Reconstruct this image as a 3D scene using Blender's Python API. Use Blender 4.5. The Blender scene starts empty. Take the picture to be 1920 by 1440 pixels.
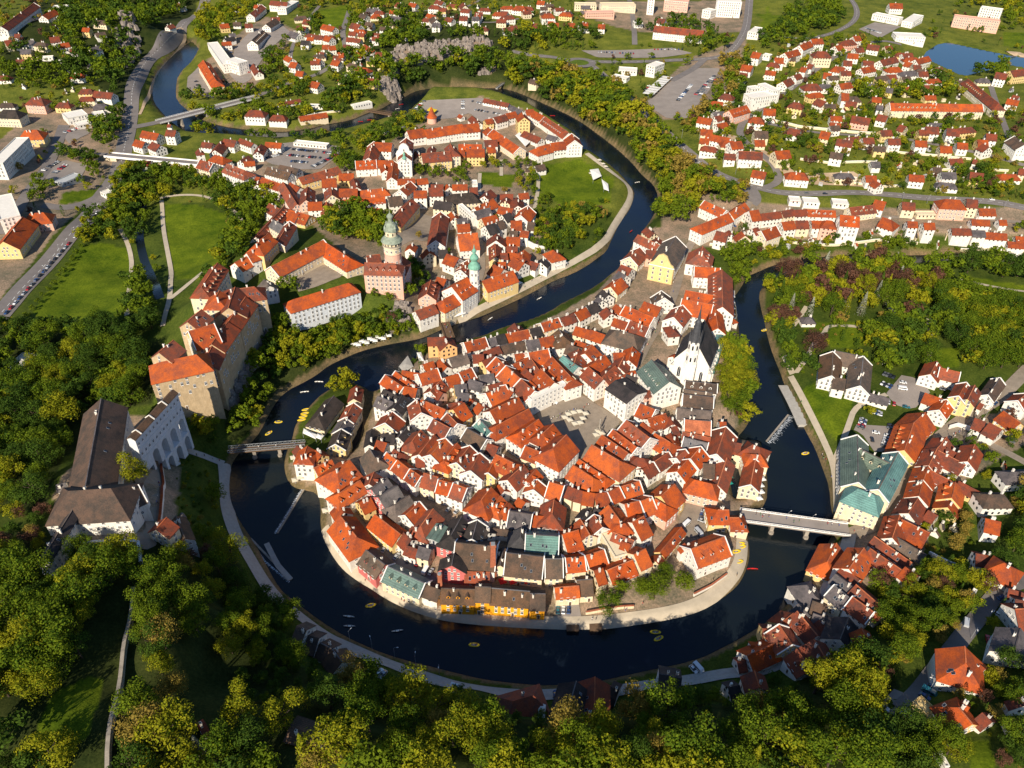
import bpy, math, random
import numpy as np
from mathutils import Vector, Matrix, geometry

# ---------------------------------------------------------------- camera, sky, sun, exposure
SC = bpy.context.scene
COL = SC.collection
RW, RH, FPX = 1920, 1440, 1500.0
CAM_H, PITCH, ROLL = 306.0, math.radians(37.9), 0.0233
fw = np.array([0.0, math.cos(PITCH), -math.sin(PITCH)])
up0 = np.array([0.0, math.sin(PITCH), math.cos(PITCH)])
rt0 = np.array([1.0, 0.0, 0.0])
ca, sa = math.cos(ROLL), math.sin(ROLL)
rt = ca * rt0 + sa * up0
upv = -sa * rt0 + ca * up0
EYE = np.array([0.0, 0.0, CAM_H])
cd = bpy.data.cameras.new('camera')
cam = bpy.data.objects.new('camera', cd)
COL.objects.link(cam)
cd.sensor_width = 36.0
cd.lens = 36.0 * FPX / RW
cd.clip_start, cd.clip_end = 1.0, 12000.0
M = Matrix(((rt[0], upv[0], -fw[0], 0.0), (rt[1], upv[1], -fw[1], 0.0), (rt[2], upv[2], -fw[2], CAM_H), (0, 0, 0, 1)))
cam.matrix_world = M
SC.camera = cam
SUN_EL, SUN_AZ = math.radians(33.0), math.radians(20.0)   # shadows run 20 degrees right of the view direction
SDIR = Vector((math.sin(SUN_AZ) * math.cos(SUN_EL), math.cos(SUN_AZ) * math.cos(SUN_EL), -math.sin(SUN_EL)))
w = bpy.data.worlds.new('World'); SC.world = w; w.use_nodes = True
nt = w.node_tree
sky = nt.nodes.new('ShaderNodeTexSky'); sky.sky_type = 'NISHITA'; sky.sun_disc = False
sky.sun_elevation = SUN_EL; sky.ozone_density = 5.0; sky.dust_density = 0.2
sky.sun_rotation = math.atan2(-SDIR.x, -SDIR.y)
bg = nt.nodes['Background']; bg.inputs[1].default_value = 0.09
nt.links.new(sky.outputs[0], bg.inputs[0])
ld = bpy.data.lights.new('sun', 'SUN'); ld.energy = 5.0; ld.angle = math.radians(0.5); ld.color = (1.0, 0.90, 0.74)
sun = bpy.data.objects.new('sun', ld); COL.objects.link(sun)
sun.rotation_euler = SDIR.to_track_quat('-Z', 'Y').to_euler(); sun.location = (0, 0, 600)
SC.view_settings.view_transform = 'Standard'; SC.view_settings.look = 'None'
SC.view_settings.exposure = 0.5
SC.cycles.max_bounces = 4; SC.cycles.transparent_max_bounces = 4

RNG = np.random.default_rng(7); random.seed(7)

# ---------------------------------------------------------------- survey data (photo pixels -> ground)
# Every line: ridge start x y, ridge end x y (pixels of the survey photo, turned into
# ground metres below), width m, eave height m, roof+wall+type letters.
H_OLD = """
841 644 833 629 13 10 ruG
802 636 833 632 10 10 ruG
842 671 874 663 12 8 gwG
824 674 838 687 8 8 owG
783 704 820 690 13 9 owG
793 684 812 676 11 9 owG
755 697 790 698 8 7 owG
723 709 757 723 11 8 owG
759 725 782 727 10 8 owG
742 702 783 723 6 7 owG
720 734 745 740 10 8 dwG
709 749 737 752 11 9 gwG
738 765 755 740 12 9 dwG
736 771 722 795 17 8 rcG
625 738 596 781 14 5 dcB
668 723 663 747 9 8 rcG
663 756 647 783 11 7 rcG
650 781 635 805 12 6 gcG
640 806 628 828 12 8 dyG
707 825 725 830 9 9 owG
693 842 702 857 15 9 bwB
697 805 692 832 7 9 dwG
715 814 740 814 10 9 dwG
789 805 773 827 13 10 rcB
814 814 786 852 12 10 rwG
835 821 807 855 14 11 owG
857 830 832 865 11 10 oyB
881 835 856 870 13 11 rcG
900 849 882 885 15 10 rwG
767 796 747 820 14 7 dwG
739 842 748 848 11 8 rcB
779 859 795 857 9 8 rwG
725 849 744 863 11 8 owG
745 863 768 880 11 8 owG
769 880 790 894 11 8 owG
795 887 821 895 13 8 rcG
822 900 849 906 12 8 owG
850 907 876 916 13 8 rwG
701 885 692 907 12 9 rwG
783 748 790 775 14 11 rwG
790 750 835 768 12 11 owG
812 786 845 803 12 11 rwG
838 775 858 795 12 11 rwG
870 755 850 767 16 10 oyG
840 757 866 752 8 9 rwG
869 640 910 635 12 8 owG
913 634 929 632 11 8 gwG
930 629 945 625 12 8 dwG
946 627 990 617 11 7 owG
965 605 973 620 12 7 rwG
993 617 1012 611 12 8 dcG
1013 608 1047 596 11 8 ocG
1051 596 1075 588 11 8 rwG
901 659 935 650 9 8 rwG
936 648 985 638 11 7 bwG
986 639 1010 634 13 8 gwG
1011 635 1037 628 13 8 owG
1048 618 1056 630 15 8 bwB
886 664 906 664 10 9 rwG
904 676 926 668 9 9 ryG
930 671 948 686 16 10 owG
949 687 976 710 16 10 owG
977 711 1003 734 15 10 rwG
965 664 989 660 8 9 owG
990 662 1028 654 16 10 owG
992 670 960 684 10 9 owG
994 672 1012 694 10 9 rwG
986 691 1001 706 11 9 rwG
1014 692 1039 716 15 11 owG
1022 687 1050 712 6 10 owG
1035 671 1070 706 13 11 owB
994 714 1015 731 5 10 owG
1056 667 1084 686 9 11 twG
993 748 1058 717 4 13 wwF
1060 716 1077 709 4 13 wcF
1103 688 1131 711 14 11 rwG
1130 707 1154 685 14 11 rkG
1134 665 1105 687 12 9 owG
1110 646 1097 662 17 9 owG
1085 655 1076 683 14 9 rwG
1064 646 1092 652 12 9 bwG
1080 612 1106 618 11 8 ocG
1107 619 1135 626 12 8 owG
1080 638 1100 644 7 7 owG
1155 620 1188 625 20 10 bwH
1152 598 1180 604 10 8 owG
1181 603 1218 612 13 9 rwG
1150 662 1172 660 11 9 owG
1186 650 1179 675 12 10 owG
1170 668 1160 688 12 10 rwG
1222 674 1255 717 21 13 swG
1155 712 1195 740 20 15 dwL
1175 702 1195 708 8 10 dwG
1156 711 1190 693 8 9 owG
1205 735 1228 728 7 11 rkG
1285 714 1345 722 10 9 bwG
1283 729 1335 738 7 9 bwG
1281 738 1338 746 13 9 bwG
1271 763 1333 772 12 8 gwG
1284 784 1333 791 16 8 kwG
1281 808 1332 822 8 8 rwG
1283 818 1328 832 11 8 gwG
1285 843 1268 860 12 8 rwG
1314 838 1294 861 14 9 owG
1290 861 1270 884 13 9 owG
1362 797 1344 850 17 9 rwG
1350 790 1361 792 10 8 owG
1370 826 1390 832 12 8 rcG
1412 833 1424 838 16 8 rcH
1408 853 1426 852 12 8 ocH
1174 787 1219 822 16 11 rwG
1149 805 1195 840 11 11 owG
1129 815 1177 850 13 11 owG
1110 832 1161 865 17 11 ocB
1086 859 1135 896 10 9 owB
1075 870 1112 897 14 9 owB
1205 791 1226 807 8 8 owG
1228 812 1257 830 14 7 ocB
1200 756 1229 769 14 9 owG
1215 786 1248 775 13 9 owG
1256 780 1262 795 12 8 rwG
1258 802 1268 798 10 7 rwG
1258 812 1264 830 10 7 owG
1195 857 1208 860 8 10 rwP
1205 880 1225 866 11 7 rwG
1226 867 1254 848 11 7 rwG
1142 905 1165 898 9 4 ryG
910 739 948 722 15 9 owG
950 728 962 735 10 9 owG
915 723 940 716 8 8 rwG
897 755 907 763 10 8 owG
919 771 972 744 17 10 owG
930 799 991 766 13 10 owA
974 811 1010 786 13 10 owA
1037 795 1019 812 15 11 owB
1062 815 1037 840 20 12 owB
985 836 1013 848 12 10 ocG
900 786 921 811 12 8 tyG
876 803 913 824 13 8 bwG
915 831 934 837 10 8 rwG
927 862 915 888 9 8 oyG
930 852 962 868 14 9 oyB
982 871 952 900 14 9 rwG
1005 879 987 902 10 9 owG
827 713 807 733 12 8 rwG
835 708 858 700 12 8 owG
860 700 884 690 13 8 owG
815 728 830 736 9 8 rkG
852 722 874 719 12 8 gyG
880 710 905 718 10 9 gwG
900 703 925 700 10 8 gwG
875 742 888 752 6 7 owG
860 735 880 738 10 8 gyG
575 832 571 850 12 11 owB
558 836 566 846 8 7 rwG
591 842 603 855 10 8 oyG
621 859 590 881 11 7 oyG
655 861 632 880 22 9 owB
651 884 661 892 9 9 owG
675 900 636 927 13 9 owB
694 931 673 943 12 7 oyG
745 910 710 933 13 9 gpG
725 895 697 918 12 9 gpG
767 929 741 947 13 8 gwB
787 941 759 967 13 8 owG
812 954 789 986 14 8 rwB
829 983 811 1010 10 9 sgL
703 966 750 1001 13 7 oyG
757 998 771 1012 11 7 rwG
762 1022 784 1030 8 6 rwG
786 1024 808 1030 9 8 gcG
634 944 644 961 11 7 owG
638 968 668 1006 18 7 owB
686 1030 721 1060 14 6 bpG
727 1062 797 1094 13 7 scG
798 1096 826 1106 10 6 bwG
828 1103 891 1106 12 8 bOG
892 1100 920 1101 12 10 bOG
921 1104 993 1108 13 8 bOG
994 1113 1022 1114 13 7 bOG
854 1017 932 1026 21 8 bwG
851 1038 847 1060 15 9 dpG
872 1071 918 1073 9 6 rpG
944 1026 938 1060 9 7 bcG
949 1036 1020 1044 19 7 bcG
1022 1048 1055 1048 16 7 bcG
986 1002 1048 1005 18 8 twG
978 989 976 1006 14 8 dcB
865 969 846 1003 14 8 dpB
895 975 885 1012 14 8 dwG
903 984 916 999 10 7 dwG
925 990 958 994 5 5 bwG
955 957 998 966 15 7 gwG
921 912 903 937 17 9 owB
939 929 927 947 12 8 owB
955 942 946 954 10 7 owB
935 908 945 920 9 7 owG
972 932 985 942 8 6 owG
1039 935 1035 963 15 8 rwB
1000 966 1026 968 10 7 owG
1030 903 1058 912 15 8 owG
1008 899 1000 920 13 8 owG
1066 911 1080 917 11 8 rcG
1080 917 1094 921 11 8 rcG
1094 921 1115 925 12 8 ocG
1115 925 1139 923 12 8 ocG
1139 923 1161 913 12 8 ocG
1162 913 1199 902 12 7 ocG
1088 973 1105 1002 11 8 ocG
1114 965 1130 990 12 8 rwG
1141 947 1165 980 16 8 owG
1104 955 1092 970 9 7 dwG
1115 952 1126 956 8 7 dwG
1055 1003 1084 993 18 6 owG
1060 1047 1096 1043 12 8 ocG
1097 1043 1133 1030 12 7 ocG
1140 1024 1163 1017 18 8 wcF
1166 1014 1182 1020 11 7 ocG
1150 998 1188 1014 11 7 rwG
1160 983 1172 981 10 10 ocH
1207 968 1186 979 18 8 owG
1172 945 1198 940 15 8 owG
1200 940 1222 932 15 8 owG
1210 1029 1189 1039 15 8 ocG
1186 1049 1139 1071 13 6 ocG
1130 1064 1114 1070 13 8 ocG
1082 1088 1110 1086 13 5 bcG
1041 1101 1085 1099 9 6 ocG
1236 1041 1230 1052 8 4 ocG
1277 989 1238 1035 7 4 oyG
1265 908 1240 929 18 8 oyG
1229 935 1249 948 12 8 okB
1302 899 1335 907 14 8 okH
1362 862 1347 905 12 8 rwG
1320 868 1340 872 14 8 bwG
1417 860 1407 910 12 7 rcG
1346 956 1366 957 13 7 oyA
1370 967 1386 971 12 6 ocB
1294 1032 1359 1005 17 8 owG
1284 1018 1290 1026 8 7 owG
"""
H_LAT = """
267 245 298 250 12 8 owG
254 261 272 266 11 7 owG
285 265 300 272 12 7 rwG
312 243 330 244 11 10 rwG
314 233 320 233 5 8 rwG
379 266 399 268 9 6 rwG
416 263 402 281 12 6 rwG
420 260 443 263 12 7 rwG
372 279 374 283 7 14 rwB
375 300 400 307 13 11 rcG
403 290 418 294 12 8 owH
425 307 458 319 14 14 rwB
450 259 475 268 8 8 rwG
490 270 482 284 10 7 rwG
498 266 528 268 9 7 owG
450 300 466 291 9 6 rwG
457 303 477 301 8 6 owG
502 313 545 323 12 8 bwG
525 309 560 316 11 8 bwG
463 328 487 332 10 8 ocG
482 346 491 337 11 8 rwG
491 333 528 344 11 10 owG
531 345 555 375 11 9 rkG
544 343 562 350 8 8 owG
532 392 477 432 12 7 rwA
505 385 527 390 12 7 rwG
545 398 560 400 13 6 owG
560 333 634 314 11 9 ryG
635 325 663 325 11 8 oyG
663 336 668 347 8 7 rwG
603 335 630 334 14 9 owG
620 352 622 364 12 9 rcG
636 354 670 354 12 9 okG
672 355 720 356 11 8 owB
577 353 573 372 12 8 rkG
577 380 603 377 12 8 owG
542 396 580 402 14 5 oyG
612 378 616 400 12 5 ryG
640 374 722 374 9 5 owG
680 386 715 394 10 5 okG
727 367 752 369 14 8 bwG
772 376 735 407 14 8 ryG
703 266 735 268 15 9 owG
701 266 691 297 14 8 rwG
666 302 705 300 14 8 owG
708 300 737 301 13 8 owG
717 305 722 318 7 8 owG
738 302 734 333 10 8 owG
762 259 758 293 13 16 rwG
763 244 793 241 16 9 owG
795 242 866 233 16 9 owG
867 233 897 231 16 9 owG
779 283 786 291 10 9 rcG
790 286 844 285 16 10 ryG
844 269 850 281 12 13 rcB
810 273 806 286 8 10 rwG
860 270 903 271 12 9 owG
875 279 908 279 14 10 oyG
853 282 870 281 12 8 oyG
908 262 932 262 12 8 rwG
913 276 928 275 10 9 oyG
909 224 923 222 9 9 oyG
915 238 922 245 12 8 owG
925 220 947 214 12 8 rwG
948 213 966 208 11 8 owG
978 210 983 220 13 14 oyG
925 243 975 275 14 8 ocG
885 217 897 228 10 5 rwG
861 214 868 217 6 4 owG
908 184 955 194 8 4 rwG
958 196 980 208 9 4 gwG
985 206 1000 204 11 8 owG
1001 206 1020 218 12 7 owG
1021 217 1066 247 14 6 rwG
1072 250 1078 265 16 11 owG
1032 268 1061 264 14 9 owG
1010 275 1030 270 15 8 owA
983 245 1015 258 11 5 rwG
1028 252 1045 256 9 5 gwG
1003 310 1020 308 10 5 bwG
985 315 992 315 6 5 bcG
745 335 778 335 9 9 owG
781 335 801 334 9 9 owG
770 342 750 355 12 9 rwG
776 356 800 358 11 11 owG
803 351 830 352 13 11 rwG
808 345 831 346 7 9 rwG
848 345 876 346 9 9 owG
838 345 842 350 7 8 owG
880 351 895 351 11 8 rwG
885 342 895 342 9 8 gwF
850 362 885 362 16 10 dcH
815 375 848 380 12 9 dcG
826 402 817 453 14 8 rwG
846 397 853 407 10 8 owG
856 410 875 408 11 8 gcG
857 420 880 420 11 7 owG
858 437 895 437 23 8 owG
838 475 860 484 13 8 owG
822 468 838 468 11 8 dwG
800 465 805 475 11 9 ocG
773 453 768 468 8 7 owG
880 487 866 500 11 8 owG
925 373 890 388 13 9 owG
920 355 908 367 12 9 rwG
888 395 918 390 12 10 gwG
903 408 930 403 12 9 ocG
863 383 890 408 4 11 wwF
910 423 928 418 14 10 dwG
930 416 942 412 12 9 bwG
942 403 955 398 12 10 dwG
936 386 962 391 11 8 owG
938 363 962 364 9 7 rwG
950 369 947 376 9 8 rcG
969 370 971 385 12 8 rwG
972 362 990 362 9 7 owG
990 386 976 405 15 8 owG
958 413 978 414 14 8 owG
990 415 1003 417 12 7 bwG
977 431 992 434 9 9 owG
956 432 970 433 8 8 bwG
950 442 975 446 12 9 ocG
950 460 970 463 9 7 rwG
931 438 930 450 15 9 rwG
928 457 930 480 10 9 ryG
938 474 951 474 9 9 rwG
930 491 948 491 8 7 owG
948 470 975 477 9 8 owG
983 470 979 481 11 8 owB
963 482 983 494 12 8 owG
995 488 1010 496 10 6 rwG
1019 483 1014 492 11 7 dwG
1037 468 1043 474 13 7 owH
904 528 962 509 15 7 oyG
925 495 944 505 14 8 owG
847 537 876 519 20 12 owG
832 562 852 550 14 9 ocA
820 517 837 525 11 8 owG
808 528 800 547 13 9 rkG
779 583 814 573 11 7 rwG
877 487 863 509 11 8 rwG
"""
H_CAS = """
300 680 372 679 18 25 onH
303 676 323 631 14 23 rnG
353 609 376 573 14 22 rnG
350 611 404 618 20 23 oyG
383 680 397 648 14 26 rnG
397 646 425 596 14 27 rnG
425 594 461 561 14 27 rnG
437 522 426 568 20 26 rnA
441 525 478 541 15 27 rnB
410 540 405 556 15 22 ocB
412 512 378 540 13 12 rcB
502 438 483 460 14 9 oyB
545 426 518 445 10 8 rcG
514 419 544 428 10 8 gcG
478 466 463 476 13 9 owG
461 477 441 495 13 9 owG
607 453 508 503 15 8 ocG
608 453 655 482 15 8 ocB
495 522 505 539 11 10 gwG
549 557 652 519 14 17 olH
684 491 741 501 14 15 rkB
687 478 712 480 9 10 rkG
743 500 755 488 12 14 rkG
211 804 155 899 21 10 bwG
128 921 210 921 23 9 bwH
216 923 262 917 14 9 bwG
"""
H_EAST = """
1212 431 1227 437 9 7 rcG
1234 444 1231 452 10 7 rwG
1195 450 1236 460 10 8 rwG
1200 464 1181 482 15 8 rcG
1212 468 1234 470 11 9 rkG
1267 443 1243 484 20 14 byG
1165 496 1185 503 13 8 rwG
1160 508 1174 516 12 8 gwG
1165 520 1145 538 13 7 ocG
1130 543 1141 552 12 8 dwG
1122 556 1129 563 11 7 gwG
1240 546 1246 559 15 9 bwG
1208 565 1240 576 10 7 owG
1200 578 1233 590 7 7 owG
1172 575 1227 595 12 8 owG
1155 572 1170 579 8 7 owG
1137 577 1147 586 11 8 rwG
1078 586 1098 576 11 8 owG
1100 574 1118 566 11 8 dwG
1318 461 1315 472 20 11 rwB
1302 500 1350 504 13 11 owG
1353 507 1355 574 18 12 rwG
1286 544 1344 555 12 11 owG
1279 560 1337 572 18 11 owG
1340 578 1347 611 12 11 owG
1280 574 1263 594 15 10 rwG
1258 612 1262 617 8 9 rwP
1372 596 1374 597 6 4 owP
1321 376 1362 395 12 10 owG
1366 400 1315 421 13 11 owB
1397 379 1368 398 11 9 owG
1344 432 1366 438 13 9 rwG
1367 431 1372 439 9 9 rwG
1390 433 1397 442 13 11 ocG
1411 428 1421 426 10 9 rwG
1427 432 1455 425 14 9 ocG
1405 395 1422 393 16 9 owG
1425 401 1463 396 10 8 rwG
1465 395 1487 392 10 8 rcG
1488 393 1513 392 10 8 rwG
1514 394 1567 393 10 8 owG
1466 415 1488 415 12 9 owG
1492 412 1515 414 12 7 rcG
1522 414 1543 413 11 9 owG
1550 413 1560 413 12 11 okH
1575 405 1612 405 16 14 owG
1412 318 1437 323 12 8 owG
1483 322 1508 324 12 8 owH
1479 372 1501 374 10 5 mwF
1505 375 1535 377 12 5 wwF
1560 377 1590 380 11 4 gwF
1593 389 1640 383 12 7 rcG
1641 374 1662 378 14 8 owG
1692 378 1716 380 12 9 rcG
1773 373 1800 374 15 12 okH
1813 373 1834 374 13 11 rcG
1835 391 1866 391 11 4 owG
1716 400 1762 400 8 4 gcF
1655 407 1671 412 15 6 owB
1702 414 1720 416 9 9 owG
1732 417 1752 418 10 9 owG
1822 411 1856 412 9 5 owG
1873 412 1887 412 8 5 owG
1785 426 1820 430 10 6 rwG
1823 431 1847 432 10 6 gwG
1848 433 1888 438 10 6 owG
1905 442 1925 444 10 6 owG
1890 452 1920 455 9 6 owG
1705 326 1733 329 11 7 owG
1640 337 1652 345 10 7 owG
1820 322 1845 325 13 8 ryG
1566 657 1617 668 15 8 bwG
1618 671 1613 724 14 8 bwG
1561 662 1560 704 14 8 bwG
1563 706 1586 711 12 8 bwG
1628 735 1668 747 8 4 gwG
1513 594 1519 594 8 4 gwP
"""
H_SCH = """
1609 812 1609 906 17 15 scG
1612 842 1670 868 14 15 scG
1685 846 1647 918 16 15 tcG
1608 919 1640 925 18 15 tcH
"""
H_RB = """
1757 677 1745 701 13 8 rwG
1762 690 1801 698 13 8 rwG
1735 737 1772 748 12 6 owG
1776 748 1760 771 12 8 owG
1812 717 1797 744 11 12 ryG
1828 722 1815 748 11 12 ryG
1876 707 1852 741 10 8 bwG
1838 755 1845 758 7 6 rwG
1735 773 1713 793 20 7 oyG
1713 794 1696 843 20 7 oyG
1828 785 1849 789 12 8 rwG
1855 794 1880 803 14 7 rwG
1881 773 1915 790 13 7 oyG
1908 752 1926 737 14 8 rwG
1775 820 1760 838 14 7 rwG
1758 840 1742 872 14 7 rwG
1741 874 1732 899 14 7 owG
1731 901 1723 930 14 7 owG
1759 848 1812 868 13 6 rwG
1776 841 1806 853 8 6 rwG
1828 833 1815 864 13 8 rwG
1744 884 1787 901 10 6 rwG
1792 903 1784 934 14 6 oyG
1783 937 1777 951 14 5 oyG
1798 904 1840 920 9 5 ryG
1722 933 1704 962 16 7 rwG
1741 957 1758 965 12 5 rwG
1687 966 1674 1006 14 8 rwG
1691 975 1744 997 16 7 owG
1680 1010 1738 1035 9 6 byG
1568 1020 1552 1052 16 6 oyB
1618 1032 1593 1064 15 7 owG
1638 1011 1713 1047 9 6 rwG
1630 1034 1692 1063 12 7 rcG
1697 1065 1722 1077 11 6 owG
1578 1067 1612 1085 8 6 rwG
1565 1082 1600 1100 9 7 gwG
1563 1100 1596 1121 12 8 gcG
1605 1098 1664 1143 13 7 rwG
1597 1122 1640 1145 12 8 rwG
1512 1100 1530 1114 14 6 gwH
1523 1130 1552 1132 10 6 bwG
1496 1135 1520 1152 10 6 gwG
1525 1152 1554 1157 10 5 gwG
1493 1152 1535 1184 11 7 rwG
1535 1165 1550 1177 7 5 rwG
1590 1160 1577 1194 16 7 dwG
1613 1184 1635 1205 10 5 owG
1464 1168 1487 1151 13 7 ryG
1430 1180 1455 1178 12 7 ryG
1459 1176 1487 1206 14 8 ryG
1402 1228 1455 1203 13 6 owG
1408 1211 1434 1211 9 6 owG
1383 1240 1398 1238 8 4 rwG
1492 1223 1522 1248 12 6 rwG
1525 1204 1554 1238 15 6 rwG
1412 1266 1426 1282 11 5 rwG
1366 1290 1386 1284 10 5 dwG
1882 1056 1896 1062 16 8 owH
1820 1111 1828 1115 7 3 wwF
1893 1103 1922 1113 8 6 rwG
1905 1123 1926 1128 12 7 rwG
1905 1142 1926 1142 16 8 rwG
1765 1065 1780 1070 7 3 bwG
1909 1185 1906 1216 16 9 gwG
1803 1222 1811 1243 19 9 owB
1822 1238 1849 1250 12 7 owG
1797 1327 1826 1351 14 6 oyA
1802 1318 1818 1325 9 6 oyG
1842 1338 1860 1352 9 4 rwG
1728 1334 1745 1322 10 3 gyF
1911 1308 1920 1322 9 5 rwG
1916 1346 1924 1362 10 5 rwG
1762 1424 1772 1422 7 3 gwF
"""
H_FAR = """
68 19 4 58 12 7 rwG
78 27 103 24 12 6 owG
100 12 128 12 12 7 gwF
135 14 155 12 10 6 gwF
92 70 110 68 12 6 rwG
130 90 140 92 8 4 rwG
8 76 20 74 12 6 rcG
27 63 38 64 8 4 rwG
31 81 46 82 8 4 gwG
38 92 58 92 10 6 gyG
54 75 64 76 9 6 gwG
78 107 100 107 7 3 wwF
60 182 77 183 14 9 rkH
176 168 213 177 12 5 rwG
6 205 29 206 15 9 dcH
46 243 69 244 16 7 oyH
43 261 -8 308 12 14 gwF
120 216 160 213 18 7 gwF
140 232 168 230 12 4 gwF
173 213 196 213 14 4 gwF
108 340 148 330 10 4 wgF
3 366 19 408 14 16 gwF
42 407 5 452 18 8 oyG
56 400 81 398 15 7 okH
265 302 282 301 8 5 rwG
193 363 208 357 8 4 gwF
332 5 343 8 10 6 rwG
312 48 324 46 9 5 rwG
381 113 405 150 14 9 oyB
398 78 428 122 13 9 gwF
432 110 456 118 14 13 gwF
492 53 472 78 14 6 bwG
498 45 516 34 12 6 bwG
468 25 490 8 12 7 rwG
508 2 540 3 12 8 rwG
528 18 552 0 14 7 gwF
475 118 485 135 10 5 rwG
420 72 438 68 9 5 dwG
545 58 560 62 14 5 gwG
565 76 580 76 10 6 dwG
570 36 585 38 12 6 rcG
606 48 628 48 12 7 owG
590 66 605 66 10 6 rwG
611 66 622 70 12 6 owG
604 84 618 84 10 6 owG
598 97 608 98 9 5 rwG
590 108 602 112 11 6 owG
624 112 638 114 11 6 owG
634 98 647 99 11 6 owG
644 83 656 84 10 6 rwG
650 70 664 70 10 6 rwG
655 59 668 60 9 5 rwG
660 43 676 46 13 6 rwG
676 26 688 27 11 6 bwG
689 16 708 17 12 6 gwG
537 103 548 110 10 6 owG
545 115 558 118 12 6 owG
556 132 570 134 11 6 owG
585 152 600 155 12 6 owG
468 206 490 207 12 7 rwH
512 215 530 216 11 5 rwH
560 217 612 212 9 4 ocG
580 198 608 198 8 3 gwF
520 193 562 185 6 3 rwG
660 196 695 192 7 3 wwF
553 266 615 272 8 3 gwF
812 30 818 38 12 6 bwG
862 30 877 30 11 6 rwG
837 32 850 34 10 5 rwG
868 5 872 10 12 6 rcG
890 27 902 28 11 6 rwG
940 20 952 22 13 6 rwG
968 10 982 12 12 7 owH
943 52 962 51 10 4 rwG
995 43 1008 45 11 6 rwG
1022 25 1034 25 12 8 owH
1032 42 1048 43 11 6 oyG
1065 43 1078 43 11 6 owG
1094 44 1106 44 11 6 owG
1058 20 1072 22 12 6 dcG
1077 7 1118 8 15 8 gcF
1008 1 1022 2 10 6 owG
818 1 832 2 10 6 rwG
745 5 757 8 11 6 rcG
768 6 777 6 10 5 bcG
735 30 753 32 10 5 gwG
702 14 710 16 10 5 gwG
995 149 1010 150 9 4 bcG
1126 6 1190 10 15 9 gcF
1096 22 1150 24 12 7 gkF
1122 45 1135 46 11 6 owG
1188 42 1204 42 12 6 gwF
1215 -4 1228 -3 16 20 wwF
1247 -1 1292 2 14 14 wkF
1345 0 1390 2 20 20 wwF
1322 17 1338 20 14 10 wwF
1228 48 1320 56 15 9 rwG
1235 34 1248 36 12 9 rwG
1160 130 1195 130 15 5 gwF
1150 142 1178 145 10 5 swF
1220 125 1238 117 12 12 gwF
1412 62 1425 52 14 8 gwF
1412 97 1428 99 13 8 owG
1392 121 1412 123 13 7 owG
1388 136 1402 137 11 7 rwG
1432 102 1446 104 9 5 gwF
1358 175 1370 177 11 9 rwH
1402 184 1452 170 15 12 gwF
1405 166 1422 162 9 14 twF
1427 160 1457 168 10 14 twF
1367 208 1400 196 13 8 okG
1310 219 1336 222 11 7 owG
1340 219 1351 215 9 7 rwG
1343 233 1362 228 9 5 owG
1432 204 1455 203 12 7 owG
1413 219 1427 220 11 7 owH
1415 245 1440 246 12 7 bcG
1325 253 1370 257 10 7 owG
1368 268 1390 263 12 8 owG
1385 285 1430 285 12 7 rwG
1453 283 1480 281 13 8 ocG
1480 240 1502 243 11 6 rwG
1540 246 1558 248 12 7 ocG
1557 229 1577 231 11 6 owG
1570 260 1600 264 11 8 rwG
1453 108 1470 108 12 8 owG
1471 101 1496 90 12 9 owG
1499 86 1519 76 12 9 owG
1521 73 1542 72 12 9 owG
1533 96 1550 96 14 11 rcH
1566 86 1578 83 11 7 owG
1585 75 1598 74 12 7 rkH
1468 152 1482 146 12 7 rwG
1488 141 1500 137 10 6 rwG
1503 125 1514 127 10 6 owG
1516 119 1526 121 10 6 rwG
1514 157 1532 157 13 7 rwH
1545 136 1560 137 12 6 owG
1567 124 1583 126 12 7 owH
1582 113 1598 114 11 6 rwG
1533 184 1550 191 12 6 rwG
1488 191 1500 193 11 6 ryH
1578 174 1592 175 14 8 owG
1573 157 1595 154 11 6 owG
1668 193 1842 196 13 8 ocG
1815 148 1873 193 13 8 rcB
1868 135 1890 138 13 9 rwG
1895 132 1920 130 13 9 ryG
1647 214 1665 217 11 6 rwG
1598 217 1633 221 12 6 rkG
1688 233 1700 237 11 6 rcG
1735 237 1760 238 12 7 rwG
1776 240 1800 242 12 7 rwG
1618 258 1638 258 10 6 rwG
1665 259 1688 260 10 6 rwG
1716 263 1738 264 10 6 owG
1763 273 1785 274 11 6 ocG
1795 267 1815 268 10 6 owG
1843 268 1855 277 11 6 rwG
1850 250 1870 252 11 6 rwG
1903 253 1922 275 14 8 bwG
1826 298 1833 300 7 4 rwG
1912 315 1924 317 10 6 rcG
1750 313 1765 314 8 4 bwG
1634 303 1650 303 9 4 gwG
1645 197 1657 198 9 6 gwG
1900 178 1912 180 10 6 rwG
1650 113 1680 106 12 6 rwG
1692 100 1710 100 11 6 rwG
1698 115 1711 118 10 6 owG
1717 110 1740 107 11 6 owG
1614 128 1638 123 11 6 owG
1669 126 1685 125 11 6 owH
1662 140 1680 139 11 5 rwG
1722 134 1740 134 10 6 rwG
1758 135 1775 136 10 4 rwG
1600 68 1612 67 11 7 owG
1628 82 1650 86 12 6 rwG
1603 90 1618 89 10 6 rwG
1590 99 1610 101 11 6 owG
1668 5 1692 7 14 8 owG
1640 25 1690 35 14 8 wwF
1702 40 1722 30 14 8 wwF
1678 60 1730 72 20 8 gwF
1790 27 1875 40 12 15 gkF
1840 12 1880 20 12 13 gwF
"""
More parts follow.
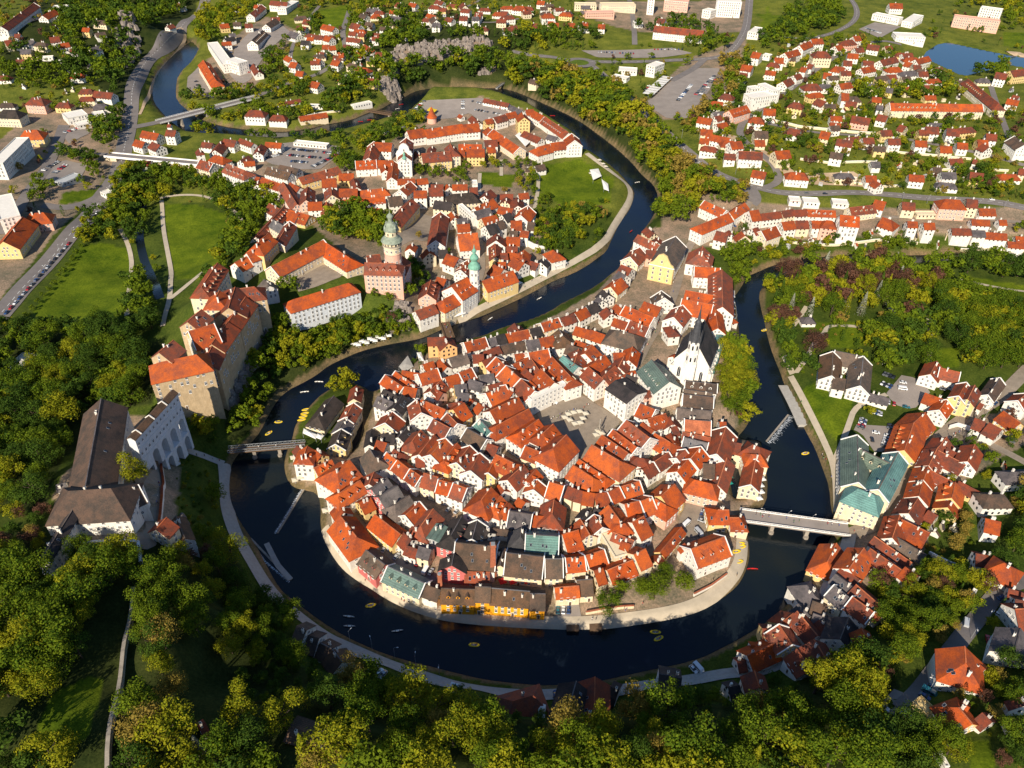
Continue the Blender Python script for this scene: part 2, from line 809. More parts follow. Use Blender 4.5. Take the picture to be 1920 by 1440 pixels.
HILL = """
870 800 9;1080 770 10;1290 660 14;1200 600 11;1250 500 9;700 860 6;640 900 5;800 1000 5;1000 1050 5;1200 950 6;1300 970 5;1350 850 6
660 1000 4;750 1110 4;900 1150 3;1100 1150 3;1300 1120 3;950 650 5;1100 600 6;700 720 4;600 800 3;1290 720 13;1340 600 10;1180 850 8
850 560 5;900 480 7;830 430 10;950 400 8;1000 480 4;1050 400 4;1100 340 4;900 320 8;820 230 6;980 260 6;700 330 11;650 400 20;738 520 26
700 535 26;600 480 24;560 540 24;640 520 26;640 612 8;700 615 4;600 640 6;780 560 8;540 610 14;800 520 8;760 450 18
340 690 38;430 560 38;500 470 34;400 620 38;380 560 37;480 650 12;455 770 6;510 700 6;460 700 14;520 600 14;500 560 26
330 560 20;300 620 18;260 700 14;330 480 11;250 500 7;250 400 5;380 430 8;430 400 9;150 550 11;100 700 14;50 560 15;0 600 16;100 450 13
200 330 9;150 300 10;60 350 14;320 840 14;370 810 12;405 860 5;265 790 22;230 870 42;200 950 46;150 900 44;290 900 45;300 1000 46;250 1010 46
100 1000 46;350 920 14;375 970 12;350 1010 30;400 1050 14;432 1000 4;200 1100 50;100 1200 55;60 1350 58;200 1400 58;0 1050 50;0 900 32
60 800 20;300 1200 52;300 1400 55;350 1150 40;420 1250 28;400 1400 45;480 1140 7;500 1250 22;560 1350 42;560 1440 52;650 1310 30;700 1400 52
700 1280 12;650 1225 4;800 1275 5;800 1350 34;850 1440 54;1000 1310 4;1000 1400 30;1000 1450 50;1150 1305 4;1150 1380 30;1150 1450 48
1300 1270 4;1300 1350 26;1300 1450 46;1420 1250 5;1450 1330 20;1450 1450 40;1500 1180 5;1560 1250 14;1600 1350 34;1600 1450 42
1650 1150 12;1700 1250 28;1700 1330 36;1800 1200 28;1830 1330 40;1800 1440 44;1900 1440 46;1850 1120 20;1900 1000 14;1800 1020 9
1700 1000 6;1600 1000 5;1600 900 5;1700 800 6;1850 760 9;1920 700 12;1920 860 14;1600 650 5;1500 600 3;1700 560 5;1850 600 8;1900 520 6
1550 540 3;1280 420 12;1330 440 13;1450 420 12;1500 465 4;1600 400 12;1750 410 14;1900 420 15;1250 340 10;1300 340 16;1380 350 18
1600 362 18;1900 370 20;1400 280 24;1500 200 30;1600 280 28;1700 230 31;1850 250 31;1850 180 30;1350 200 24;1280 150 20;1220 200 18
1150 110 18;1050 110 18;1200 50 24;1500 80 32;1650 60 32;1800 20 28;1900 60 24;1820 110 24;1100 180 8;1000 130 10;900 130 12;850 95 28
780 100 26;740 110 22;900 30 32;700 60 20;650 100 12;600 150 6;550 60 10;450 100 6;420 160 5;350 140 4;560 200 4;450 30 8;250 230 6
240 120 8;180 60 35;120 80 30;150 150 16;60 150 22;50 50 38;235 30 40;300 62 9;350 25 8;390 -10 8;272 105 8;285 40 22;100 200 14;30 230 14;330 20 8;1100 20 30;1400 20 28
600 0 14;1500 0 34;1700 -40 34;900 -60 40;1200 -60 34;300 -40 40;2000 200 34;2000 600 14;2000 1000 22;2000 1300 44;-80 300 20;-80 700 20
-80 1100 52;-80 1400 58;1000 1560 45;400 1560 55;1600 1560 44
"""
BANK_L = """373 91;359 117;334 139;329 167;331 189;353 208;372 222;400 232;425 238;462 243;523 248;573 243;614 233;660 225;687 212;714 205;735 192;752 186
775 172;797 167;822 164;897 165;940 165;971 173;1010 190;1057 211;1087 227;1107 241;1139 265;1160 282;1185 305;1205 330;1225 345;1235 370;1230 395;1218 416
1207 430;1193 448;1175 480;1160 503;1145 514;1120 535;1091 551;1047 572;1032 584;990 602;963 608;930 619;905 631;872 638;858 645;836 640;812 648;795 640;786 650;786 668
760 688;735 708;718 724;700 738;680 724;655 716;623 728;602 740;577 765;560 787;552 800;549 820;538 845;532 870;536 895;548 914;575 920;597 925;602 957;600 976
603 998;612 1020;625 1044;644 1069;675 1092;700 1106;719 1120;760 1141;800 1155;837 1165;925 1174;1040 1180;1127 1180;1170 1175;1260 1161;1312 1147
1350 1125;1380 1102;1395 1080;1405 1050;1405 1026;1400 1000;1398 984;1410 960;1437 948;1440 897;1431 870;1429 840;1427 825;1400 826;1378 822;1390 812;1400 799
1406 787;1407 737;1402 725;1394 712;1397 690;1397 672;1388 640;1383 601;1380 572;1375 557;1382 550;1395 530;1397 519;1417 512;1447 498;1492 487;1563 480
1617 478;1675 480;1763 477;1833 475;1920 480;2010 484"""
BANK_R = """359 76;322 104;293 139;285 170;288 192;306 214;325 232;350 248;385 256;430 257;490 263;530 266;580 258;630 252;660 243;689 236;712 227;735 222;747 220;764 214;772 203
785 193;793 184;816 181;872 181;905 181;940 186;981 199;1006 206;1020 215;1067 243;1080 252;1090 272;1096 286;1102 281;1130 300;1157 320;1175 340;1190 358;1188 375
1178 398;1165 413;1153 436;1145 453;1137 472;1120 484;1100 499;1072 514;1041 525;1010 542;972 562;935 579;901 594;880 600;858 607;838 613;815 624;797 632;775 638
727 646;677 658;647 671;615 686;593 704;564 720;541 731;522 748;507 772;488 810;470 832;445 852;432 876;428 919;433 945;442 965;458 990;482 1024;505 1070;525 1105;545 1122
603 1166;652 1196;720 1226;780 1243;837 1257;900 1273;980 1283;1042 1285;1107 1281;1201 1260;1307 1238;1360 1212;1400 1190;1440 1165;1470 1140;1485 1122;1502 1103;1513 1087
1527 1068;1537 1048;1552 1018;1562 1000;1566 977;1558 955;1555 913;1542 877;1528 840;1514 815;1500 788;1488 762;1470 720;1463 698;1453 675;1445 653;1438 627
1433 602;1427 580;1422 552;1432 535;1460 516;1500 506;1560 499;1600 494;1650 496;1700 497;1760 492;1830 490;1920 496;2010 500"""
POND = "1767 77;1805 85;1849 95;1911 106;1950 112;1950 135;1899 122;1879 126;1821 139;1807 144;1777 129;1745 115;1726 104"
CHAN = ["698 742;690 780;676 822;660 850;648 846;664 818;680 778;690 742", "1372 870;1388 870;1391 905;1391 938;1375 936;1368 900"]

def P(s):
    return [tuple(float(v) for v in q.split()) for q in s.replace('\n', ';').split(';') if q.strip()]

def ray(px, py):
    px = np.asarray(px, float); py = np.asarray(py, float)
    dx = (px - 960.0) / FPX; dy = (720.0 - py) / FPX
    return fw + dx[..., None] * rt + dy[..., None] * upv

def flat(px, py, z):
    d = ray(px, py); t = (np.asarray(z, float) - CAM_H) / d[..., 2]
    return EYE + d * t[..., None]

def project(p):
    v = np.asarray(p, float) - EYE
    z = v @ fw
    return 960 + FPX * (v @ rt) / z, 720 - FPX * (v @ upv) / z, z

hp = np.array(P(HILL)); HW = flat(hp[:, 0], hp[:, 1], hp[:, 2])
BL = np.array(P(BANK_L)); BR = np.array(P(BANK_R))
blw = flat(BL[:, 0], BL[:, 1], 0.0)[:, :2]; brw = flat(BR[:, 0], BR[:, 1], 0.0)[:, :2]

def chaikin(a, n=1, closed=False):
    a = np.asarray(a, float)
    for _ in range(n):
        if closed:
            b = np.roll(a, -1, 0); q = .75 * a + .25 * b; r = .25 * a + .75 * b
            a = np.empty((2 * len(q), a.shape[1])); a[0::2] = q; a[1::2] = r
        else:
            q = .75 * a[:-1] + .25 * a[1:]; r = .25 * a[:-1] + .75 * a[1:]
            m = np.empty((2 * len(q), a.shape[1])); m[0::2] = q; m[1::2] = r
            a = np.vstack([a[:1], m, a[-1:]])
    return a
RIVER = np.vstack([chaikin(blw, 1), chaikin(brw, 1)[::-1]])
CHW = []
for c in CHAN:
    c = np.array(P(c)); CHW.append(flat(c[:, 0], c[:, 1], 0.0)[:, :2])
pp = np.array(P(POND)); PONDZ = 23.0
PONDW = chaikin(flat(pp[:, 0], pp[:, 1], PONDZ)[:, :2], 1, True)

def seg_dist(x, y, poly):
    """distance to polygon outline and inside flag"""
    x = x.ravel(); y = y.ravel(); best = np.full(x.shape, 1e12); ins = np.zeros(x.shape, bool)
    n = len(poly)
    for i in range(n):
        ax, ay = poly[i]; bx, by = poly[(i + 1) % n]
        dx, dy = bx - ax, by - ay; L = dx * dx + dy * dy + 1e-9
        t = np.clip(((x - ax) * dx + (y - ay) * dy) / L, 0, 1)
        d = (x - ax - t * dx) ** 2 + (y - ay - t * dy) ** 2
        np.minimum(best, d, out=best)
        if ay != by:
            c = (ay > y) != (by > y)
            ins ^= c & (x < (bx - ax) * (y - ay) / (by - ay) + ax)
    return np.sqrt(best), ins

GX0, GX1, GY0, GY1, GS = -1300.0, 1500.0, 20.0, 2000.0, 4.0
gx = np.arange(GX0, GX1 + 1, GS); gy = np.arange(GY0, GY1 + 1, GS)
GXX, GYY = np.meshgrid(gx, gy)
num = np.zeros(GXX.shape); den = np.zeros(GXX.shape)
for (hx, hy, hz) in HW:
    sc = 5.0 + 0.012 * hy
    d2 = ((GXX - hx) ** 2 + (GYY - hy) ** 2) / sc ** 2 + 0.6
    wgt = 1.0 / d2 ** 1.7
    wgt *= (1.0 if hy < 900 else 1.0)
    num += wgt * hz; den += wgt
ZB = num / den
def smooth(a, n):
    for _ in range(n):
        a = (a + np.roll(a, 1, 0) + np.roll(a, -1, 0) + np.roll(a, 1, 1) + np.roll(a, -1, 1)) / 5.0
    return a
ZB = smooth(ZB, 3)
sd, ins = seg_dist(GXX, GYY, RIVER); SD = np.where(ins, -sd, sd).reshape(GXX.shape)
for c in CHW:
    s2, i2 = seg_dist(GXX, GYY, c); SD = np.minimum(SD, np.where(i2, -s2, s2).reshape(GXX.shape))
s3, i3 = seg_dist(GXX, GYY, PONDW); SDP = np.where(i3, -s3, s3).reshape(GXX.shape)
k = np.clip(SDP / 50.0, 0, 1); k = k * k * (3 - 2 * k)
ZB = (PONDZ + 1.5) + (ZB - PONDZ - 1.5) * k

def bil(A, x, y):
    x = np.asarray(x, float); y = np.asarray(y, float)
    u = np.clip((x - GX0) / GS, 0, A.shape[1] - 1.001); v = np.clip((y - GY0) / GS, 0, A.shape[0] - 1.001)
    i = u.astype(int); j = v.astype(int); a = u - i; b = v - j
    return (A[j, i] * (1 - a) * (1 - b) + A[j, i + 1] * a * (1 - b) + A[j + 1, i] * (1 - a) * b + A[j + 1, i + 1] * a * b)

def zt(x, y):
    z = bil(ZB, x, y); s = bil(SD, x, y); p = bil(SDP, x, y)
    k = np.clip(s / 16.0, 0, 1); k = k * k * (3 - 2 * k)
    zl = 1.9 + (np.maximum(z, 1.9) - 1.9) * k
    t = np.clip((s + 1.6) / 3.2, 0, 1)
    z = np.where(s < 1.6, -2.2 + (zl + 2.2) * t, zl)
    t = np.clip((p + 2.0) / 4.0, 0, 1)
    return np.where(p < 2.0, PONDZ - 2.0 + (np.maximum(z, PONDZ + .8) - PONDZ + 2.0) * t, z)

def gp(px, py, h=0.0):
    """point on the ground (or h above it) seen at a survey pixel"""
    px = np.asarray(px, float); py = np.asarray(py, float)
    z = np.full(px.shape, 8.0) + h
    for _ in range(10):
        p = flat(px, py, z); z = 0.5 * z + 0.5 * (np.maximum(zt(p[..., 0], p[..., 1]), 0) + h)
    p = flat(px, py, z)
    return p

# occupancy raster (1.5 m) used to keep trees off roofs, roads and water
OS = 1.5
OCC = np.zeros((int((GY1 - GY0) / OS), int((GX1 - GX0) / OS)), np.uint8)
def mark(poly, val, grow=0.0):
    poly = np.asarray(poly)[:, :2]
    x0, y0 = poly.min(0) - grow; x1, y1 = poly.max(0) + grow
    i0 = max(int((x0 - GX0) / OS), 0); i1 = min(int((x1 - GX0) / OS) + 1, OCC.shape[1]); j0 = max(int((y0 - GY0) / OS), 0); j1 = min(int((y1 - GY0) / OS) + 1, OCC.shape[0])
    if i1 <= i0 or j1 <= j0: return
    X, Y = np.meshgrid(GX0 + (np.arange(i0, i1) + .5) * OS, GY0 + (np.arange(j0, j1) + .5) * OS)
    d, i = seg_dist(X, Y, poly)
    m = (i | (d < grow)).reshape(X.shape)
    OCC[j0:j1, i0:i1][m] = val
def occ(x, y):
    i = np.clip(((np.asarray(x) - GX0) / OS).astype(int), 0, OCC.shape[1] - 1); j = np.clip(((np.asarray(y) - GY0) / OS).astype(int), 0, OCC.shape[0] - 1)
    return OCC[j, i]

# ---------------------------------------------------------------- helpers
def newmesh(name, V, F, mats, fm=None, smooth_=False):
    me = bpy.data.meshes.new(name)
    me.from_pydata([tuple(v) for v in V], [], [tuple(f) for f in F])
    for m in (mats if isinstance(mats, (list, tuple)) else [mats]): me.materials.append(m)
    if fm is not None: me.polygons.foreach_set('material_index', np.asarray(fm, np.int32))
    if smooth_: me.polygons.foreach_set('use_smooth', np.ones(len(F), bool))
    me.update()
    return me
def tri_mesh(name, V, F, mats, fm=None):
    """fast path: V (n,3), F (m,k) arrays of equal-sided faces"""
    me = bpy.data.meshes.new(name); V = np.asarray(V, np.float32); F = np.asarray(F, np.int32)
    me.vertices.add(len(V)); me.vertices.foreach_set('co', V.ravel())
    k = F.shape[1]
    me.loops.add(F.size); me.loops.foreach_set('vertex_index', F.ravel())
    me.polygons.add(len(F)); me.polygons.foreach_set('loop_start', np.arange(0, F.size, k, dtype=np.int32))
    me.polygons.foreach_set('loop_total', np.full(len(F), k, np.int32))
    for m in (mats if isinstance(mats, (list, tuple)) else [mats]): me.materials.append(m)
    if fm is not None: me.polygons.foreach_set('material_index', np.asarray(fm, np.int32))
    me.update(calc_edges=True); me.validate()
    return me
def link(name, me, parent=None, loc=None, rz=0.0, scale=None):
    o = bpy.data.objects.new(name, me); COL.objects.link(o)
    if parent: o.parent = parent
    if loc is not None: o.location = loc
    if rz: o.rotation_euler = (0, 0, rz)
    if scale is not None: o.scale = scale
    return o
def tag(o, label=None, cat=None, group=None, kind=None):
    if label: o['label'] = label
    if cat: o['category'] = cat
    if group: o['group'] = group
    if kind: o['kind'] = kind
    return o
class MB:
    def __init__(s): s.V = []; s.F = []; s.M = []
    def add(s, V, F, m=0):
        b = len(s.V); s.V += [tuple(v) for v in V]; s.F += [tuple(i + b for i in f) for f in F]; s.M += [m] * len(F)
    def box(s, x0, x1, y0, y1, z0, z1, m=0, rz=0.0, c=(0, 0)):
        V = [(x0, y0, z0), (x1, y0, z0), (x1, y1, z0), (x0, y1, z0), (x0, y0, z1), (x1, y0, z1), (x1, y1, z1), (x0, y1, z1)]
        if rz or c != (0, 0):
            a, b = math.cos(rz), math.sin(rz); V = [(c[0] + x * a - y * b, c[1] + x * b + y * a, z) for x, y, z in V]
        s.add(V, [(0, 3, 2, 1), (4, 5, 6, 7), (0, 1, 5, 4), (1, 2, 6, 5), (2, 3, 7, 6), (3, 0, 4, 7)], m)
    def lathe(s, prof, n=16, m=0, c=(0, 0), ph=0.0):
        b = []; V = []; F = []
        for r, z in prof:
            b.append(len(V))
            for i in range(n):
                a = 2 * math.pi * i / n + ph; V.append((c[0] + r * math.cos(a), c[1] + r * math.sin(a), z))
        for k in range(len(prof) - 1):
            for i in range(n):
                j = (i + 1) % n; F.append((b[k] + i, b[k] + j, b[k + 1] + j, b[k + 1] + i))
        F.append(tuple(b[-1] + i for i in range(n))); s.add(V, F, m)
    def bar(s, p, q, w_, h_, m=0):
        p = Vector(p); q = Vector(q); d = q - p; L = d.length
        if L < 1e-6: return
        R = d.to_track_quat('X', 'Z').to_matrix()
        V = []
        for x in (0, L):
            for y, z in ((-w_ / 2, -h_ / 2), (w_ / 2, -h_ / 2), (w_ / 2, h_ / 2), (-w_ / 2, h_ / 2)): V.append(p + R @ Vector((x, y, z)))
        s.add(V, [(0, 3, 2, 1), (4, 5, 6, 7), (0, 1, 5, 4), (1, 2, 6, 5), (2, 3, 7, 6), (3, 0, 4, 7)], m)
    def mesh(s, name, mats): return newmesh(name, s.V, s.F, mats, s.M)
def slab(V, F, t):
    """give a sheet of roof faces a thickness t downwards"""
    n = len(V); V2 = list(V) + [(x, y, z - t) for x, y, z in V]; F2 = list(F) + [tuple(i + n for i in reversed(f)) for f in F]
    E = {}
    for f in F:
        for a, b in zip(f, f[1:] + f[:1]): E[(a, b)] = 1
    for (a, b) in E:
        if (b, a) not in E: F2.append((b, a, a + n, b + n))
    return V2, F2
# ---------------------------------------------------------------- materials
MATS = {}
def nodes(name, rough=0.8, spec=0.2):
    m = bpy.data.materials.new(name); m.use_nodes = True
    n = m.node_tree.nodes; l = m.node_tree.links; b = n['Principled BSDF']
    b.inputs['Roughness'].default_value = rough; b.inputs['Specular IOR Level'].default_value = spec
    MATS[name] = m
    return m, n, l, b
def ramp(n, l, src, stops):
    r = n.new('ShaderNodeValToRGB'); e = r.color_ramp.elements
    while len(e) > len(stops): e.remove(e[-1])
    while len(e) < len(stops): e.new(0.5)
    for q, (p, c) in zip(e, stops): q.position = p; q.color = (c[0], c[1], c[2], 1)
    l.new(src, r.inputs[0]); return r.outputs[0]
def noise(n, l, scale, detail=4, vec=None, rough=0.6):
    t = n.new('ShaderNodeTexNoise'); t.inputs['Scale'].default_value = scale; t.inputs['Detail'].default_value = detail; t.inputs['Roughness'].default_value = rough
    if vec is not None: l.new(vec, t.inputs['Vector'])
    return t.outputs[0]
def mix(n, l, a, b, f, mode='MIX'):
    x = n.new('ShaderNodeMix'); x.data_type = 'RGBA'; x.blend_type = mode
    for s, v in ((x.inputs[6], a), (x.inputs[7], b), (x.inputs[0], f)):
        if isinstance(v, (int, float)): s.default_value = v
        elif isinstance(v, tuple): s.default_value = (*v, 1)
        else: l.new(v, s)
    return x.outputs[2]
def bump(n, l, b, h, dist, strength=0.6):
    q = n.new('ShaderNodeBump'); q.inputs['Distance'].default_value = dist; q.inputs['Strength'].default_value = strength
    l.new(h, q.inputs['Height']); l.new(q.outputs[0], b.inputs['Normal'])
def mul(c, k): return tuple(min(1.0, v * k) for v in c)
def M_noise(name, c, var=0.25, scale=0.6, rough=0.85, fine=6.0, tint=None, spec=0.15, rnd=0.0):
    m, n, l, b = nodes(name, rough, spec)
    tc = n.new('ShaderNodeTexCoord').outputs['Object']
    c2 = tint or mul(c, 1 - var)
    col = ramp(n, l, noise(n, l, scale, 6, tc), [(0.3, c2), (0.7, mul(c, 1 + var * .6))])
    col = mix(n, l, col, ramp(n, l, noise(n, l, fine, 3, tc), [(0.35, (1 - var,) * 3), (0.65, (1, 1, 1))]), 1.0, 'MULTIPLY')
    if rnd:
        oi = n.new('ShaderNodeObjectInfo').outputs['Random']
        col = mix(n, l, col, ramp(n, l, oi, [(0, (1 - rnd,) * 3), (1, (1, 1, 1))]), 1.0, 'MULTIPLY')
    l.new(col, b.inputs['Base Color'])
    return m
def M_roof(name, c, weather, rnd=0.3, rows=3.2, rough=0.85):
    """clay tiles: courses, patchy firing colours, lichen and repaired patches"""
    m, n, l, b = nodes(name, rough, 0.12)
    tc = n.new('ShaderNodeTexCoord').outputs['Object']
    oi = n.new('ShaderNodeObjectInfo')
    ad = n.new('ShaderNodeVectorMath'); ad.operation = 'ADD'; l.new(tc, ad.inputs[0])
    sc = n.new('ShaderNodeVectorMath'); sc.operation = 'SCALE'; sc.inputs[0].default_value = (37, 91, 11); l.new(oi.outputs['Random'], sc.inputs['Scale']); l.new(sc.outputs[0], ad.inputs[1])
    v = ad.outputs[0]
    col = ramp(n, l, noise(n, l, 0.16, 8, v, 0.75), [(0.28, mul(weather, .8)), (0.42, weather), (0.56, c), (0.78, mul(c, 1.18))])
    col = mix(n, l, col, ramp(n, l, noise(n, l, 2.4, 3, v, 0.8), [(0.3, (.62, .6, .6)), (0.65, (1.05, 1.04, 1.0))]), 1.0, 'MULTIPLY')
    wv = n.new('ShaderNodeTexWave'); wv.wave_type = 'BANDS'; wv.bands_direction = 'Z'; wv.inputs['Scale'].default_value = rows / 2; wv.inputs['Distortion'].default_value = 0.6
    l.new(v, wv.inputs['Vector'])
    col = mix(n, l, col, ramp(n, l, wv.outputs[0], [(0.0, (.72, .7, .7)), (0.45, (1, 1, 1))]), 1.0, 'MULTIPLY')
    col = mix(n, l, col, ramp(n, l, oi.outputs['Random'], [(0, (1 - rnd, 1 - rnd * .9, 1 - rnd * .5)), (0.35, (.9, .95, 1.1)), (0.6, (1, .9, .8)), (1, (1.05, 1.25, 1.5))]), 1.0, 'MULTIPLY')
    l.new(col, b.inputs['Base Color']); bump(n, l, b, wv.outputs[0], 0.08)
    return m
ROOF = {
 'o': M_roof('roof_tiles_orange', (0.56, 0.108, 0.022), (0.34, 0.080, 0.034)),
 'r': M_roof('roof_tiles_red_brown', (0.35, 0.082, 0.036), (0.19, 0.072, 0.045)),
 'b': M_roof('roof_tiles_brown', (0.17, 0.105, 0.068), (0.10, 0.075, 0.055), .2),
 'g': M_roof('roof_slates_grey', (0.20, 0.165, 0.145), (0.12, 0.105, 0.095), .3),
 'd': M_roof('roof_slates_dark', (0.075, 0.06, 0.052), (0.045, 0.04, 0.036), .2),
 't': M_roof('roof_copper_green', (0.155, 0.30, 0.25), (0.11, 0.21, 0.18), .1, 0.9, 0.5),
 's': M_roof('roof_copper_grey_green', (0.15, 0.20, 0.155), (0.11, 0.15, 0.12), .1, 0.9, 0.5),
 'k': M_roof('roof_tiles_pale_red', (0.62, 0.19, 0.08), (0.42, 0.13, 0.06), .1),
 'w': M_noise('roof_membrane_white', (0.78, 0.77, 0.74), .1),
 'm': M_noise('roof_sheet_maroon', (0.30, 0.035, 0.025), .1),
 'n': M_noise('roof_gravel', (0.3, 0.27, 0.22), .2),
}
def M_wall(name, c, var=0.12):
    m, n, l, b = nodes(name, 0.9, 0.1)
    tc = n.new('ShaderNodeTexCoord').outputs['Object']
    col = ramp(n, l, noise(n, l, 0.35, 6, tc, .7), [(0.3, mul(c, 1 - var)), (0.65, c)])
    mp = n.new('ShaderNodeMapping'); mp.inputs['Scale'].default_value = (2.5, 2.5, 0.25); l.new(tc, mp.inputs[0])
    col = mix(n, l, col, ramp(n, l, noise(n, l, 1.2, 4, mp.outputs[0]), [(0.35, (.84, .82, .78)), (0.6, (1, 1, 1))]), 1.0, 'MULTIPLY')
    l.new(col, b.inputs['Base Color']); return m
WALL = {
 'w': M_wall('plaster_white', (0.80, 0.755, 0.68)), 'c': M_wall('plaster_cream', (0.76, 0.64, 0.44)), 'y': M_wall('plaster_yellow', (0.76, 0.56, 0.25)),
 'O': M_wall('plaster_ochre', (0.85, 0.36, 0.02)), 'k': M_wall('plaster_salmon', (0.76, 0.44, 0.33)), 'p': M_wall('plaster_pink', (0.58, 0.16, 0.15)),
 'u': M_wall('plaster_peach', (0.80, 0.46, 0.20)), 'n': M_wall('plaster_weathered_tan', (0.55, 0.41, 0.25), .3), 'l': M_wall('plaster_white_blue_shade', (0.66, 0.68, 0.70)),  # the bluish one is white plaster with blue shade put into its colour
 'g': M_wall('plaster_grey', (0.45, 0.46, 0.46)),
}
M_CHIM = M_wall('chimney_plaster', (0.78, 0.72, 0.64)); M_STONE = M_noise('stone', (0.36, 0.31, 0.25), .3, .4); M_TRIM = M_noise('trim_white', (0.8, 0.77, 0.72), .06)
M_WOOD = M_noise('weathered_wood', (0.16, 0.10, 0.06), .3); M_METAL = M_noise('painted_steel', (0.25, 0.26, 0.27), .1, rough=.5)
M_COPPER = M_noise('copper_green', (0.20, 0.42, 0.31), .25, .5, rough=.6); M_LEAD = M_noise('lead_grey_green', (0.30, 0.34, 0.26), .35, .6, rough=.6); M_SLATE = M_noise('slate_spire', (0.075, 0.075, 0.08), .25, .6, rough=.55)
M_BRICK = M_noise('brick_red', (0.42, 0.14, 0.075), .25, .8); M_RED = M_noise('red_cloth', (0.5, 0.02, 0.02), .1); M_YEL = M_noise('yellow_raft', (0.75, 0.52, 0.03), .08)
M_CLOTH = M_noise('canvas_white', (0.80, 0.77, 0.70), .08); M_CLOTHC = M_noise('canvas_cream', (0.62, 0.55, 0.42), .1); M_GREENC = M_noise('canvas_green', (0.02, 0.25, 0.2), .1)
m, n, l, b = nodes('window_glass', 0.12, 0.6); b.inputs['Base Color'].default_value = (0.018, 0.022, 0.03, 1); M_GLASS = m
m, n, l, b = nodes('foam', 0.7); b.inputs['Base Color'].default_value = (0.75, 0.78, 0.8, 1); M_FOAM = m
m, n, l, b = nodes('rubber', 0.9); b.inputs['Base Color'].default_value = (0.02, 0.02, 0.02, 1); M_RUB = m
M_ASPH = M_noise('asphalt', (0.20, 0.175, 0.16), .15, .15, fine=2.0); M_COB = M_noise('cobbles', (0.29, 0.235, 0.18), .2, .25, fine=4.0)
M_PATH = M_noise('gravel_path', (0.50, 0.42, 0.31), .15, .2); M_LOT = M_noise('parking_paving', (0.30, 0.255, 0.22), .15, .1); M_CONC = M_noise('concrete', (0.42, 0.39, 0.34), .15)
M_LINE = M_noise('road_marking', (0.75, 0.74, 0.7), .1); M_DIRT = M_noise('sand', (0.50, 0.36, 0.23), .2, .1); M_LAWN = M_noise('lawn', (0.11, 0.16, 0.012), .3, .06, fine=.7)
M_ROCK = M_noise('rock', (0.30, 0.25, 0.21), .45, .12, fine=.8)
# water: dark peaty river with a faint ripple
m, n, l, b = nodes('river_water', 0.06, 0.35)
tc = n.new('ShaderNodeTexCoord').outputs['Object']
l.new(ramp(n, l, noise(n, l, 0.012, 3, tc), [(0.35, (0.0015, 0.004, 0.014)), (0.6, (0.008, 0.012, 0.013)), (0.8, (0.022, 0.022, 0.012))]), b.inputs['Base Color'])
bump(n, l, b, noise(n, l, 0.55, 6, tc), 0.25, 0.5); M_WATER = m
m, n, l, b = nodes('pond_water', 0.05, 0.5); b.inputs['Base Color'].default_value = (0.01, 0.04, 0.07, 1); bump(n, l, b, noise(n, l, 0.5, 3, n.new('ShaderNodeTexCoord').outputs['Object']), 0.05, 0.2); M_PONDW = m
# ground: colour attribute says what the surface is (grass, soil, paving); noise breaks it up
m, n, l, b = nodes('ground_cover', 0.95, 0.05)
at = n.new('ShaderNodeAttribute'); at.attribute_name = 'cover'
tc = n.new('ShaderNodeTexCoord').outputs['Object']
c = mix(n, l, at.outputs['Color'], ramp(n, l, noise(n, l, 0.05, 8, tc, .7), [(0.32, (.45, .55, .5)), (0.68, (1.55, 1.3, 1.2))]), 1.0, 'MULTIPLY')
c = mix(n, l, c, ramp(n, l, noise(n, l, 0.9, 5, tc, .8), [(0.35, (.5, .55, .5)), (0.68, (1.35, 1.25, 1.2))]), 1.0, 'MULTIPLY')
l.new(c, b.inputs['Base Color']); bump(n, l, b, noise(n, l, 1.5, 5, tc), 0.3, .5); M_GROUND = m
def M_leaf(name, stops, dark=.75):
    m, n, l, b = nodes(name, 0.85, 0.08)
    g = n.new('ShaderNodeNewGeometry'); tc = n.new('ShaderNodeTexCoord').outputs['Object']
    oi = n.new('ShaderNodeObjectInfo').outputs['Random']
    rp = g.outputs['Random Per Island']
    ad = n.new('ShaderNodeMath'); ad.operation = 'MULTIPLY_ADD'; l.new(rp, ad.inputs[0]); ad.inputs[1].default_value = 0.55
    ns = noise(n, l, 0.09, 3, tc)
    l.new(ns, ad.inputs[2])
    ad2 = n.new('ShaderNodeMath'); ad2.operation = 'MULTIPLY_ADD'; l.new(oi, ad2.inputs[0]); ad2.inputs[1].default_value = 0.25; l.new(ad.outputs[0], ad2.inputs[2])
    col = ramp(n, l, ad2.outputs[0], stops)
    l.new(col, b.inputs['Base Color'])
    tr = n.new('ShaderNodeBsdfTranslucent'); l.new(col, tr.inputs[0])
    mx = n.new('ShaderNodeMixShader'); mx.inputs[0].default_value = 0.22
    out = n['Material Output']; l.new(b.outputs[0], mx.inputs[1]); l.new(tr.outputs[0], mx.inputs[2]); l.new(mx.outputs[0], out.inputs[0])
    return m
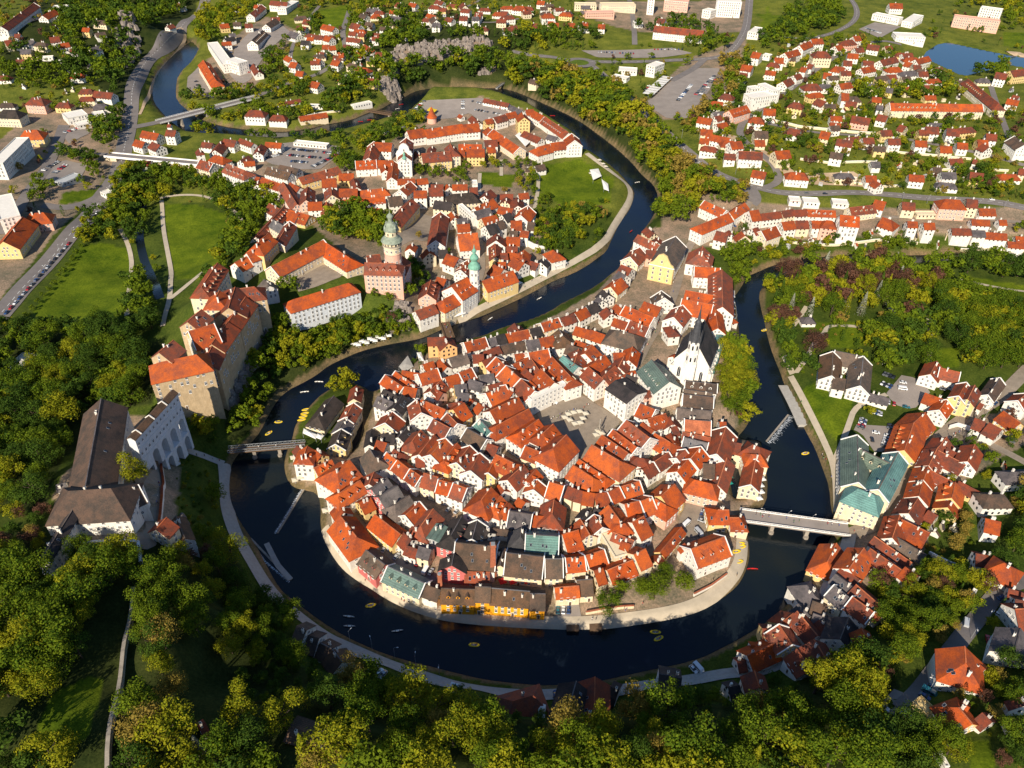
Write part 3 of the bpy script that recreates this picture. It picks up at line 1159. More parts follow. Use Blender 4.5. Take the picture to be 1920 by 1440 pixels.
LEAF = {
 'green': M_leaf('leaves_green', [(0.3, (0.018, 0.048, 0.004)), (0.65, (0.052, 0.095, 0.006)), (1.0, (0.125, 0.165, 0.008))]),
 'bright': M_leaf('leaves_yellow_green', [(0.3, (0.045, 0.08, 0.004)), (0.65, (0.12, 0.15, 0.006)), (1.0, (0.25, 0.235, 0.010))]),
 'dark': M_leaf('leaves_dark_green', [(0.3, (0.010, 0.030, 0.005)), (0.65, (0.028, 0.06, 0.007)), (1.0, (0.06, 0.10, 0.010))]),
 'copper': M_leaf('leaves_copper', [(0.3, (0.03, 0.018, 0.014)), (0.7, (0.075, 0.038, 0.026)), (1.1, (0.13, 0.06, 0.035))]),
 'blue': M_leaf('needles_blue_grey', [(0.3, (0.10, 0.115, 0.085)), (0.7, (0.19, 0.20, 0.15)), (1.1, (0.30, 0.30, 0.22))]),
 'ochre': M_leaf('leaves_ochre', [(0.3, (0.07, 0.065, 0.012)), (0.65, (0.16, 0.125, 0.02)), (1.0, (0.27, 0.19, 0.035))]),
}
M_BARK = M_noise('bark', (0.09, 0.065, 0.045), .3)
# ---------------------------------------------------------------- land cover
def wp(s, z=None, h=0.0):
    a = np.array(P(s)); q = gp(a[:, 0], a[:, 1], h) if z is None else flat(a[:, 0], a[:, 1], z)
    return q
MEADOW = ["60 585;150 462;200 455;245 470;240 590;190 605;140 600;90 610", "308 385;360 382;420 400;440 440;400 520;330 525;312 450",
 "1010 312;1090 297;1150 335;1145 380;1050 385;1005 352", "898 322;968 328;960 352;895 346", "1500 608;1680 600;1695 660;1640 650;1560 652",
 "1500 735;1545 712;1600 730;1600 770;1570 830;1530 785", "1800 515;1930 535;1930 585;1810 560", "100 1300;170 1268;192 1275;170 1375;110 1432;60 1395",
 "600 20;655 8;640 52;598 52", "1810 1395;1850 1385;1870 1440;1820 1450", "1420 60;1440 10;1460 60", "1740 655;1800 650;1800 690;1750 690", "640 600;700 590;690 610;640 618",
 "120 360;200 350;170 375;110 385", "1440 40;1410 25;1500 30", "1880 60;1930 60;1930 95;1880 85", "1250 125;1270 118;1290 125", "470 255;560 258;590 252;600 246;520 252"]
PAVED = ["600 860;700 745;790 670;870 645;1000 612;1120 545;1200 440;1250 430;1300 480;1385 570;1400 700;1360 730;1395 815;1430 830;1436 940;1405 960;1400 1050;1350 1120;1250 1155;1000 1172;830 1155;720 1110;640 1060;606 990;600 930;545 910;535 870",
 "480 300;620 300;760 300;900 300;1000 300;1000 420;1040 480;960 530;850 590;780 590;700 540;640 470;560 400;480 360;380 320", "760 240;900 180;980 205;1090 270;1000 300;860 320;700 300",
 "1240 370;1400 380;1920 385;1930 440;1700 440;1480 445;1380 460;1280 470;1240 430", "1580 1010;1700 900;1800 790;1930 760;1930 830;1780 920;1720 1060;1600 1110;1500 1190;1440 1230;1420 1180;1530 1080",
 "200 780;330 790;330 1010;110 1020;100 930;180 830", "60 210;230 200;225 300;120 420;0 560;-60 620;-60 300", "370 130;500 30;560 60;470 170;360 180", "1210 190;1290 110;1400 70;1380 160;1290 220;1240 225", "1100 0;1400 0;1400 60;1200 60;1090 30"]
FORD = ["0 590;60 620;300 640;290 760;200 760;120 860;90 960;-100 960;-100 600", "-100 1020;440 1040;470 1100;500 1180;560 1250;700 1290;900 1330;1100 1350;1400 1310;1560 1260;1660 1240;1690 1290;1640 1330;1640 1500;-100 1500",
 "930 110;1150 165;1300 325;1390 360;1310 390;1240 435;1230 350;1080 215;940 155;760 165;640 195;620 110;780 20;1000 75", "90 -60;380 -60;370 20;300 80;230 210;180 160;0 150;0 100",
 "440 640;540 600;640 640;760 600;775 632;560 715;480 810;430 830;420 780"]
us = np.linspace(-1.02, 1.02, 521); ts = np.linspace(0, 1, 470)
ys = 30 + 1650 * (np.expm1(2.2 * ts) / np.expm1(2.2))
YY, UU = np.meshgrid(ys, us, indexing='ij'); XX = UU * (YY * 0.70 + 170)
ZZ = zt(XX, YY)
def rgbmix(A, col, m):
    A[m] = col
cov = np.empty(XX.shape + (3,)); cov[:] = (0.062, 0.095, 0.016)
far = YY > 620
cov[far] = (0.125, 0.155, 0.026)
for s in FORD:
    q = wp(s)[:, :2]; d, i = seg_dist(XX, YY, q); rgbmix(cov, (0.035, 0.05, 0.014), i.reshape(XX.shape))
for s in PAVED:
    q = wp(s)[:, :2]; d, i = seg_dist(XX, YY, q); rgbmix(cov, (0.27, 0.22, 0.17), i.reshape(XX.shape))
for s in MEADOW:
    q = wp(s)[:, :2]; d, i = seg_dist(XX, YY, q); rgbmix(cov, (0.105, 0.160, 0.010), i.reshape(XX.shape))
for s in ("742 92;800 84;905 68;922 82;915 102;840 110;780 122;740 110", "905 125;930 125;925 145;900 140", "725 105;745 100;750 140;735 150", "700 155;730 158;752 186;742 190"):
    q = wp(s)[:, :2]; d, i = seg_dist(XX, YY, q); rgbmix(cov, (0.30, 0.245, 0.19), i.reshape(XX.shape))
S_ = bil(SD, XX, YY); rgbmix(cov, (0.16, 0.13, 0.075), (S_ < 3.0))
nr, nc = XX.shape
idx = np.arange(nr * nc).reshape(nr, nc)
F = np.stack([idx[:-1, :-1], idx[:-1, 1:], idx[1:, 1:], idx[1:, :-1]], -1).reshape(-1, 4)
V = np.stack([XX, YY, ZZ], -1).reshape(-1, 3)
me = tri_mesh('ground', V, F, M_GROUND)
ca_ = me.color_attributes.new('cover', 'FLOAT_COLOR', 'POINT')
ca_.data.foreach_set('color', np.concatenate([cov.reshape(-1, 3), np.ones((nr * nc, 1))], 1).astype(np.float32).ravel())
me.polygons.foreach_set('use_smooth', np.ones(len(F), bool))
tag(link('ground', me), kind='structure')
mb = MB(); R_ = 6000
for (x0, x1, y0, y1) in ((-R_, R_, 1670, 9000),): mb.add([(x0, y0, 30), (x1, y0, 30), (x1, y1, 60), (x0, y1, 60)], [(0, 1, 2, 3)])
mb.add([(-R_, -3000, -3), (R_, -3000, -3), (R_, 9000, -3), (-R_, 9000, -3)], [(0, 1, 2, 3)])
me = mb.mesh('distant_land', M_GROUND); a = me.color_attributes.new('cover', 'FLOAT_COLOR', 'POINT')
for d in a.data: d.color = (0.09, 0.12, 0.03, 1)
tag(link('distant_land', me), kind='structure')
# water
def flatpoly(name, q, z, mat):
    t = geometry.tessellate_polygon([[Vector((x, y, 0)) for x, y in q]])
    return newmesh(name, [(x, y, z) for x, y in q], t, mat)
tag(link('river', flatpoly('river', RIVER, 0.0, M_WATER)), kind='structure')
for c in CHW: tag(link('mill_stream', flatpoly('mill_stream', c, 0.02, M_WATER)), kind='structure')
tag(link('pond', flatpoly('pond', PONDW, PONDZ - .1, M_PONDW)), kind='structure')
mark(RIVER, 1); mark(PONDW, 1)
for c in CHW: mark(c, 1)

for i_ in (0, 1, 2, 3, 5, 6, 7, 8, 9, 11): mark(wp(MEADOW[i_]), 2)
for s in ('228 1120;275 1120;250 1450;150 1450', '1640 1330;1700 1268;1765 1195;1800 1205;1770 1340;1660 1375', '285 990;330 830;300 800;260 920', '330 850;430 850;440 990;420 1000;395 890'): mark(wp(s), 2)
def resample(q, step):
    q = np.asarray(q)[:, :2]; d = np.r_[0, np.cumsum(np.hypot(*np.diff(q, axis=0).T))]
    n = max(int(d[-1] / step), 2); s = np.linspace(0, d[-1], n + 1)
    return np.stack([np.interp(s, d, q[:, 0]), np.interp(s, d, q[:, 1])], 1)
def ribbon_mesh(name, q, width, mat, dz=0.3, step=3.0, zf=None, off=0.0, rows=4, keep=True):
    q = resample(chaikin(np.asarray(q)[:, :2], 2), step)
    t = np.gradient(q, axis=0); t /= np.linalg.norm(t, axis=1)[:, None] + 1e-9; nrm = np.stack([-t[:, 1], t[:, 0]], 1)
    o = np.linspace(-.5, .5, rows + 1) * width + off
    G = q[:, None, :] + nrm[:, None, :] * o[None, :, None]
    Z = (zt(G[..., 0], G[..., 1]) if zf is None else np.repeat(np.asarray(zf(q)).reshape(-1, 1), rows + 1, 1)) + dz
    V = np.concatenate([G, Z[..., None]], -1).reshape(-1, 3)
    a = np.arange(len(q) * (rows + 1)).reshape(len(q), rows + 1)
    F = np.stack([a[:-1, 1:], a[:-1, :-1], a[1:, :-1], a[1:, 1:]], -1).reshape(-1, 4)
    if keep: mark(np.vstack([G[:, 0], G[::-1, -1]]), 2)
    return tri_mesh(name, V, F, mat), q
def road(name, s, width, mat=None, line=False, **k):
    me, q = ribbon_mesh(name, wp(s), width, mat or M_ASPH, **k)
    tag(link(name, me), kind='structure')
    if line:
        mb = MB(); dzz = k.get('dz', .3)
        seg = resample(q, 4.0)
        for i in range(0, len(seg) - 1, 2):
            p0, p1 = seg[i], seg[i + 1]; z0, z1 = zt(*p0) + dzz + .06, zt(*p1) + dzz + .06
            d = (p1 - p0); d /= np.linalg.norm(d) + 1e-9; nn = np.array([-d[1], d[0]]) * .16
            mb.add([(*(p0 - nn), z0), (*(p0 + nn), z0), (*(p1 + nn), z1), (*(p1 - nn), z1)], [(0, 3, 2, 1)])
        tag(link('road_marking', mb.mesh('road_marking', M_LINE)), kind='structure')
def sheet(name, s, mat, dz=0.32, step=6.0, val=2, z=None):
    q = wp(s)[:, :2]; q = resample(np.vstack([q, q[:1]]), step)[:-1]
    x0, y0 = q.min(0); x1, y1 = q.max(0)
    X, Y = np.meshgrid(np.arange(x0, x1, step), np.arange(y0, y1, step))
    d, i = seg_dist(X, Y, q); keep = i & (d > step * .4)
    pts = np.vstack([q, np.stack([X.ravel()[keep], Y.ravel()[keep]], 1)])
    n = len(q)
    r = geometry.delaunay_2d_cdt([Vector(p) for p in pts], [(a, (a + 1) % n) for a in range(n)], [], 1, 1e-4)
    vs = np.array([(v.x, v.y) for v in r[0]]); zz = zt(vs[:, 0], vs[:, 1]) + dz
    F = [tuple(f) for f in r[2]]
    F = [f if (vs[f[1]][0] - vs[f[0]][0]) * (vs[f[2]][1] - vs[f[0]][1]) - (vs[f[1]][1] - vs[f[0]][1]) * (vs[f[2]][0] - vs[f[0]][0]) > 0 else f[::-1] for f in F]
    tag(link(name, newmesh(name, np.c_[vs, zz], F, mat)), kind='structure')
    if val: mark(q, val)
sheet('market_square', "1003 772;1058 737;1082 735;1120 760;1168 790;1140 812;1112 838;1092 862;1070 850;1055 818;1020 800", M_COB)
sheet('castle_courtyard', "548 520;600 500;612 488;650 508;640 520;560 548", M_COB)
sheet('castle_forecourt', "750 415;790 400;812 408;800 455;775 450;740 470", M_COB)
sheet('parking_lot', "490 298;520 270;560 266;640 275;636 290;600 318;560 318;508 308", M_LOT)
sheet('parking_lot', "776 205;800 188;850 186;905 184;960 208;975 216;945 222;905 230;880 212;850 222;800 225", M_LOT)
sheet('parking_lot', "1214 190;1262 150;1300 128;1350 128;1330 170;1292 222;1250 222;1225 205", M_LOT)
sheet('parking_lot', "1606 796;1670 800;1685 812;1668 842;1642 852;1612 808;1598 812", M_LOT)
sheet('parking_lot', "1690 704;1722 710;1745 735;1712 770;1680 760;1660 740", M_LOT)
sheet('parking_lot', "352 145;378 118;404 155;400 185;350 172", M_LOT)
sheet('parking_lot', "470 60;520 40;545 60;500 100;470 150;450 160;430 140;440 90", M_LOT)
sheet('parking_lot', "1090 95;1200 93;1260 90;1300 100;1240 108;1120 108", M_LOT)
sheet('parking_lot', "1610 55;1640 42;1690 50;1650 72", M_LOT)
sheet('parking_lot', "80 320;120 300;165 310;150 335;110 345;85 335", M_LOT)
sheet('parking_lot', "110 245;160 235;170 250;130 270", M_LOT)
sheet('parking_lot', "1645 1328;1680 1288;1700 1305;1685 1340;1665 1345", M_LOT)
sheet('parking_lot', "1040 1135;1085 1130;1090 1158;1042 1160", M_LOT)
sheet('theatre_yard', "300 1010;312 985;300 940;305 880;318 850;308 845;290 880;270 905;272 1000;140 1005;150 1022;260 1028;290 1035", M_COB)
sheet('hotel_yard', "1290 940;1340 950;1330 985;1318 1005;1280 1010;1270 980", M_COB)
sheet('parking_lot', "640 1020;700 1020;760 1048;830 1090;800 1092;730 1058;690 1030;650 1030", M_ASPH, dz=.36)
sheet('river_terrace', "1366 545;1378 545;1383 590;1380 600;1360 600", M_CONC)
sheet('sandy_ground', "1350 250;1380 255;1500 330;1560 345;1640 340;1640 352;1500 345;1380 275", M_DIRT, val=0)
sheet('garden_terrace', "1510 325;1600 322;1640 345;1520 340", M_DIRT, val=0)
sheet('pond_beach', "1884 96;1912 98;1932 108;1912 109;1890 101", M_DIRT, val=0)
road('road', "-60 660;0 590;60 522;120 457;180 388;215 338;232 292;241 240;246 200;252 150;276 108;312 74;350 40;388 0;400 -30", 15, line=True)
road('road', "245 240;300 229", 11, dz=.4)
road('road', "480 181;520 165;560 150;600 138;640 112;650 90;640 60;655 20", 7, dz=.4)
road('road', "120 235;108 270;92 305;78 330;52 362;30 400;0 440", 10, dz=.34)
road('road', "80 385;120 392;165 382;200 360", 9, dz=.38)
road('road', "170 289;205 290", 7, dz=.36)
road('road', "960 96;1010 104;1060 112", 9, line=True)
road('road', "1108 116;1150 117;1260 113;1330 111;1370 102;1398 62;1404 20;1406 -20", 11, line=True, dz=.42)
road('road', "1110 124;1140 150;1165 170;1185 190;1205 207;1240 240;1290 286;1340 326;1400 347;1450 361;1530 363;1700 367;1850 376;1940 394", 9, line=True, dz=.38)
road('road', "1320 112;1300 130;1258 152", 9, dz=.46)
road('road', "1425 352;1445 350;1462 338;1456 318;1443 302;1405 275;1385 252;1392 228;1425 205;1470 177;1502 150;1545 120;1592 92;1640 76;1690 84", 7, dz=.34)
road('road', "1588 -10;1610 20;1600 44;1560 64;1510 74;1470 70", 8, line=True, dz=.4)
road('road', "1560 175;1600 150;1640 128;1690 110", 6)
road('street', "1400 348;1415 372;1405 380", 14, M_ASPH, dz=.36)
road('footpath', "310 62;335 50;352 70;330 100;300 130;285 160;272 195;262 215", 3, M_DIRT, dz=.4)
road('road', "560 150;540 110;560 60;600 10", 5)
road('road', "1190 84;1188 40;1180 0", 7)
road('road', "800 55;870 40;930 45;1000 30", 4)
road('road', "1430 230;1500 245;1560 252;1640 254;1740 268;1850 290;1920 310", 5)
road('road', "1850 150;1870 200;1885 240;1900 290;1920 300", 6)
road('road', "660 60;700 30;760 20;860 20;900 0", 5)
road('street', "1405 378;1392 402;1355 428;1312 442;1290 462;1276 510;1262 560;1240 602;1215 642;1200 672;1184 700", 6, M_COB, dz=.4)
road('street', "1575 408;1700 408;1800 408;1920 418", 5, M_COB)
road('street', "845 612;852 592;872 562;895 535;905 505;902 470;898 440;888 415;862 395;800 372", 5, M_COB)
road('street', "1135 820;1160 850;1230 900;1260 880;1272 840;1278 800;1268 770", 5, M_COB, dz=.36)
road('street', "1592 1002;1642 985;1680 935;1702 882;1740 842;1782 802;1832 772;1880 742;1930 690", 8, M_COB, dz=.4)
road('street', "1782 800;1850 832;1930 872", 5, M_COB)
road('riverside_road', "1592 1002;1590 1022;1572 1062;1552 1102;1546 1130;1562 1162;1546 1200;1470 1241;1400 1262;1330 1268;1250 1280;1150 1297;1040 1303;960 1302;880 1290;800 1270;740 1250;660 1218;600 1188;536 1138;500 1100;470 1050;440 1000;425 950;424 900;420 870", 6, M_CONC, dz=.45)
road('road', "1930 1085;1872 1108;1832 1160;1792 1210;1752 1260;1722 1300;1690 1332", 7, dz=.45)
road('footpath', "420 870;395 860;362 850;335 838", 4, M_CONC, dz=.45)
road('promenade', "606 992;616 1012;630 1040;652 1064;692 1092;732 1117;790 1143;850 1156;950 1166;1050 1170;1150 1165;1250 1152;1318 1130;1362 1096;1388 1060;1392 1010", 6, M_PATH, dz=.4)
road('promenade', "1100 288;1150 325;1180 350;1184 376;1152 420;1132 460;1080 490;1030 515;970 546;900 580;858 600", 5, M_PATH, dz=.4)
for s in ("300 372;330 366;372 366;402 374;440 395;458 420;456 440;440 455", "303 376;306 430;316 480;322 520;320 560;305 612", "320 560;345 540;382 510", "225 430;246 470;246 520;238 592",
 "1482 706;1502 742;1522 782;1542 822;1560 862;1567 900;1570 958", "1486 702;1470 668", "1492 700;1512 675;1528 640;1546 625;1552 610;1600 612;1650 618;1682 626", "1512 575;1496 600;1480 620", "1662 740;1604 760;1590 800;1572 850;1560 870",
 "1930 548;1850 536;1800 524", "1660 560;1668 580;1690 600", "1740 590;1745 650;1738 700", "900 325;898 350;900 365", "940 300;940 330", "1010 330;1008 365;1000 400", "0 1128;60 1120;120 1108;190 1092"):
    road('footpath', s, 3.2, M_PATH, dz=.36)
road('brook', "262 360;270 380;260 420;266 480;286 522;300 560", 6, M_WATER, dz=.12)
# roundabout
rc = gp(1087, 118)
mb = MB(); n = 40
for k_, (r0, r1, m_, z_) in enumerate(((0, 11, 1, .7), (11, 20, 0, .55))):
    V = []; F = []
    for i in range(n):
        a = 2 * math.pi * i / n
        for r in (r0, r1): V.append((rc[0] + r * math.cos(a), rc[1] + r * math.sin(a), rc[2] + z_))
    F = [(2 * i, 2 * i + 1, (2 * i + 3) % (2 * n), (2 * i + 2) % (2 * n)) for i in range(n)]
    mb.add(V, F, m_)
tag(link('roundabout', mb.mesh('roundabout', [M_ASPH, M_LAWN])), kind='structure')
# river weirs: low stone sills with a band of broken water below
def weir(s, wd, label):
    q = resample(wp(s, 0.0)[:, :2], 1.0)
    t = q[-1] - q[0]; t /= np.linalg.norm(t); nn = np.array([-t[1], t[0]])
    r = tag(bpy.data.objects.new('weir', None), label, 'weir'); COL.objects.link(r); r.location = (*q[0], 0)
    mb = MB(); fb = MB(); q = q - q[0]; mb.bar((*q[0], .05), (*q[-1], .05), 1.0, .5)
    for i in range(len(q)):
        for j in range(7):
            a0 = .5 + abs(random.gauss(0, wd * .35)); L = random.uniform(.4, .8 + wd * .25); w_ = random.uniform(.04, .12); p = q[i] - nn * a0 + t * random.uniform(-.5, .5); e = p - nn * L + t * random.uniform(-.3, .3)
            fb.add([(*(p - t * w_), .07), (*(p + t * w_), .07), (*(e + t * w_ * .3), .06), (*(e - t * w_ * .3), .06)], [(0, 1, 2, 3)])
    link('sill', mb.mesh('sill', M_STONE), r); tag(link('foam', fb.mesh('foam', M_FOAM), r), kind='stuff')
weir("1437 828;1478 778", 4, "stone weir with white water right of the old town, below the park path")
weir("570 918;545 960;520 1000", 1, "long thin weir across the river left of the old town")
weir("470 1010;500 1050;545 1088", 1, "low sloping weir beside the riverside road at the lower left bend")
# ---------------------------------------------------------------- houses
SLOPE = 0.76
WINM = {}
def win_mesh(kind, wall='w'):
    k = (kind,)
    if k in WINM: return WINM[k]
    mb = MB(); a, h = {'s': (.5, .75), 't': (.55, 1.0), 'b': (1.1, 1.0), 'd': (.45, .45)}[kind]
    mb.add([(-a, -.05, -h), (a, -.05, -h), (a, -.05, h), (-a, -.05, h)], [(0, 1, 2, 3)], 0)
    f = .11
    for x0, x1, z0, z1 in ((-a - f, -a, -h - f, h + f), (a, a + f, -h - f, h + f), (-a, a, h, h + f), (-a, a, -h - f, -h), (-.05, .05, -h, h), (-a, a, h * .35, h * .35 + .08)):
        mb.box(x0, x1, -.12, 0, z0, z1, 1)
    mb.box(-a - .2, a + .2, -.22, 0, -h - f - .1, -h - f, 1)
    WINM[k] = mb.mesh('window', [M_GLASS, M_TRIM]); return WINM[k]
def chim_mesh(h, k=0):
    key = ('chim', round(h), k)
    if key not in WINM:
        h = h * .8; mb = MB(); mb.box(-.45, .45, -.33, .33, -1.5, h); mb.box(-.55, .55, -.43, .43, h - .35, h - .15); mb.box(-.3, .3, -.2, .2, h, h + .12, 1)
        WINM[key] = mb.mesh('chimney', [M_CHIM, M_RUB])
    return WINM[key]
def skyl_mesh():
    if 'sky' not in WINM:
        mb = MB(); mb.box(-.5, .5, -.7, .7, 0, .1, 1); mb.add([(-.4, -.6, .12), (.4, -.6, .12), (.4, .6, .12), (-.4, .6, .12)], [(0, 1, 2, 3)], 0)
        WINM['sky'] = mb.mesh('skylight', [M_GLASS, M_METAL])
    return WINM['sky']
def door_mesh():
    if 'door' not in WINM:
        mb = MB(); mb.box(-.55, .55, -.06, .05, -.3, 2.2, 0); mb.box(-.7, -.55, -.12, .05, -.3, 2.35, 1); mb.box(.55, .7, -.12, .05, -.3, 2.35, 1); mb.box(-.7, .7, -.12, .05, 2.2, 2.4, 1)
        WINM['door'] = mb.mesh('door', [M_WOOD, M_TRIM])
    return WINM['door']
def dormer_mesh(rc_, wc):
    key = ('dorm', rc_, wc)
    if key not in WINM:
        mb = MB(); a, h, L = .8, 1.3, 1.9
        V = [(-a, 0, -.6), (a, 0, -.6), (a, 0, h), (-a, 0, h), (0, 0, h + .7), (-a, L, -.6), (a, L, -.6), (a, L, h), (-a, L, h)]
        mb.add(V, [(0, 1, 2, 4, 3), (1, 6, 7, 2), (5, 0, 3, 8)], 0)
        sV, sF = slab([(-a - .2, -.25, h - .15), (0, -.25, h + .75), (0, 2.9, h + .75), (-a - .2, 2.4, h - .15), (a + .2, -.25, h - .15), (a + .2, 2.4, h - .15)], [(0, 1, 2, 3), (1, 4, 5, 2)], .12)
        mb.add(sV, sF, 1); mb.add([(-.45, -.03, .1), (.45, -.03, .1), (.45, -.03, 1.15), (-.45, -.03, 1.15)], [(0, 1, 2, 3)], 2)
        WINM[key] = mb.mesh('dormer', [WALL[wc], ROOF[rc_], M_GLASS])
    return WINM[key]

def solve(x1, y1, x2, y2, w, h, ty):
    rise = {'F': 0.0, 'L': w * .14}.get(ty, w / 2 * SLOPE)
    a = gp(x1, y1, h + rise); b = gp(x2, y2, h + rise)
    a, b = a[:2], b[:2]; L = float(np.hypot(*(b - a)))
    if L < .6: b = a + np.array([.6, 0]); L = .6
    d = (b - a) / L
    if ty == 'H': a = a - d * w * .38; b = b + d * w * .38
    if ty == 'P': a = a - d * w / 2; b = b + d * w / 2
    if ty == 'A': a = a - d * w * .42
    if ty == 'B': b = b + d * w * .42
    if ty in 'LF': pass
    L = float(np.hypot(*(b - a))); c = (a + b) / 2; ang = math.atan2(d[1], d[0])
    n = np.array([-d[1], d[0]]); cs = [c + sx * d * L / 2 + sy * n * w / 2 for sx, sy in ((-1, -1), (1, -1), (1, 1), (-1, 1))]
    zz = zt(np.array([p[0] for p in cs]), np.array([p[1] for p in cs])); zc = float(zt(c[0], c[1]))
    return dict(c=c, L=L, w=w, h=h, ang=ang, z=max(zc, .3), foot=max(zc - min(zz.min(), zc), 0) + 1.0, rise=rise, ty=ty, cs=cs)

def roof_geo(g, ov=.45):
    L, w, h, r, ty = g['L'] / 2, g['w'] / 2, g['h'], g['rise'], g['ty']
    if ty == 'F':
        return [(-L, -w, h), (L, -w, h), (L, w, h), (-L, w, h)], [(0, 1, 2, 3)]
    k = r / w; ze = h - ov * k; W_ = w + ov; X = L + ov * .6
    if ty in 'LG': a0, a1 = -X, X
    elif ty == 'H': a0, a1 = -(L - w * .76), L - w * .76
    elif ty == 'P': a0, a1 = -(L - w), L - w
    elif ty == 'A': a0, a1 = -(L - w * .84), X
    elif ty == 'B': a0, a1 = -X, L - w * .84
    if a0 > a1: a0 = a1 = 0
    V = [(-X, -W_, ze), (X, -W_, ze), (X, W_, ze), (-X, W_, ze), (a0, 0, h + r), (a1, 0, h + r)]
    F = [(0, 1, 5, 4), (2, 3, 4, 5)]
    if ty in 'HPA': F.append((3, 0, 4))
    if ty in 'HPB': F.append((1, 2, 5))
    return V, F
def wall_geo(g):
    L, w, h, r, ty, f = g['L'] / 2 - .05, g['w'] / 2 - .05, g['h'], g['rise'], g['ty'], g['foot']
    if ty == 'F':
        mb = MB(); mb.box(-L, L, -w, w, -f, h + .02); 
        for x0, x1, y0, y1 in ((-L, L, -w, -w + .3), (-L, L, w - .3, w), (-L, -L + .3, -w + .3, w - .3), (L - .3, L, -w + .3, w - .3)): mb.box(x0, x1, y0, y1, h + .02, h + .7)
        return mb.V, mb.F
    V = [(-L, -w, -f), (L, -w, -f), (L, w, -f), (-L, w, -f), (-L, -w, h - .1), (L, -w, h - .1), (L, w, h - .1), (-L, w, h - .1)]
    F = [(0, 1, 5, 4), (2, 3, 7, 6)]
    g0 = ty in 'LGB'; g1 = ty in 'LGA'
    if g0: V.append((-L, 0, h + r - .25)); F.append((3, 0, 4, len(V) - 1, 7))
    else: F.append((3, 0, 4, 7))
    if g1: V.append((L, 0, h + r - .25)); F.append((1, 2, 6, len(V) - 1, 5))
    else: F.append((1, 2, 6, 5))
    return V, F
def faces(g):
    """visible wall faces: (origin offset, tangent, normal, length, height) in local frame"""
    L, w, h = g['L'] / 2, g['w'] / 2, g['h']; out = []
    ca_, sa_ = math.cos(g['ang']), math.sin(g['ang'])
    for (nx, ny, half, dist) in ((0, -1, L, w), (0, 1, L, w), (-1, 0, w, L), (1, 0, w, L)):
        wx, wy = nx * ca_ - ny * sa_, nx * sa_ + ny * ca_
        v = np.array([g['c'][0], g['c'][1]]); v = -v / np.linalg.norm(v)
        if wx * v[0] + wy * v[1] > -0.12: out.append((nx, ny, half, dist))
    return out
def win_spots(g, sp=2.9, fl=3.1, maxn=26):
    res = []
    nf = max(1, int((g['h'] + .3) / fl))
    for nx, ny, half, dist in faces(g):
        n = int((2 * half - 1.2) / sp)
        if n < 1: continue
        for f in range(nf):
            z = g['h'] - .95 - f * fl - (.3 if g['h'] > 6 else 0)
            for i in range(n):
                t = (i + .5 - n / 2) * sp * min(1.0, (2 * half - 1.4) / (n * sp)) if n > 1 else 0
                x, y = (t, dist * ny) if nx == 0 else (dist * nx, t)
                rz = math.atan2(ny, nx) + math.pi / 2
                res.append((x, y, z, rz, nx, ny))
        gab = (nx == -1 and g['ty'] in 'GB') or (nx == 1 and g['ty'] in 'GA')
        if gab and g['w'] > 8: 
            rz = math.atan2(ny, nx) + math.pi / 2
            res += [(dist * nx, -1.2, g['h'] + 1.2, rz, nx, ny), (dist * nx, 1.2, g['h'] + 1.2, rz, nx, ny)]
    return res

ORD = ['', 'second ', 'third ', 'fourth ', 'fifth ', 'sixth ', 'seventh ', 'eighth ', 'ninth ', 'tenth ', 'eleventh ', 'twelfth ', 'thirteenth ', 'fourteenth ', 'fifteenth ', 'sixteenth ', 'seventeenth ', 'eighteenth ', 'nineteenth ', 'twentieth ']
MARKS = {'the round castle tower': (738, 490), 'the white steepled church': (1290, 660), 'the green onion steeple': (888, 510), 'the market square': (1080, 790), 'the eastern road bridge': (1490, 975),
 'the brick chimney': (923, 1060), 'the arcaded covered bridge': (290, 780), 'the upper castle': (370, 640), 'the wooden town footbridge': (850, 610), 'the western footbridge': (495, 838),
 'the green roofed school': (1640, 880), 'the weir': (1460, 800), 'the curved gable college': (1250, 480), 'the monastery church': (760, 290), 'the cone roofed round tower': (808, 210),
 'the roundabout': (1087, 118), 'the bus station': (1235, 165), 'the long orange barracks': (1755, 200), 'the pond': (1820, 110), 'the stone viaduct': (340, 300), 'the river car park': (570, 290),
 'the ochre brewery': (920, 1120), 'the pink corner hotel': (1310, 920), 'the park villa': (1590, 690), 'the riverside road': (560, 1180), 'the hillside road': (1790, 1210), 'the left main road': (120, 450), 'the northern road bridge': (380, 205),
 'the castle theatre': (190, 930), 'the hospital tower': (1225, 20), 'the factory yard': (500, 70), 'the castle gardens wall': (225, 1200), 'the top right apartments': (1830, 40), 'the white river wing': (1080, 280), 'the castle lawn': (170, 540), 'the mill island': (620, 770)}
def where(px, py, full=True):
    best = sorted((math.hypot((px - x) , (py - y)) , k) for k, (x, y) in MARKS.items())[0][1]
    x, y = MARKS[best]; dx, dy = px - x, py - y
    if abs(dx) > 1.6 * abs(dy): d = 'right of' if dx > 0 else 'left of'
    elif abs(dy) > 1.6 * abs(dx): d = 'below' if dy > 0 else 'above'
    else: d = ('below right of' if dx > 0 else 'below left of') if dy > 0 else ('above right of' if dx > 0 else 'above left of')
    return d + ' ' + best, math.hypot(dx, dy), best
USED = {}
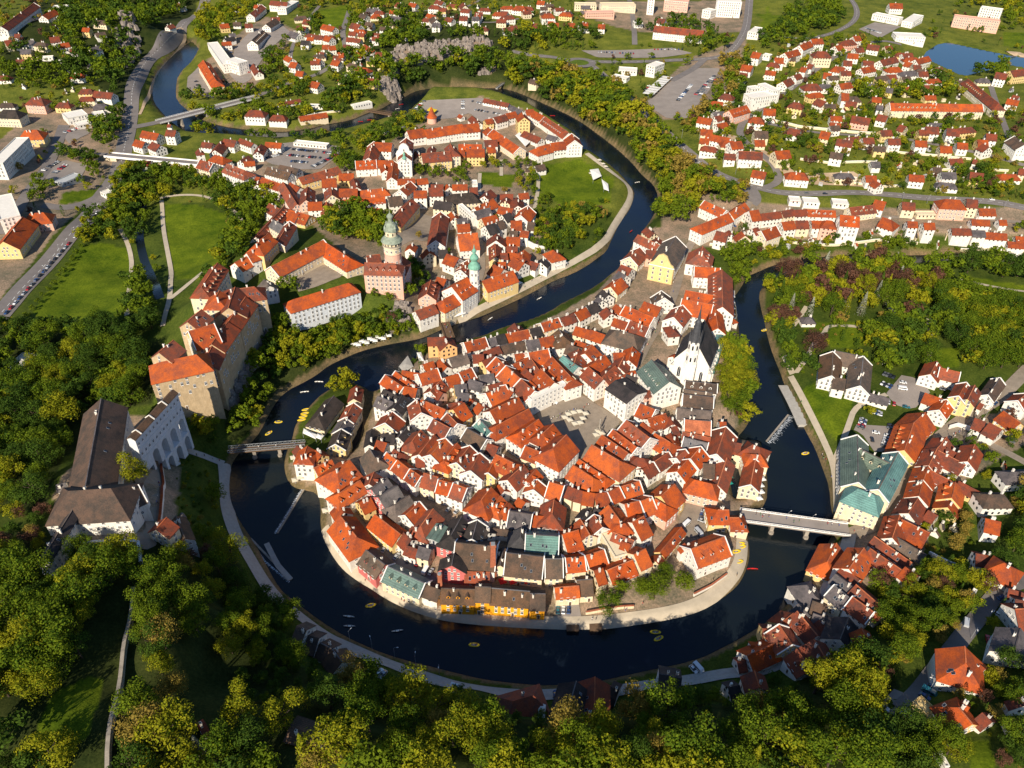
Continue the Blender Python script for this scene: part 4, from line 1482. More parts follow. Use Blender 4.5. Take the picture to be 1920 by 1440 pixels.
def assign(items, group=None):
    """items: (obj, description, px, py); label = description + where, with a rank among equals"""
    B = {}
    for o, desc, px, py in items:
        wd, dist, best = where(px, py); B.setdefault((desc, wd), []).append((dist, o, best))
    for (desc, wd), L in B.items():
        L.sort(key=lambda t: t[0])
        for i, (dist, o, best) in enumerate(L):
            if len(L) == 1: o['label'] = desc + ' ' + wd
            elif i == 0: o['label'] = desc + ' ' + wd + ', nearest it'
            else: o['label'] = desc + ' ' + wd + ', ' + ORD[min(i, 19)] + 'nearest it'
ROOFN = {'o': 'orange', 'r': 'red brown', 'b': 'brown', 'g': 'grey', 'd': 'dark', 't': 'green copper', 's': 'grey green', 'k': 'pale red', 'w': 'white', 'm': 'maroon', 'n': 'gravel'}
WALLN = {'w': 'white', 'c': 'cream', 'y': 'yellow', 'O': 'ochre', 'k': 'salmon', 'p': 'pink', 'u': 'peach', 'n': 'tan', 'l': 'blue shaded white', 'g': 'grey'}
TYN = {'G': 'gabled', 'H': 'hipped', 'A': 'half hipped', 'B': 'half hipped', 'F': 'flat', 'L': 'low pitched', 'P': 'pyramid'}
def parse(txt, kw=1.0, kh=1.0):
    out = []
    for ln in txt.strip().split('\n'):
        a = ln.split(); v = [float(t) for t in a[:6]]; c = a[6]
        out.append((v[0], v[1], v[2], v[3], v[4] * kw, v[5] * kh, c[0], c[1], c[2]))
    return out
WALLS_ME = {}
def build_house(rec, root=None, rich=True, prefix='', foot_extra=0.0):
    x1, y1, x2, y2, w_, h_, rc_, wc, ty = rec
    g = solve(x1, y1, x2, y2, w_, h_, ty); g['foot'] += foot_extra
    own = root is None
    loc = (g['c'][0], g['c'][1], g['z'])
    if own:
        root = bpy.data.objects.new('house', None); COL.objects.link(root); root.location = loc; root.rotation_euler = (0, 0, g['ang'])
        T = Matrix.Identity(4)
    else:
        T = root.matrix_basis.inverted() @ (Matrix.Translation(loc) @ Matrix.Rotation(g['ang'], 4, 'Z'))
    def part(name, me, par, m=Matrix.Identity(4)):
        o = bpy.data.objects.new(name, me); COL.objects.link(o); o.parent = par
        o.matrix_basis = (T @ m) if par is root else m
        return o
    V, F = wall_geo(g); part(prefix + 'wall', newmesh('wall', V, F, WALL[wc]), root)
    V, F = roof_geo(g); V, F = slab(V, F, .28)
    roof = part(prefix + 'roof', newmesh('roof', V, F, ROOF[rc_ if ty != 'F' else ('n' if rc_ == 'g' else rc_)]), root)
    R2 = random.Random(int(x1 * 31 + y1 * 17))
    k = g['rise'] / (g['w'] / 2)
    if rich:
        for wi_, (x, y, z, rz, nx, ny) in enumerate(win_spots(g)):
            if wc == 'n' and (z < h_ - 13 or R2.random() < .45): continue
            if R2.random() < .1: continue
            part('window', win_mesh('s' if (h_ < 12 and int(x1 + y1) % 3) else 't'), root, Matrix.Translation((x, y, z)) @ Matrix.Rotation(rz, 4, 'Z'))
        L = g['L'] / 2
        fc = faces(g)
        if fc:
            nx, ny, half, dist = fc[0]; t = R2.uniform(-.5, .5) * half; x, y = (t, dist * ny) if nx == 0 else (dist * nx, t)
            part('door', door_mesh(), root, Matrix.Translation((x, y, 0)) @ Matrix.Rotation(math.atan2(ny, nx) + math.pi / 2, 4, 'Z'))
        if ty in 'GAB' and g['L'] > 5:
            mb = MB(); V_, _ = roof_geo(g); mb.bar((V_[4][0], 0, V_[4][2] + .05), (V_[5][0], 0, V_[5][2] + .05), .45, .22); part('ridge_tiles', mb.mesh('ridge_tiles', ROOF['k'] if rc_ in 'or' else ROOF['g']), roof)
        if ty != 'F':
            for i in range(R2.choice((1, 1, 2, 2, 3)) if g['L'] > 7 else 1):
                cx = R2.uniform(-.7, .7) * max(L - (w_ * .4 if ty in 'HP' else 0), .5); cy = R2.choice((-1, 1)) * R2.uniform(.4, 2.0)
                part('chimney', chim_mesh(R2.choice((2, 3)), 0), roof, Matrix.Translation((cx, cy, g['h'] + g['rise'] - abs(cy) * k)) @ Matrix.Rotation(R2.choice((0, math.pi / 2)), 4, 'Z'))
            sides = [s for s in (-1, 1) if (math.sin(g['ang']) * s * (g['c'][0]) * 1 - math.cos(g['ang']) * s * g['c'][1]) > 0]
            s = sides[0] if sides else -1
            n_ = 0
            if ty in 'GAB' and g['L'] > 8:
                q = R2.random()
                if q < .30 and w_ > 8:
                    n_ = int(g['L'] / 5)
                    for i in range(min(n_, 9)):
                        cx = (i + .5 - n_ / 2) * g['L'] * .85 / n_; cy = s * g['w'] * .33
                        part('dormer', dormer_mesh(rc_, wc), roof, Matrix.Translation((cx, cy, g['h'] + g['rise'] - abs(cy) * k)) @ Matrix.Rotation(0 if s < 0 else math.pi, 4, 'Z'))
                elif q < .75:
                    for i in range(R2.randint(1, 4)):
                        cx = R2.uniform(-.75, .75) * L; cy = s * g['w'] * R2.uniform(.2, .36)
                        part('skylight', skyl_mesh(), roof, Matrix.Translation((cx, cy, g['h'] + g['rise'] - abs(cy) * k + .03)) @ Matrix.Rotation(-s * math.atan(k), 4, 'X'))
            if ty == 'G' and wc in 'wcy' and R2.random() < .5 and h_ > 6:
                for sx in (-1, 1):
                    mb = MB(); X = sx * (L + .12)
                    for sy in (-1, 1):
                        mb.bar((X, sy * (w_ / 2 + .3), g['h'] + .05), (X, sy * .05, g['h'] + g['rise'] + .28), .42, .5)
                    part('gable_coping', mb.mesh('gable_coping', M_TRIM), roof)
    mark(np.array(g['cs']), 3, .8)
    return root, g
ALL = {'old': parse(H_OLD, .84, .9), 'lat': parse(H_LAT, .94, .9), 'east': parse(H_EAST, .92, .85), 'rb': parse(H_RB, .84, .8), 'far': parse(H_FAR)}
cand = []
for k_, L_ in ALL.items():
    for rec in L_:
        g = solve(*rec[:6], rec[8]); _, _, dz = project((g['c'][0], g['c'][1], g['z']))
        cand.append((g['L'] * g['w'] * (1 + g['h'] / 12) / dz ** 2 * (1e6) * (1.0), rec, k_))
cand.sort(key=lambda t: -t[0])
NBIG = 300
hit = []
for score, rec, k_ in cand[:NBIG]:
    o, g = build_house(rec)
    big = g['L'] * g['w']
    size = 'long' if g['L'] > 2.6 * g['w'] else ('large' if big > 230 else ('small' if big < 95 else ''))
    fl = 'tall' if rec[5] > 11 else ('low' if rec[5] < 5 else '')
    desc = ' '.join(t for t in (size, fl, WALLN[rec[7]], 'house,', TYN[rec[8]], ROOFN[rec[6]], 'roof,') if t)
    px, py, _ = project((g['c'][0], g['c'][1], g['z'] + g['h']))
    tag(o, None, 'house', 'houses of the town'); hit.append((o, desc, px, py))
assign(hit)
# the remaining, smaller-looking houses: one mass of roofs
SV = []; SF = []; SM = []; mats = [ROOF[k_] for k_ in ROOF] + [WALL[k_] for k_ in WALL] + [M_GLASS, M_CHIM]
ri = {k_: i for i, k_ in enumerate(ROOF)}; wi = {k_: i + len(ROOF) for i, k_ in enumerate(WALL)}; gi = len(mats) - 2
def put(V, F, m, Mx):
    b = len(SV); SV.extend([tuple(Mx @ Vector(v)) for v in V]); SF.extend([tuple(i + b for i in f) for f in F]); SM.extend([m] * len(F))
RS = random.Random(3); SHEDS = []
for (xa, xb, ya, yb, n) in ((1440, 1900, 150, 350, 60), (560, 800, 10, 150, 22), (800, 1100, 10, 55, 14), (10, 200, 40, 200, 18), (1350, 1900, 425, 460, 26), (1420, 1700, 80, 140, 16), (1740, 1900, 850, 1000, 12)):
    for i in range(n):
        x, y = RS.uniform(xa, xb), RS.uniform(ya, yb); q = gp(x, y)
        if occ(q[0], q[1]) == 0: SHEDS.append((0, (x, y, x + RS.uniform(-4, 4), y + RS.uniform(-2, 2), RS.uniform(3, 5), 2.4, RS.choice('grbdo'), RS.choice('wcwg'), RS.choice('GGF')), 'shed'))
for (xa, xb, ya, yb, n) in ((700, 1100, 4, 52, 34), (560, 720, 15, 150, 24), (1440, 1780, 80, 200, 26), (0, 190, 20, 200, 16), (1560, 1900, 200, 345, 16), (400, 560, 0, 100, 8), (1300, 1440, 180, 310, 10), (1700, 1920, 110, 200, 8), (1840, 1920, 780, 1060, 8)):
    k = 0
    for i in range(n * 6):
        x, y = RS.uniform(xa, xb), RS.uniform(ya, yb); q = gp(x, y)
        if k < n and max(int(occ(q[0] + dx, q[1] + dy)) for dx in (-11, 0, 11) for dy in (-9, 0, 9)) == 0:
            k += 1; s_ = 1500 / project(q)[2]; L_ = RS.uniform(8, 13) * s_ / 2; r_ = RS.uniform(-.25, .25); SHEDS.append((0, (x - L_, y + L_ * r_ * .5, x + L_, y - L_ * r_ * .5, RS.uniform(8, 10.5), RS.choice((4, 6, 6)), RS.choice('orrrbgo'), RS.choice('wwcy'), RS.choice('GGH')), 'house')); mark([(q[0] - 8, q[1] - 6), (q[0] + 8, q[1] - 6), (q[0] + 8, q[1] + 6), (q[0] - 8, q[1] + 6)], 3)
for score, rec, k_ in cand[NBIG:] + SHEDS:
    g = solve(*rec[:6], rec[8]); Mx = Matrix.Translation((g['c'][0], g['c'][1], g['z'])) @ Matrix.Rotation(g['ang'], 4, 'Z')
    V, F = wall_geo(g); put(V, F, wi[rec[7]], Mx)
    V, F = roof_geo(g); V, F = slab(V, F, .28); put(V, F, ri[rec[6] if rec[6] in ri else 'o'] if rec[8] != 'F' else ri['n' if rec[6] == 'g' else rec[6]], Mx)
    for (x, y, z, rz, nx, ny) in win_spots(g, sp=3.2):
        m2 = Mx @ Matrix.Translation((x, y, z)) @ Matrix.Rotation(rz, 4, 'Z')
        put([(-.55, -.06, -.75), (.55, -.06, -.75), (.55, -.06, .75), (-.55, -.06, .75)], [(0, 1, 2, 3)], gi, m2)
    if rec[8] != 'F':
        R2 = random.Random(int(rec[0] * 31 + rec[1] * 17))
        for i in range(R2.randint(1, 2)):
            cx = R2.uniform(-.6, .6) * g['L'] / 2; m2 = Mx @ Matrix.Translation((cx, .8, g['h'] + g['rise'] - .7)); a = .45
            put([(-a, -a, -.5), (a, -a, -.5), (a, a, -.5), (-a, a, -.5), (-a, -a, 2), (a, -a, 2), (a, a, 2), (-a, a, 2)], [(4, 5, 6, 7), (0, 1, 5, 4), (1, 2, 6, 5), (2, 3, 7, 6), (3, 0, 4, 7)], gi + 1, m2)
    mark(np.array(g['cs']), 3, .8)
me = newmesh('small_houses', SV, SF, mats, SM)
tag(link('small_houses', me), 'the many smaller houses with orange and grey roofs filling the gaps of the old town and the far suburbs', 'houses', kind='stuff')
# ---------------------------------------------------------------- castle, churches, bridges
def arch_wall(mb, L, z0, z1, n, th, pier, m=0, top=1.0, seg=8, x0=0.0):
    """a wall along x pierced by n round arches, thickness th about y=0"""
    bw = L / n; r = (bw - pier) / 2; sp = max(z1 - top - r, z0)
    for i in range(n):
        a = x0 + i * bw; c = a + bw / 2
        for (u, v) in ((a, a + pier / 2), (a + bw - pier / 2, a + bw)): mb.box(u, v, -th / 2, th / 2, z0, z1, m)
        pts = [(c - r * math.cos(math.pi * k / seg), sp + r * math.sin(math.pi * k / seg)) for k in range(seg + 1)]
        for (xa, za), (xb, zb) in zip(pts, pts[1:]):
            V = [(xa, -th / 2, za), (xb, -th / 2, zb), (xb, -th / 2, z1), (xa, -th / 2, z1), (xa, th / 2, za), (xb, th / 2, zb), (xb, th / 2, z1), (xa, th / 2, z1)]
            mb.add(V, [(0, 1, 2, 3), (5, 4, 7, 6), (4, 5, 1, 0), (3, 2, 6, 7)], m)
def empty(name, loc, rz=0.0, label=None, cat=None, group=None):
    o = bpy.data.objects.new(name, None); COL.objects.link(o); o.location = loc; o.rotation_euler = (0, 0, rz)
    return tag(o, label, cat, group)
def complex_(name, recs, label, cat, px=None):
    g = solve(*recs[0][:6], recs[0][8]); root = empty(name, (g['c'][0], g['c'][1], g['z']), 0, label, cat)
    for r in recs: build_house(r, root)
    return root
CAS = parse(H_CAS, .94, .86); SCH = parse(H_SCH, .82, .74)
complex_('upper_castle', CAS[0:11], 'upper castle of many red roofed wings with tall tan walls on a rock', 'castle')
SL_ = SLOPE
for recs, nm, lb, ct in ((CAS[11:14], 'passage_building', 'narrow two roofed passage building with a yellow end, above the castle courtyard', 'castle building'),
    (CAS[14:16], 'castle_passage', 'low orange roofed gallery running down from the upper castle to the gate', 'castle building'),
    (CAS[16:18], 'castle_range', 'angled orange roofed range around the castle courtyard', 'castle building'),
    (CAS[18:19], 'castle_house', 'grey house with dark roof tucked in the courtyard shade beside the upper castle', 'castle building'),
    (CAS[19:20], 'mint_palace', 'long pale blue painted palace with four rows of windows below the castle courtyard', 'palace'),  # wall colour holds the blue of its shaded front
    (CAS[20:23], 'little_castle', 'salmon painted castle range wrapped round the foot of the round tower', 'castle building'),
    (CAS[23:26], 'castle_theatre', 'huge brown roofed theatre range with white walls at lower left', 'theatre'),
    (SCH, 'school', 'cream school around a court under green copper roofs, by the eastern bridge', 'school')):
    complex_(nm, recs, lb, ct)
complex_('covered_corridor', parse("145 942 76 1046 5 9 dwG"), 'narrow covered corridor on stilts running from the brown theatre roof', 'corridor')
complex_('gate_building', parse("290 985 316 982 10 8 rcG\n331 972 345 1005 7 9 bgG"), 'small stone gatehouse with brown roof at the end of the castle theatre yard', 'gatehouse')
complex_('row_house', parse("556 1170 575 1185 11 5 bwG\n578 1187 598 1200 11 5 bwG"), 'dark brown roofed shed pair in shade beside the lower left riverside road', 'house')  # reddish roofs take the brown tiles: hill shade put into their colour
complex_('row_house', parse("600 1203 622 1217 11 5 bwG\n625 1222 640 1236 11 5 bwG"), 'dark brown roofed sheds in shade left of the parked cars on the riverside road', 'house')  # brown tiles here too, shade carried by the roof colour
complex_('shore_house', parse("962 1308 1000 1308 13 5 rwH"), 'low hipped red house in shade under the bottom of the river bend', 'house')
complex_('shore_house', parse("1078 1298 1062 1330 13 5 dwG"), 'dark roofed barn in shade below the river, beside a parked white car', 'barn')
complex_('shore_house', parse("1112 1294 1118 1325 12 5 rwG"), 'brown roofed barn in shade, right neighbour of the dark barn', 'barn')
complex_('shore_house', parse("1145 1288 1160 1292 11 5 dwG"), 'small dark shed in shade between barn and parked white car', 'shed')
complex_('shore_house', parse("1236 1268 1278 1270 15 6 dwG"), 'wide dark hipped house in shade near the two parked white cars', 'house')
complex_('garden_shed', parse("372 1360 384 1356 6 2.5 rcG"), 'tiny orange roofed garden shed in the lower left wood', 'shed')
complex_('garden_house', parse("545 1364 586 1374 9 3 bcL"), 'flat brown roofed summer house among trees at the bottom', 'shed')
complex_('glasshouse', parse("602 1378 624 1386 7 3 gwL"), 'small grey glasshouse beside the flat brown summer house', 'greenhouse')
complex_('garden_shed', parse("106 910 122 905 5 2.5 gwG"), 'small grey garden shed left of the castle theatre', 'shed')
complex_('marquee_hall', parse("28 672 62 680 14 4 wwF"), 'white flat marquee hall among trees at the left edge', 'marquee')

# round castle tower
b = gp(741, 529); rt_ = empty('castle_tower', (b[0], b[1], b[2] - 1), 0, 'round painted castle tower with arcaded gallery and green lead cap', 'tower')
mp_ = [WALL['k'], WALL['c'], M_LEAD, M_STONE, M_GLASS]
mb = MB(); mb.lathe([(6.1, -3), (5.9, 8), (5.7, 8.2), (5.6, 14)], 28, 1); mb.lathe([(5.7, 14), (5.95, 14.3), (5.6, 14.6), (5.55, 24), (5.9, 24.4), (5.6, 24.8)], 28, 0); mb.lathe([(5.55, 24.8), (5.5, 29), (6.4, 29.5), (6.4, 30.1)], 28, 1)
link('shaft', mb.mesh('shaft', mp_), rt_)
mb = MB(); mb.lathe([(4.7, 30), (4.7, 33.4)], 24, 1)
for i in range(16):
    a = 2 * math.pi * i / 16; mb.box(-.28, .28, -.28, .28, 30, 33.2, 1, rz=a, c=(6.0 * math.cos(a), 6.0 * math.sin(a)))
mb.lathe([(6.35, 32.7), (6.35, 33.4)], 28, 0); mb.lathe([(6.35, 30.1), (6.35, 31.1), (6.1, 31.1), (6.1, 30.1)], 28, 3)
link('gallery', mb.mesh('gallery', mp_), rt_)
mb = MB(); mb.lathe([(7.2, 33.2), (6.3, 34.6), (5.0, 35.6), (4.3, 37.2)], 28, 2); cap = link('skirt_roof', mb.mesh('skirt_roof', mp_), rt_)
mb = MB(); mb.lathe([(4.1, 36.5), (4.1, 40.6), (4.6, 40.9)], 20, 1)
for i in range(8):
    a = 2 * math.pi * (i + .5) / 8; mb.box(-.05, .05, -.4, .4, 37.8, 39.6, 4, rz=a, c=(4.1 * math.cos(a), 4.1 * math.sin(a)))
link('drum', mb.mesh('drum', mp_), rt_)
mb = MB(); mb.lathe([(4.9, 40.8), (4.7, 42.5), (3.7, 44.6), (2.3, 46.2), (1.5, 46.6), (1.4, 49), (2.1, 49.6), (2.2, 50.6), (1.3, 51.8), (.35, 52.4), (.15, 55)], 20, 2)
for i in range(4):
    a = math.pi / 4 + i * math.pi / 2; mb.lathe([(.7, 40.8), (.7, 43.2), (1.0, 43.3), (.1, 45.6)], 8, 2, c=(4.6 * math.cos(a), 4.6 * math.sin(a)))
link('dome', mb.mesh('dome', mp_), rt_)
for z, n in ((11, 5), (19, 7), (27, 7)):
    for i in range(n):
        a = -math.pi / 2 + (i - (n - 1) / 2) * .55
        link('window', win_mesh('s'), rt_, (5.62 * math.cos(a), 5.62 * math.sin(a), z), a + math.pi / 2)
mark([(b[0] - 7, b[1] - 7), (b[0] + 7, b[1] - 7), (b[0] + 7, b[1] + 7), (b[0] - 7, b[1] + 7)], 3)

# gothic church with white tower and slate spire
SLOPE = 1.45
g = solve(1305, 640, 1322, 599, 21, 15, 'G'); ch = empty('church', (g['c'][0], g['c'][1], g['z']), g['ang'], 'white gothic church with steep slate roof and tall steepled tower', 'church')
V, F = wall_geo(g); link('wall', newmesh('wall', V, F, WALL['w']), ch); V, F = roof_geo(g); V, F = slab(V, F, .3); link('roof', newmesh('roof', V, F, ROOF['d']), ch); mark(np.array(g['cs']), 3, 1)
def gothic():
    mb = MB(); P_ = [(-1.1, 0), (1.1, 0), (1.1, 6), (.7, 7.2), (0, 8.0), (-.7, 7.2), (-1.1, 6)]
    mb.add([(x, -.06, z) for x, z in P_], [tuple(range(7))], 0)
    for (a, c) in zip(P_, P_[1:] + P_[:1]): mb.bar((a[0], -.1, a[1]), (c[0], -.1, c[1]), .3, .3, 1)
    mb.bar((0, -.1, 0), (0, -.1, 7.8), .14, .14, 1); return mb.mesh('lancet_window', [M_GLASS, M_TRIM])
GW = gothic(); L2, W2 = g['L'] / 2, g['w'] / 2
sx = -1
for y in (-6.6, 6.6): link('lancet_window', GW, ch, (sx * (L2 + .02), y, 2.5), -math.pi / 2)
for i in range(5):
    for sy, rz in ((-1, 0), (1, math.pi)): link('lancet_window', GW, ch, ((i - 2) * L2 * .36, sy * (W2 + .02), 4), rz)
for i in range(6):
    for sy in (-1, 1):
        mb = MB(); mb.box(-.6, .6, 0, 2.0 * 1, -3, 9); mb.add([(-.6, 0, 12), (.6, 0, 12), (.6, 2, 9), (-.6, 2, 9)], [(0, 3, 2, 1)])
        link('buttress', mb.mesh('buttress', WALL['w']), ch, ((i - 2.5) * L2 * .36, sy * W2, 0), 0 if sy > 0 else math.pi)
SLOPE = SL_
bt = gp(1287, 722); T = ch.matrix_basis.inverted() @ Matrix.Translation((bt[0], bt[1], bt[2])) @ Matrix.Rotation(g['ang'], 4, 'Z')
def chp(name, mb, mats):
    o = link(name, mb.mesh(name, mats), ch); o.matrix_basis = T; return o
mb = MB(); mb.box(-3.6, 3.6, -3.6, 3.6, -4, 16); mb.lathe([(3.9, 16), (3.9, 16.6), (3.5, 16.8), (3.4, 24), (3.9, 24.3), (3.4, 24.6), (3.3, 33)], 8, 0, ph=math.pi / 8)
tw = chp('tower', mb, [WALL['w'], WALL['k']])
for z in (19.3, 27.5):
    for i in range(5):
        a = math.pi + (i - 2) * math.pi / 4 + .0; mb = MB(); mb.add([(-.5, -.04, 0), (.5, -.04, 0), (.5, -.04, 2.6), (0, -.04, 3.4), (-.5, -.04, 2.6)], [(0, 1, 2, 3, 4)]); 
        o = link('belfry_window', mb.mesh('belfry_window', M_GLASS), tw, (3.3 * math.cos(a), 3.3 * math.sin(a), z), a + math.pi / 2)
mb = MB(); mb.lathe([(3.7, 32.9), (3.1, 34.2), (2.1, 41), (1.7, 45), (1.9, 45.3), (1.0, 46.5), (.25, 54), (.1, 57)], 8, 0, ph=math.pi / 8)
for i in range(8):
    a = math.pi / 8 + i * math.pi / 4; mb.lathe([(.5, 32), (.5, 35), (.08, 40)], 6, 0, c=(3.3 * math.cos(a), 3.3 * math.sin(a)))
chp('spire', mb, [M_SLATE])
aisle = complex_('church_annex', parse("1352 630 1330 698 5 7 twL\n1262 668 1272 662 7 9 owG"), 'low copper roofed aisle and chapel beside the white gothic church', 'chapel')

# green onion steeple with its orange roofed church
b = gp(890, 562); st = empty('steeple', (b[0], b[1], b[2]), math.radians(20), 'slim white octagonal steeple with green copper onion cap', 'steeple')
mb = MB(); mb.lathe([(3.9, -1), (3.7, 12), (4.0, 12.4), (3.5, 12.8), (3.4, 25), (4.1, 25.5), (4.1, 26)], 8, 0, ph=math.pi / 8); link('shaft', mb.mesh('shaft', [WALL['w']]), st)
mb = MB(); mb.lathe([(4.4, 26), (4.2, 27.4), (3.0, 29.2), (2.3, 30.3), (2.1, 31.6), (2.9, 32.4), (3.1, 33.6), (2.2, 35.2), (1.2, 36), (1.1, 37.6), (1.6, 38.2), (1.5, 39.2), (.6, 40.4), (.15, 43.5)], 16, 0); link('onion_cap', mb.mesh('onion_cap', [M_COPPER]), st)
for z in (15.5, 21.5):
    for i in range(8): a = i * math.pi / 4; link('window', win_mesh('t'), st, (3.2 * math.cos(a), 3.2 * math.sin(a), z), a + math.pi / 2)

# arcaded covered bridge between castle and theatre
a_, b_ = flat(322, 724, 55)[:2], flat(241, 812, 55)[:2]; L_ = float(np.hypot(*(b_ - a_))); an = math.atan2(*(b_ - a_)[::-1])
cb = empty('covered_bridge', (a_[0], a_[1], 0), an, 'tall pale blue arcaded bridge with covered corridors joining castle and theatre', 'bridge')
mb = MB(); arch_wall(mb, L_ * .62, 14, 26, 3, 4.8, 3.4, 0, 1.5); arch_wall(mb, L_ * .84, 26, 38, 4, 4.4, 3, 0, 1.5); mb.box(L_ * .84, L_, -2.2, 2.2, 30, 38, 0)
link('arches', mb.mesh('arches', [WALL['l']]), cb)  # plaster colour holds the blue of the bridge's shaded side
mb = MB(); mb.box(0, L_, -2.1, 2.1, 38, 51, 0); mb.box(-.2, L_ + .2, -2.3, 2.3, 44.3, 44.7, 0); mb.box(-.2, L_ + .2, -2.3, 2.3, 38, 38.4, 0); link('corridor', mb.mesh('corridor', [WALL['l']]), cb)
mb = MB(); V, F = slab([(-.3, -2.5, 50.8), (L_ + .3, -2.5, 50.8), (L_ + .3, 2.5, 50.8), (-.3, 2.5, 50.8), (-.3, 0, 52.8), (L_ + .3, 0, 52.8)], [(0, 1, 5, 4), (2, 3, 4, 5)], .2); mb.add(V, F); link('roof', mb.mesh('roof', [ROOF['b']]), cb)
for k_ in range(3):
    mb = MB(); x_ = L_ * (.27 + .3 * k_); mb.bar((x_, -2.6, 51.0), (x_, 0, 53.1), .5, .4); mb.bar((x_, 2.6, 51.0), (x_, 0, 53.1), .5, .4); link('fire_wall', mb.mesh('fire_wall', [WALL['w']]), cb)
for side, rz in ((-1, 0), (1, math.pi)):
    for z in (41.3, 47.6):
        for i in range(12): link('window', win_mesh('s'), cb, (L_ * (i + .5) / 12, side * 2.12, z), rz)
# crenellated corner tower of the museum and long white arcade front are houses; twin chimneys and stack
b = gp(924, 1083); s_ = empty('factory_chimney', (b[0], b[1], b[2]), .1, 'tall square brick factory chimney rising behind the ochre brewery', 'chimney stack')
mb = MB(); mb.lathe([(2.3, -1), (2.2, 5), (1.9, 5.3), (1.5, 22), (1.9, 22.5), (1.9, 23.4), (1.2, 23.5)], 4, 0, ph=math.pi / 4); link('stack', mb.mesh('stack', [M_BRICK]), s_)
mb = MB(); mb.lathe([(1.3, 23.4), (1.3, 24), (1.0, 24)], 4, 0, ph=math.pi / 4); link('cap', mb.mesh('cap', [M_METAL]), s_)
b = gp(826, 1110); s_ = empty('small_stack', (b[0], b[1], b[2]), .1, 'short square brick stack at the left end of the ochre brewery', 'chimney stack')
mb = MB(); mb.lathe([(1.6, 0), (1.3, 12), (1.6, 12.3), (1.6, 12.9)], 4, 0, ph=math.pi / 4); link('stack', mb.mesh('stack', [M_BRICK]), s_); mb = MB(); mb.lathe([(1.0, 12.9), (.9, 13.4)], 8, 0); link('cap', mb.mesh('cap', [M_METAL]), s_)
# round tower with cone roof in the monastery car park
b = gp(810, 230); s_ = empty('round_tower', (b[0], b[1], b[2]), 0, 'low round tower with tall orange cone roof beside the river car park', 'tower')
mb = MB(); mb.lathe([(5, -1), (4.8, 6)], 20, 0); link('wall', mb.mesh('wall', [WALL['k']]), s_); mb = MB(); mb.lathe([(5.6, 5.8), (3.4, 9), (.1, 17)], 20, 0); link('roof', mb.mesh('roof', [ROOF['o']]), s_)
# monastery church facade and turret
b = gp(760, 322); s_ = empty('monastery_church', (b[0], b[1], b[2]), 0, 'white scrolled baroque church front of the monastery', 'church')
mb = MB(); mb.box(-7, 7, -1, 1, -1, 17)
P_ = [(-7, 17), (7, 17), (6.5, 19), (5, 20), (4.2, 23.5), (2.5, 25.5), (0, 26.5), (-2.5, 25.5), (-4.2, 23.5), (-5, 20), (-6.5, 19)]
n = len(P_); mb.add([(x, -1, z) for x, z in P_] + [(x, 1, z) for x, z in P_], [tuple(range(n)), tuple(range(2 * n - 1, n - 1, -1))] + [(i, i + n, (i + 1) % n + n, (i + 1) % n) for i in range(n)])
mb.box(-7.4, 7.4, -1.4, 1.1, 16.6, 17.2, 1); link('front_wall', mb.mesh('front_wall', [WALL['w'], M_TRIM]), s_)
for x in (-4, 0, 4): link('window', win_mesh('t'), s_, (x, -1.03, 10))
link('window', win_mesh('t'), s_, (0, -1.03, 20.5))
b = gp(758, 296, 26); s_ = empty('roof_turret', (b[0], b[1], b[2] - 4), 0, 'small green copper turret riding the monastery church roof', 'turret')
mb = MB(); mb.lathe([(1.5, 0), (1.4, 3)], 8, 0); link('lantern', mb.mesh('lantern', [WALL['w']]), s_); mb = MB(); mb.lathe([(1.8, 3), (1.9, 4), (1.1, 5.5), (.9, 6.5), (1.2, 7), (.1, 10)], 10, 0); link('cap', mb.mesh('cap', [M_COPPER]), s_)
# curved yellow gable of the college
g = solve(1267, 443, 1243, 484, 17, 12.6, 'G'); b = g['c'] + np.array([math.cos(g['ang']), math.sin(g['ang'])]) * (g['L'] / 2 + .6); s_ = empty('curved_gable', (b[0], b[1], g['z']), g['ang'] + math.pi / 2, 'tall yellow curved gable front of the college facing the trees', 'facade')
mb = MB(); mb.box(-9, 9, -.8, .8, -4, 13); P_ = [(-9, 13), (9, 13), (8.5, 14.5), (6.7, 15.5), (4.8, 18.5), (3.2, 21.5), (0, 23), (-3.2, 21.5), (-4.8, 18.5), (-6.7, 15.5), (-8.5, 14.5)]
n = len(P_); mb.add([(x, -.8, z) for x, z in P_] + [(x, .8, z) for x, z in P_], [tuple(range(n)), tuple(range(2 * n - 1, n - 1, -1))] + [(i, i + n, (i + 1) % n + n, (i + 1) % n) for i in range(n)])
mb.box(-9.2, 9.2, -1.0, .9, 12.8, 13.3, 1); link('front_wall', mb.mesh('front_wall', [WALL['y'], M_TRIM]), s_)
for z in (3, 7, 10.6):
    for x in (-5.5, 0, 5.5): link('window', win_mesh('t'), s_, (x, -.83, z))
link('window', win_mesh('t'), s_, (0, -.83, 17))
# white arcade front on the market square
p, q = gp(993, 770), gp(1060, 738); s_ = empty('arcade', (p[0], p[1], p[2]), math.atan2(q[1] - p[1], q[0] - p[0]), 'white round arched arcade along the upper left side of the market square', 'arcade')
L_ = float(np.hypot(q[0] - p[0], q[1] - p[1])); mb = MB(); arch_wall(mb, L_, -1, 5, 6, 1.2, 1.4, 0, .8); mb.box(0, L_, -.7, 3, 5, 5.4); link('arches', mb.mesh('arches', [WALL['w']]), s_)

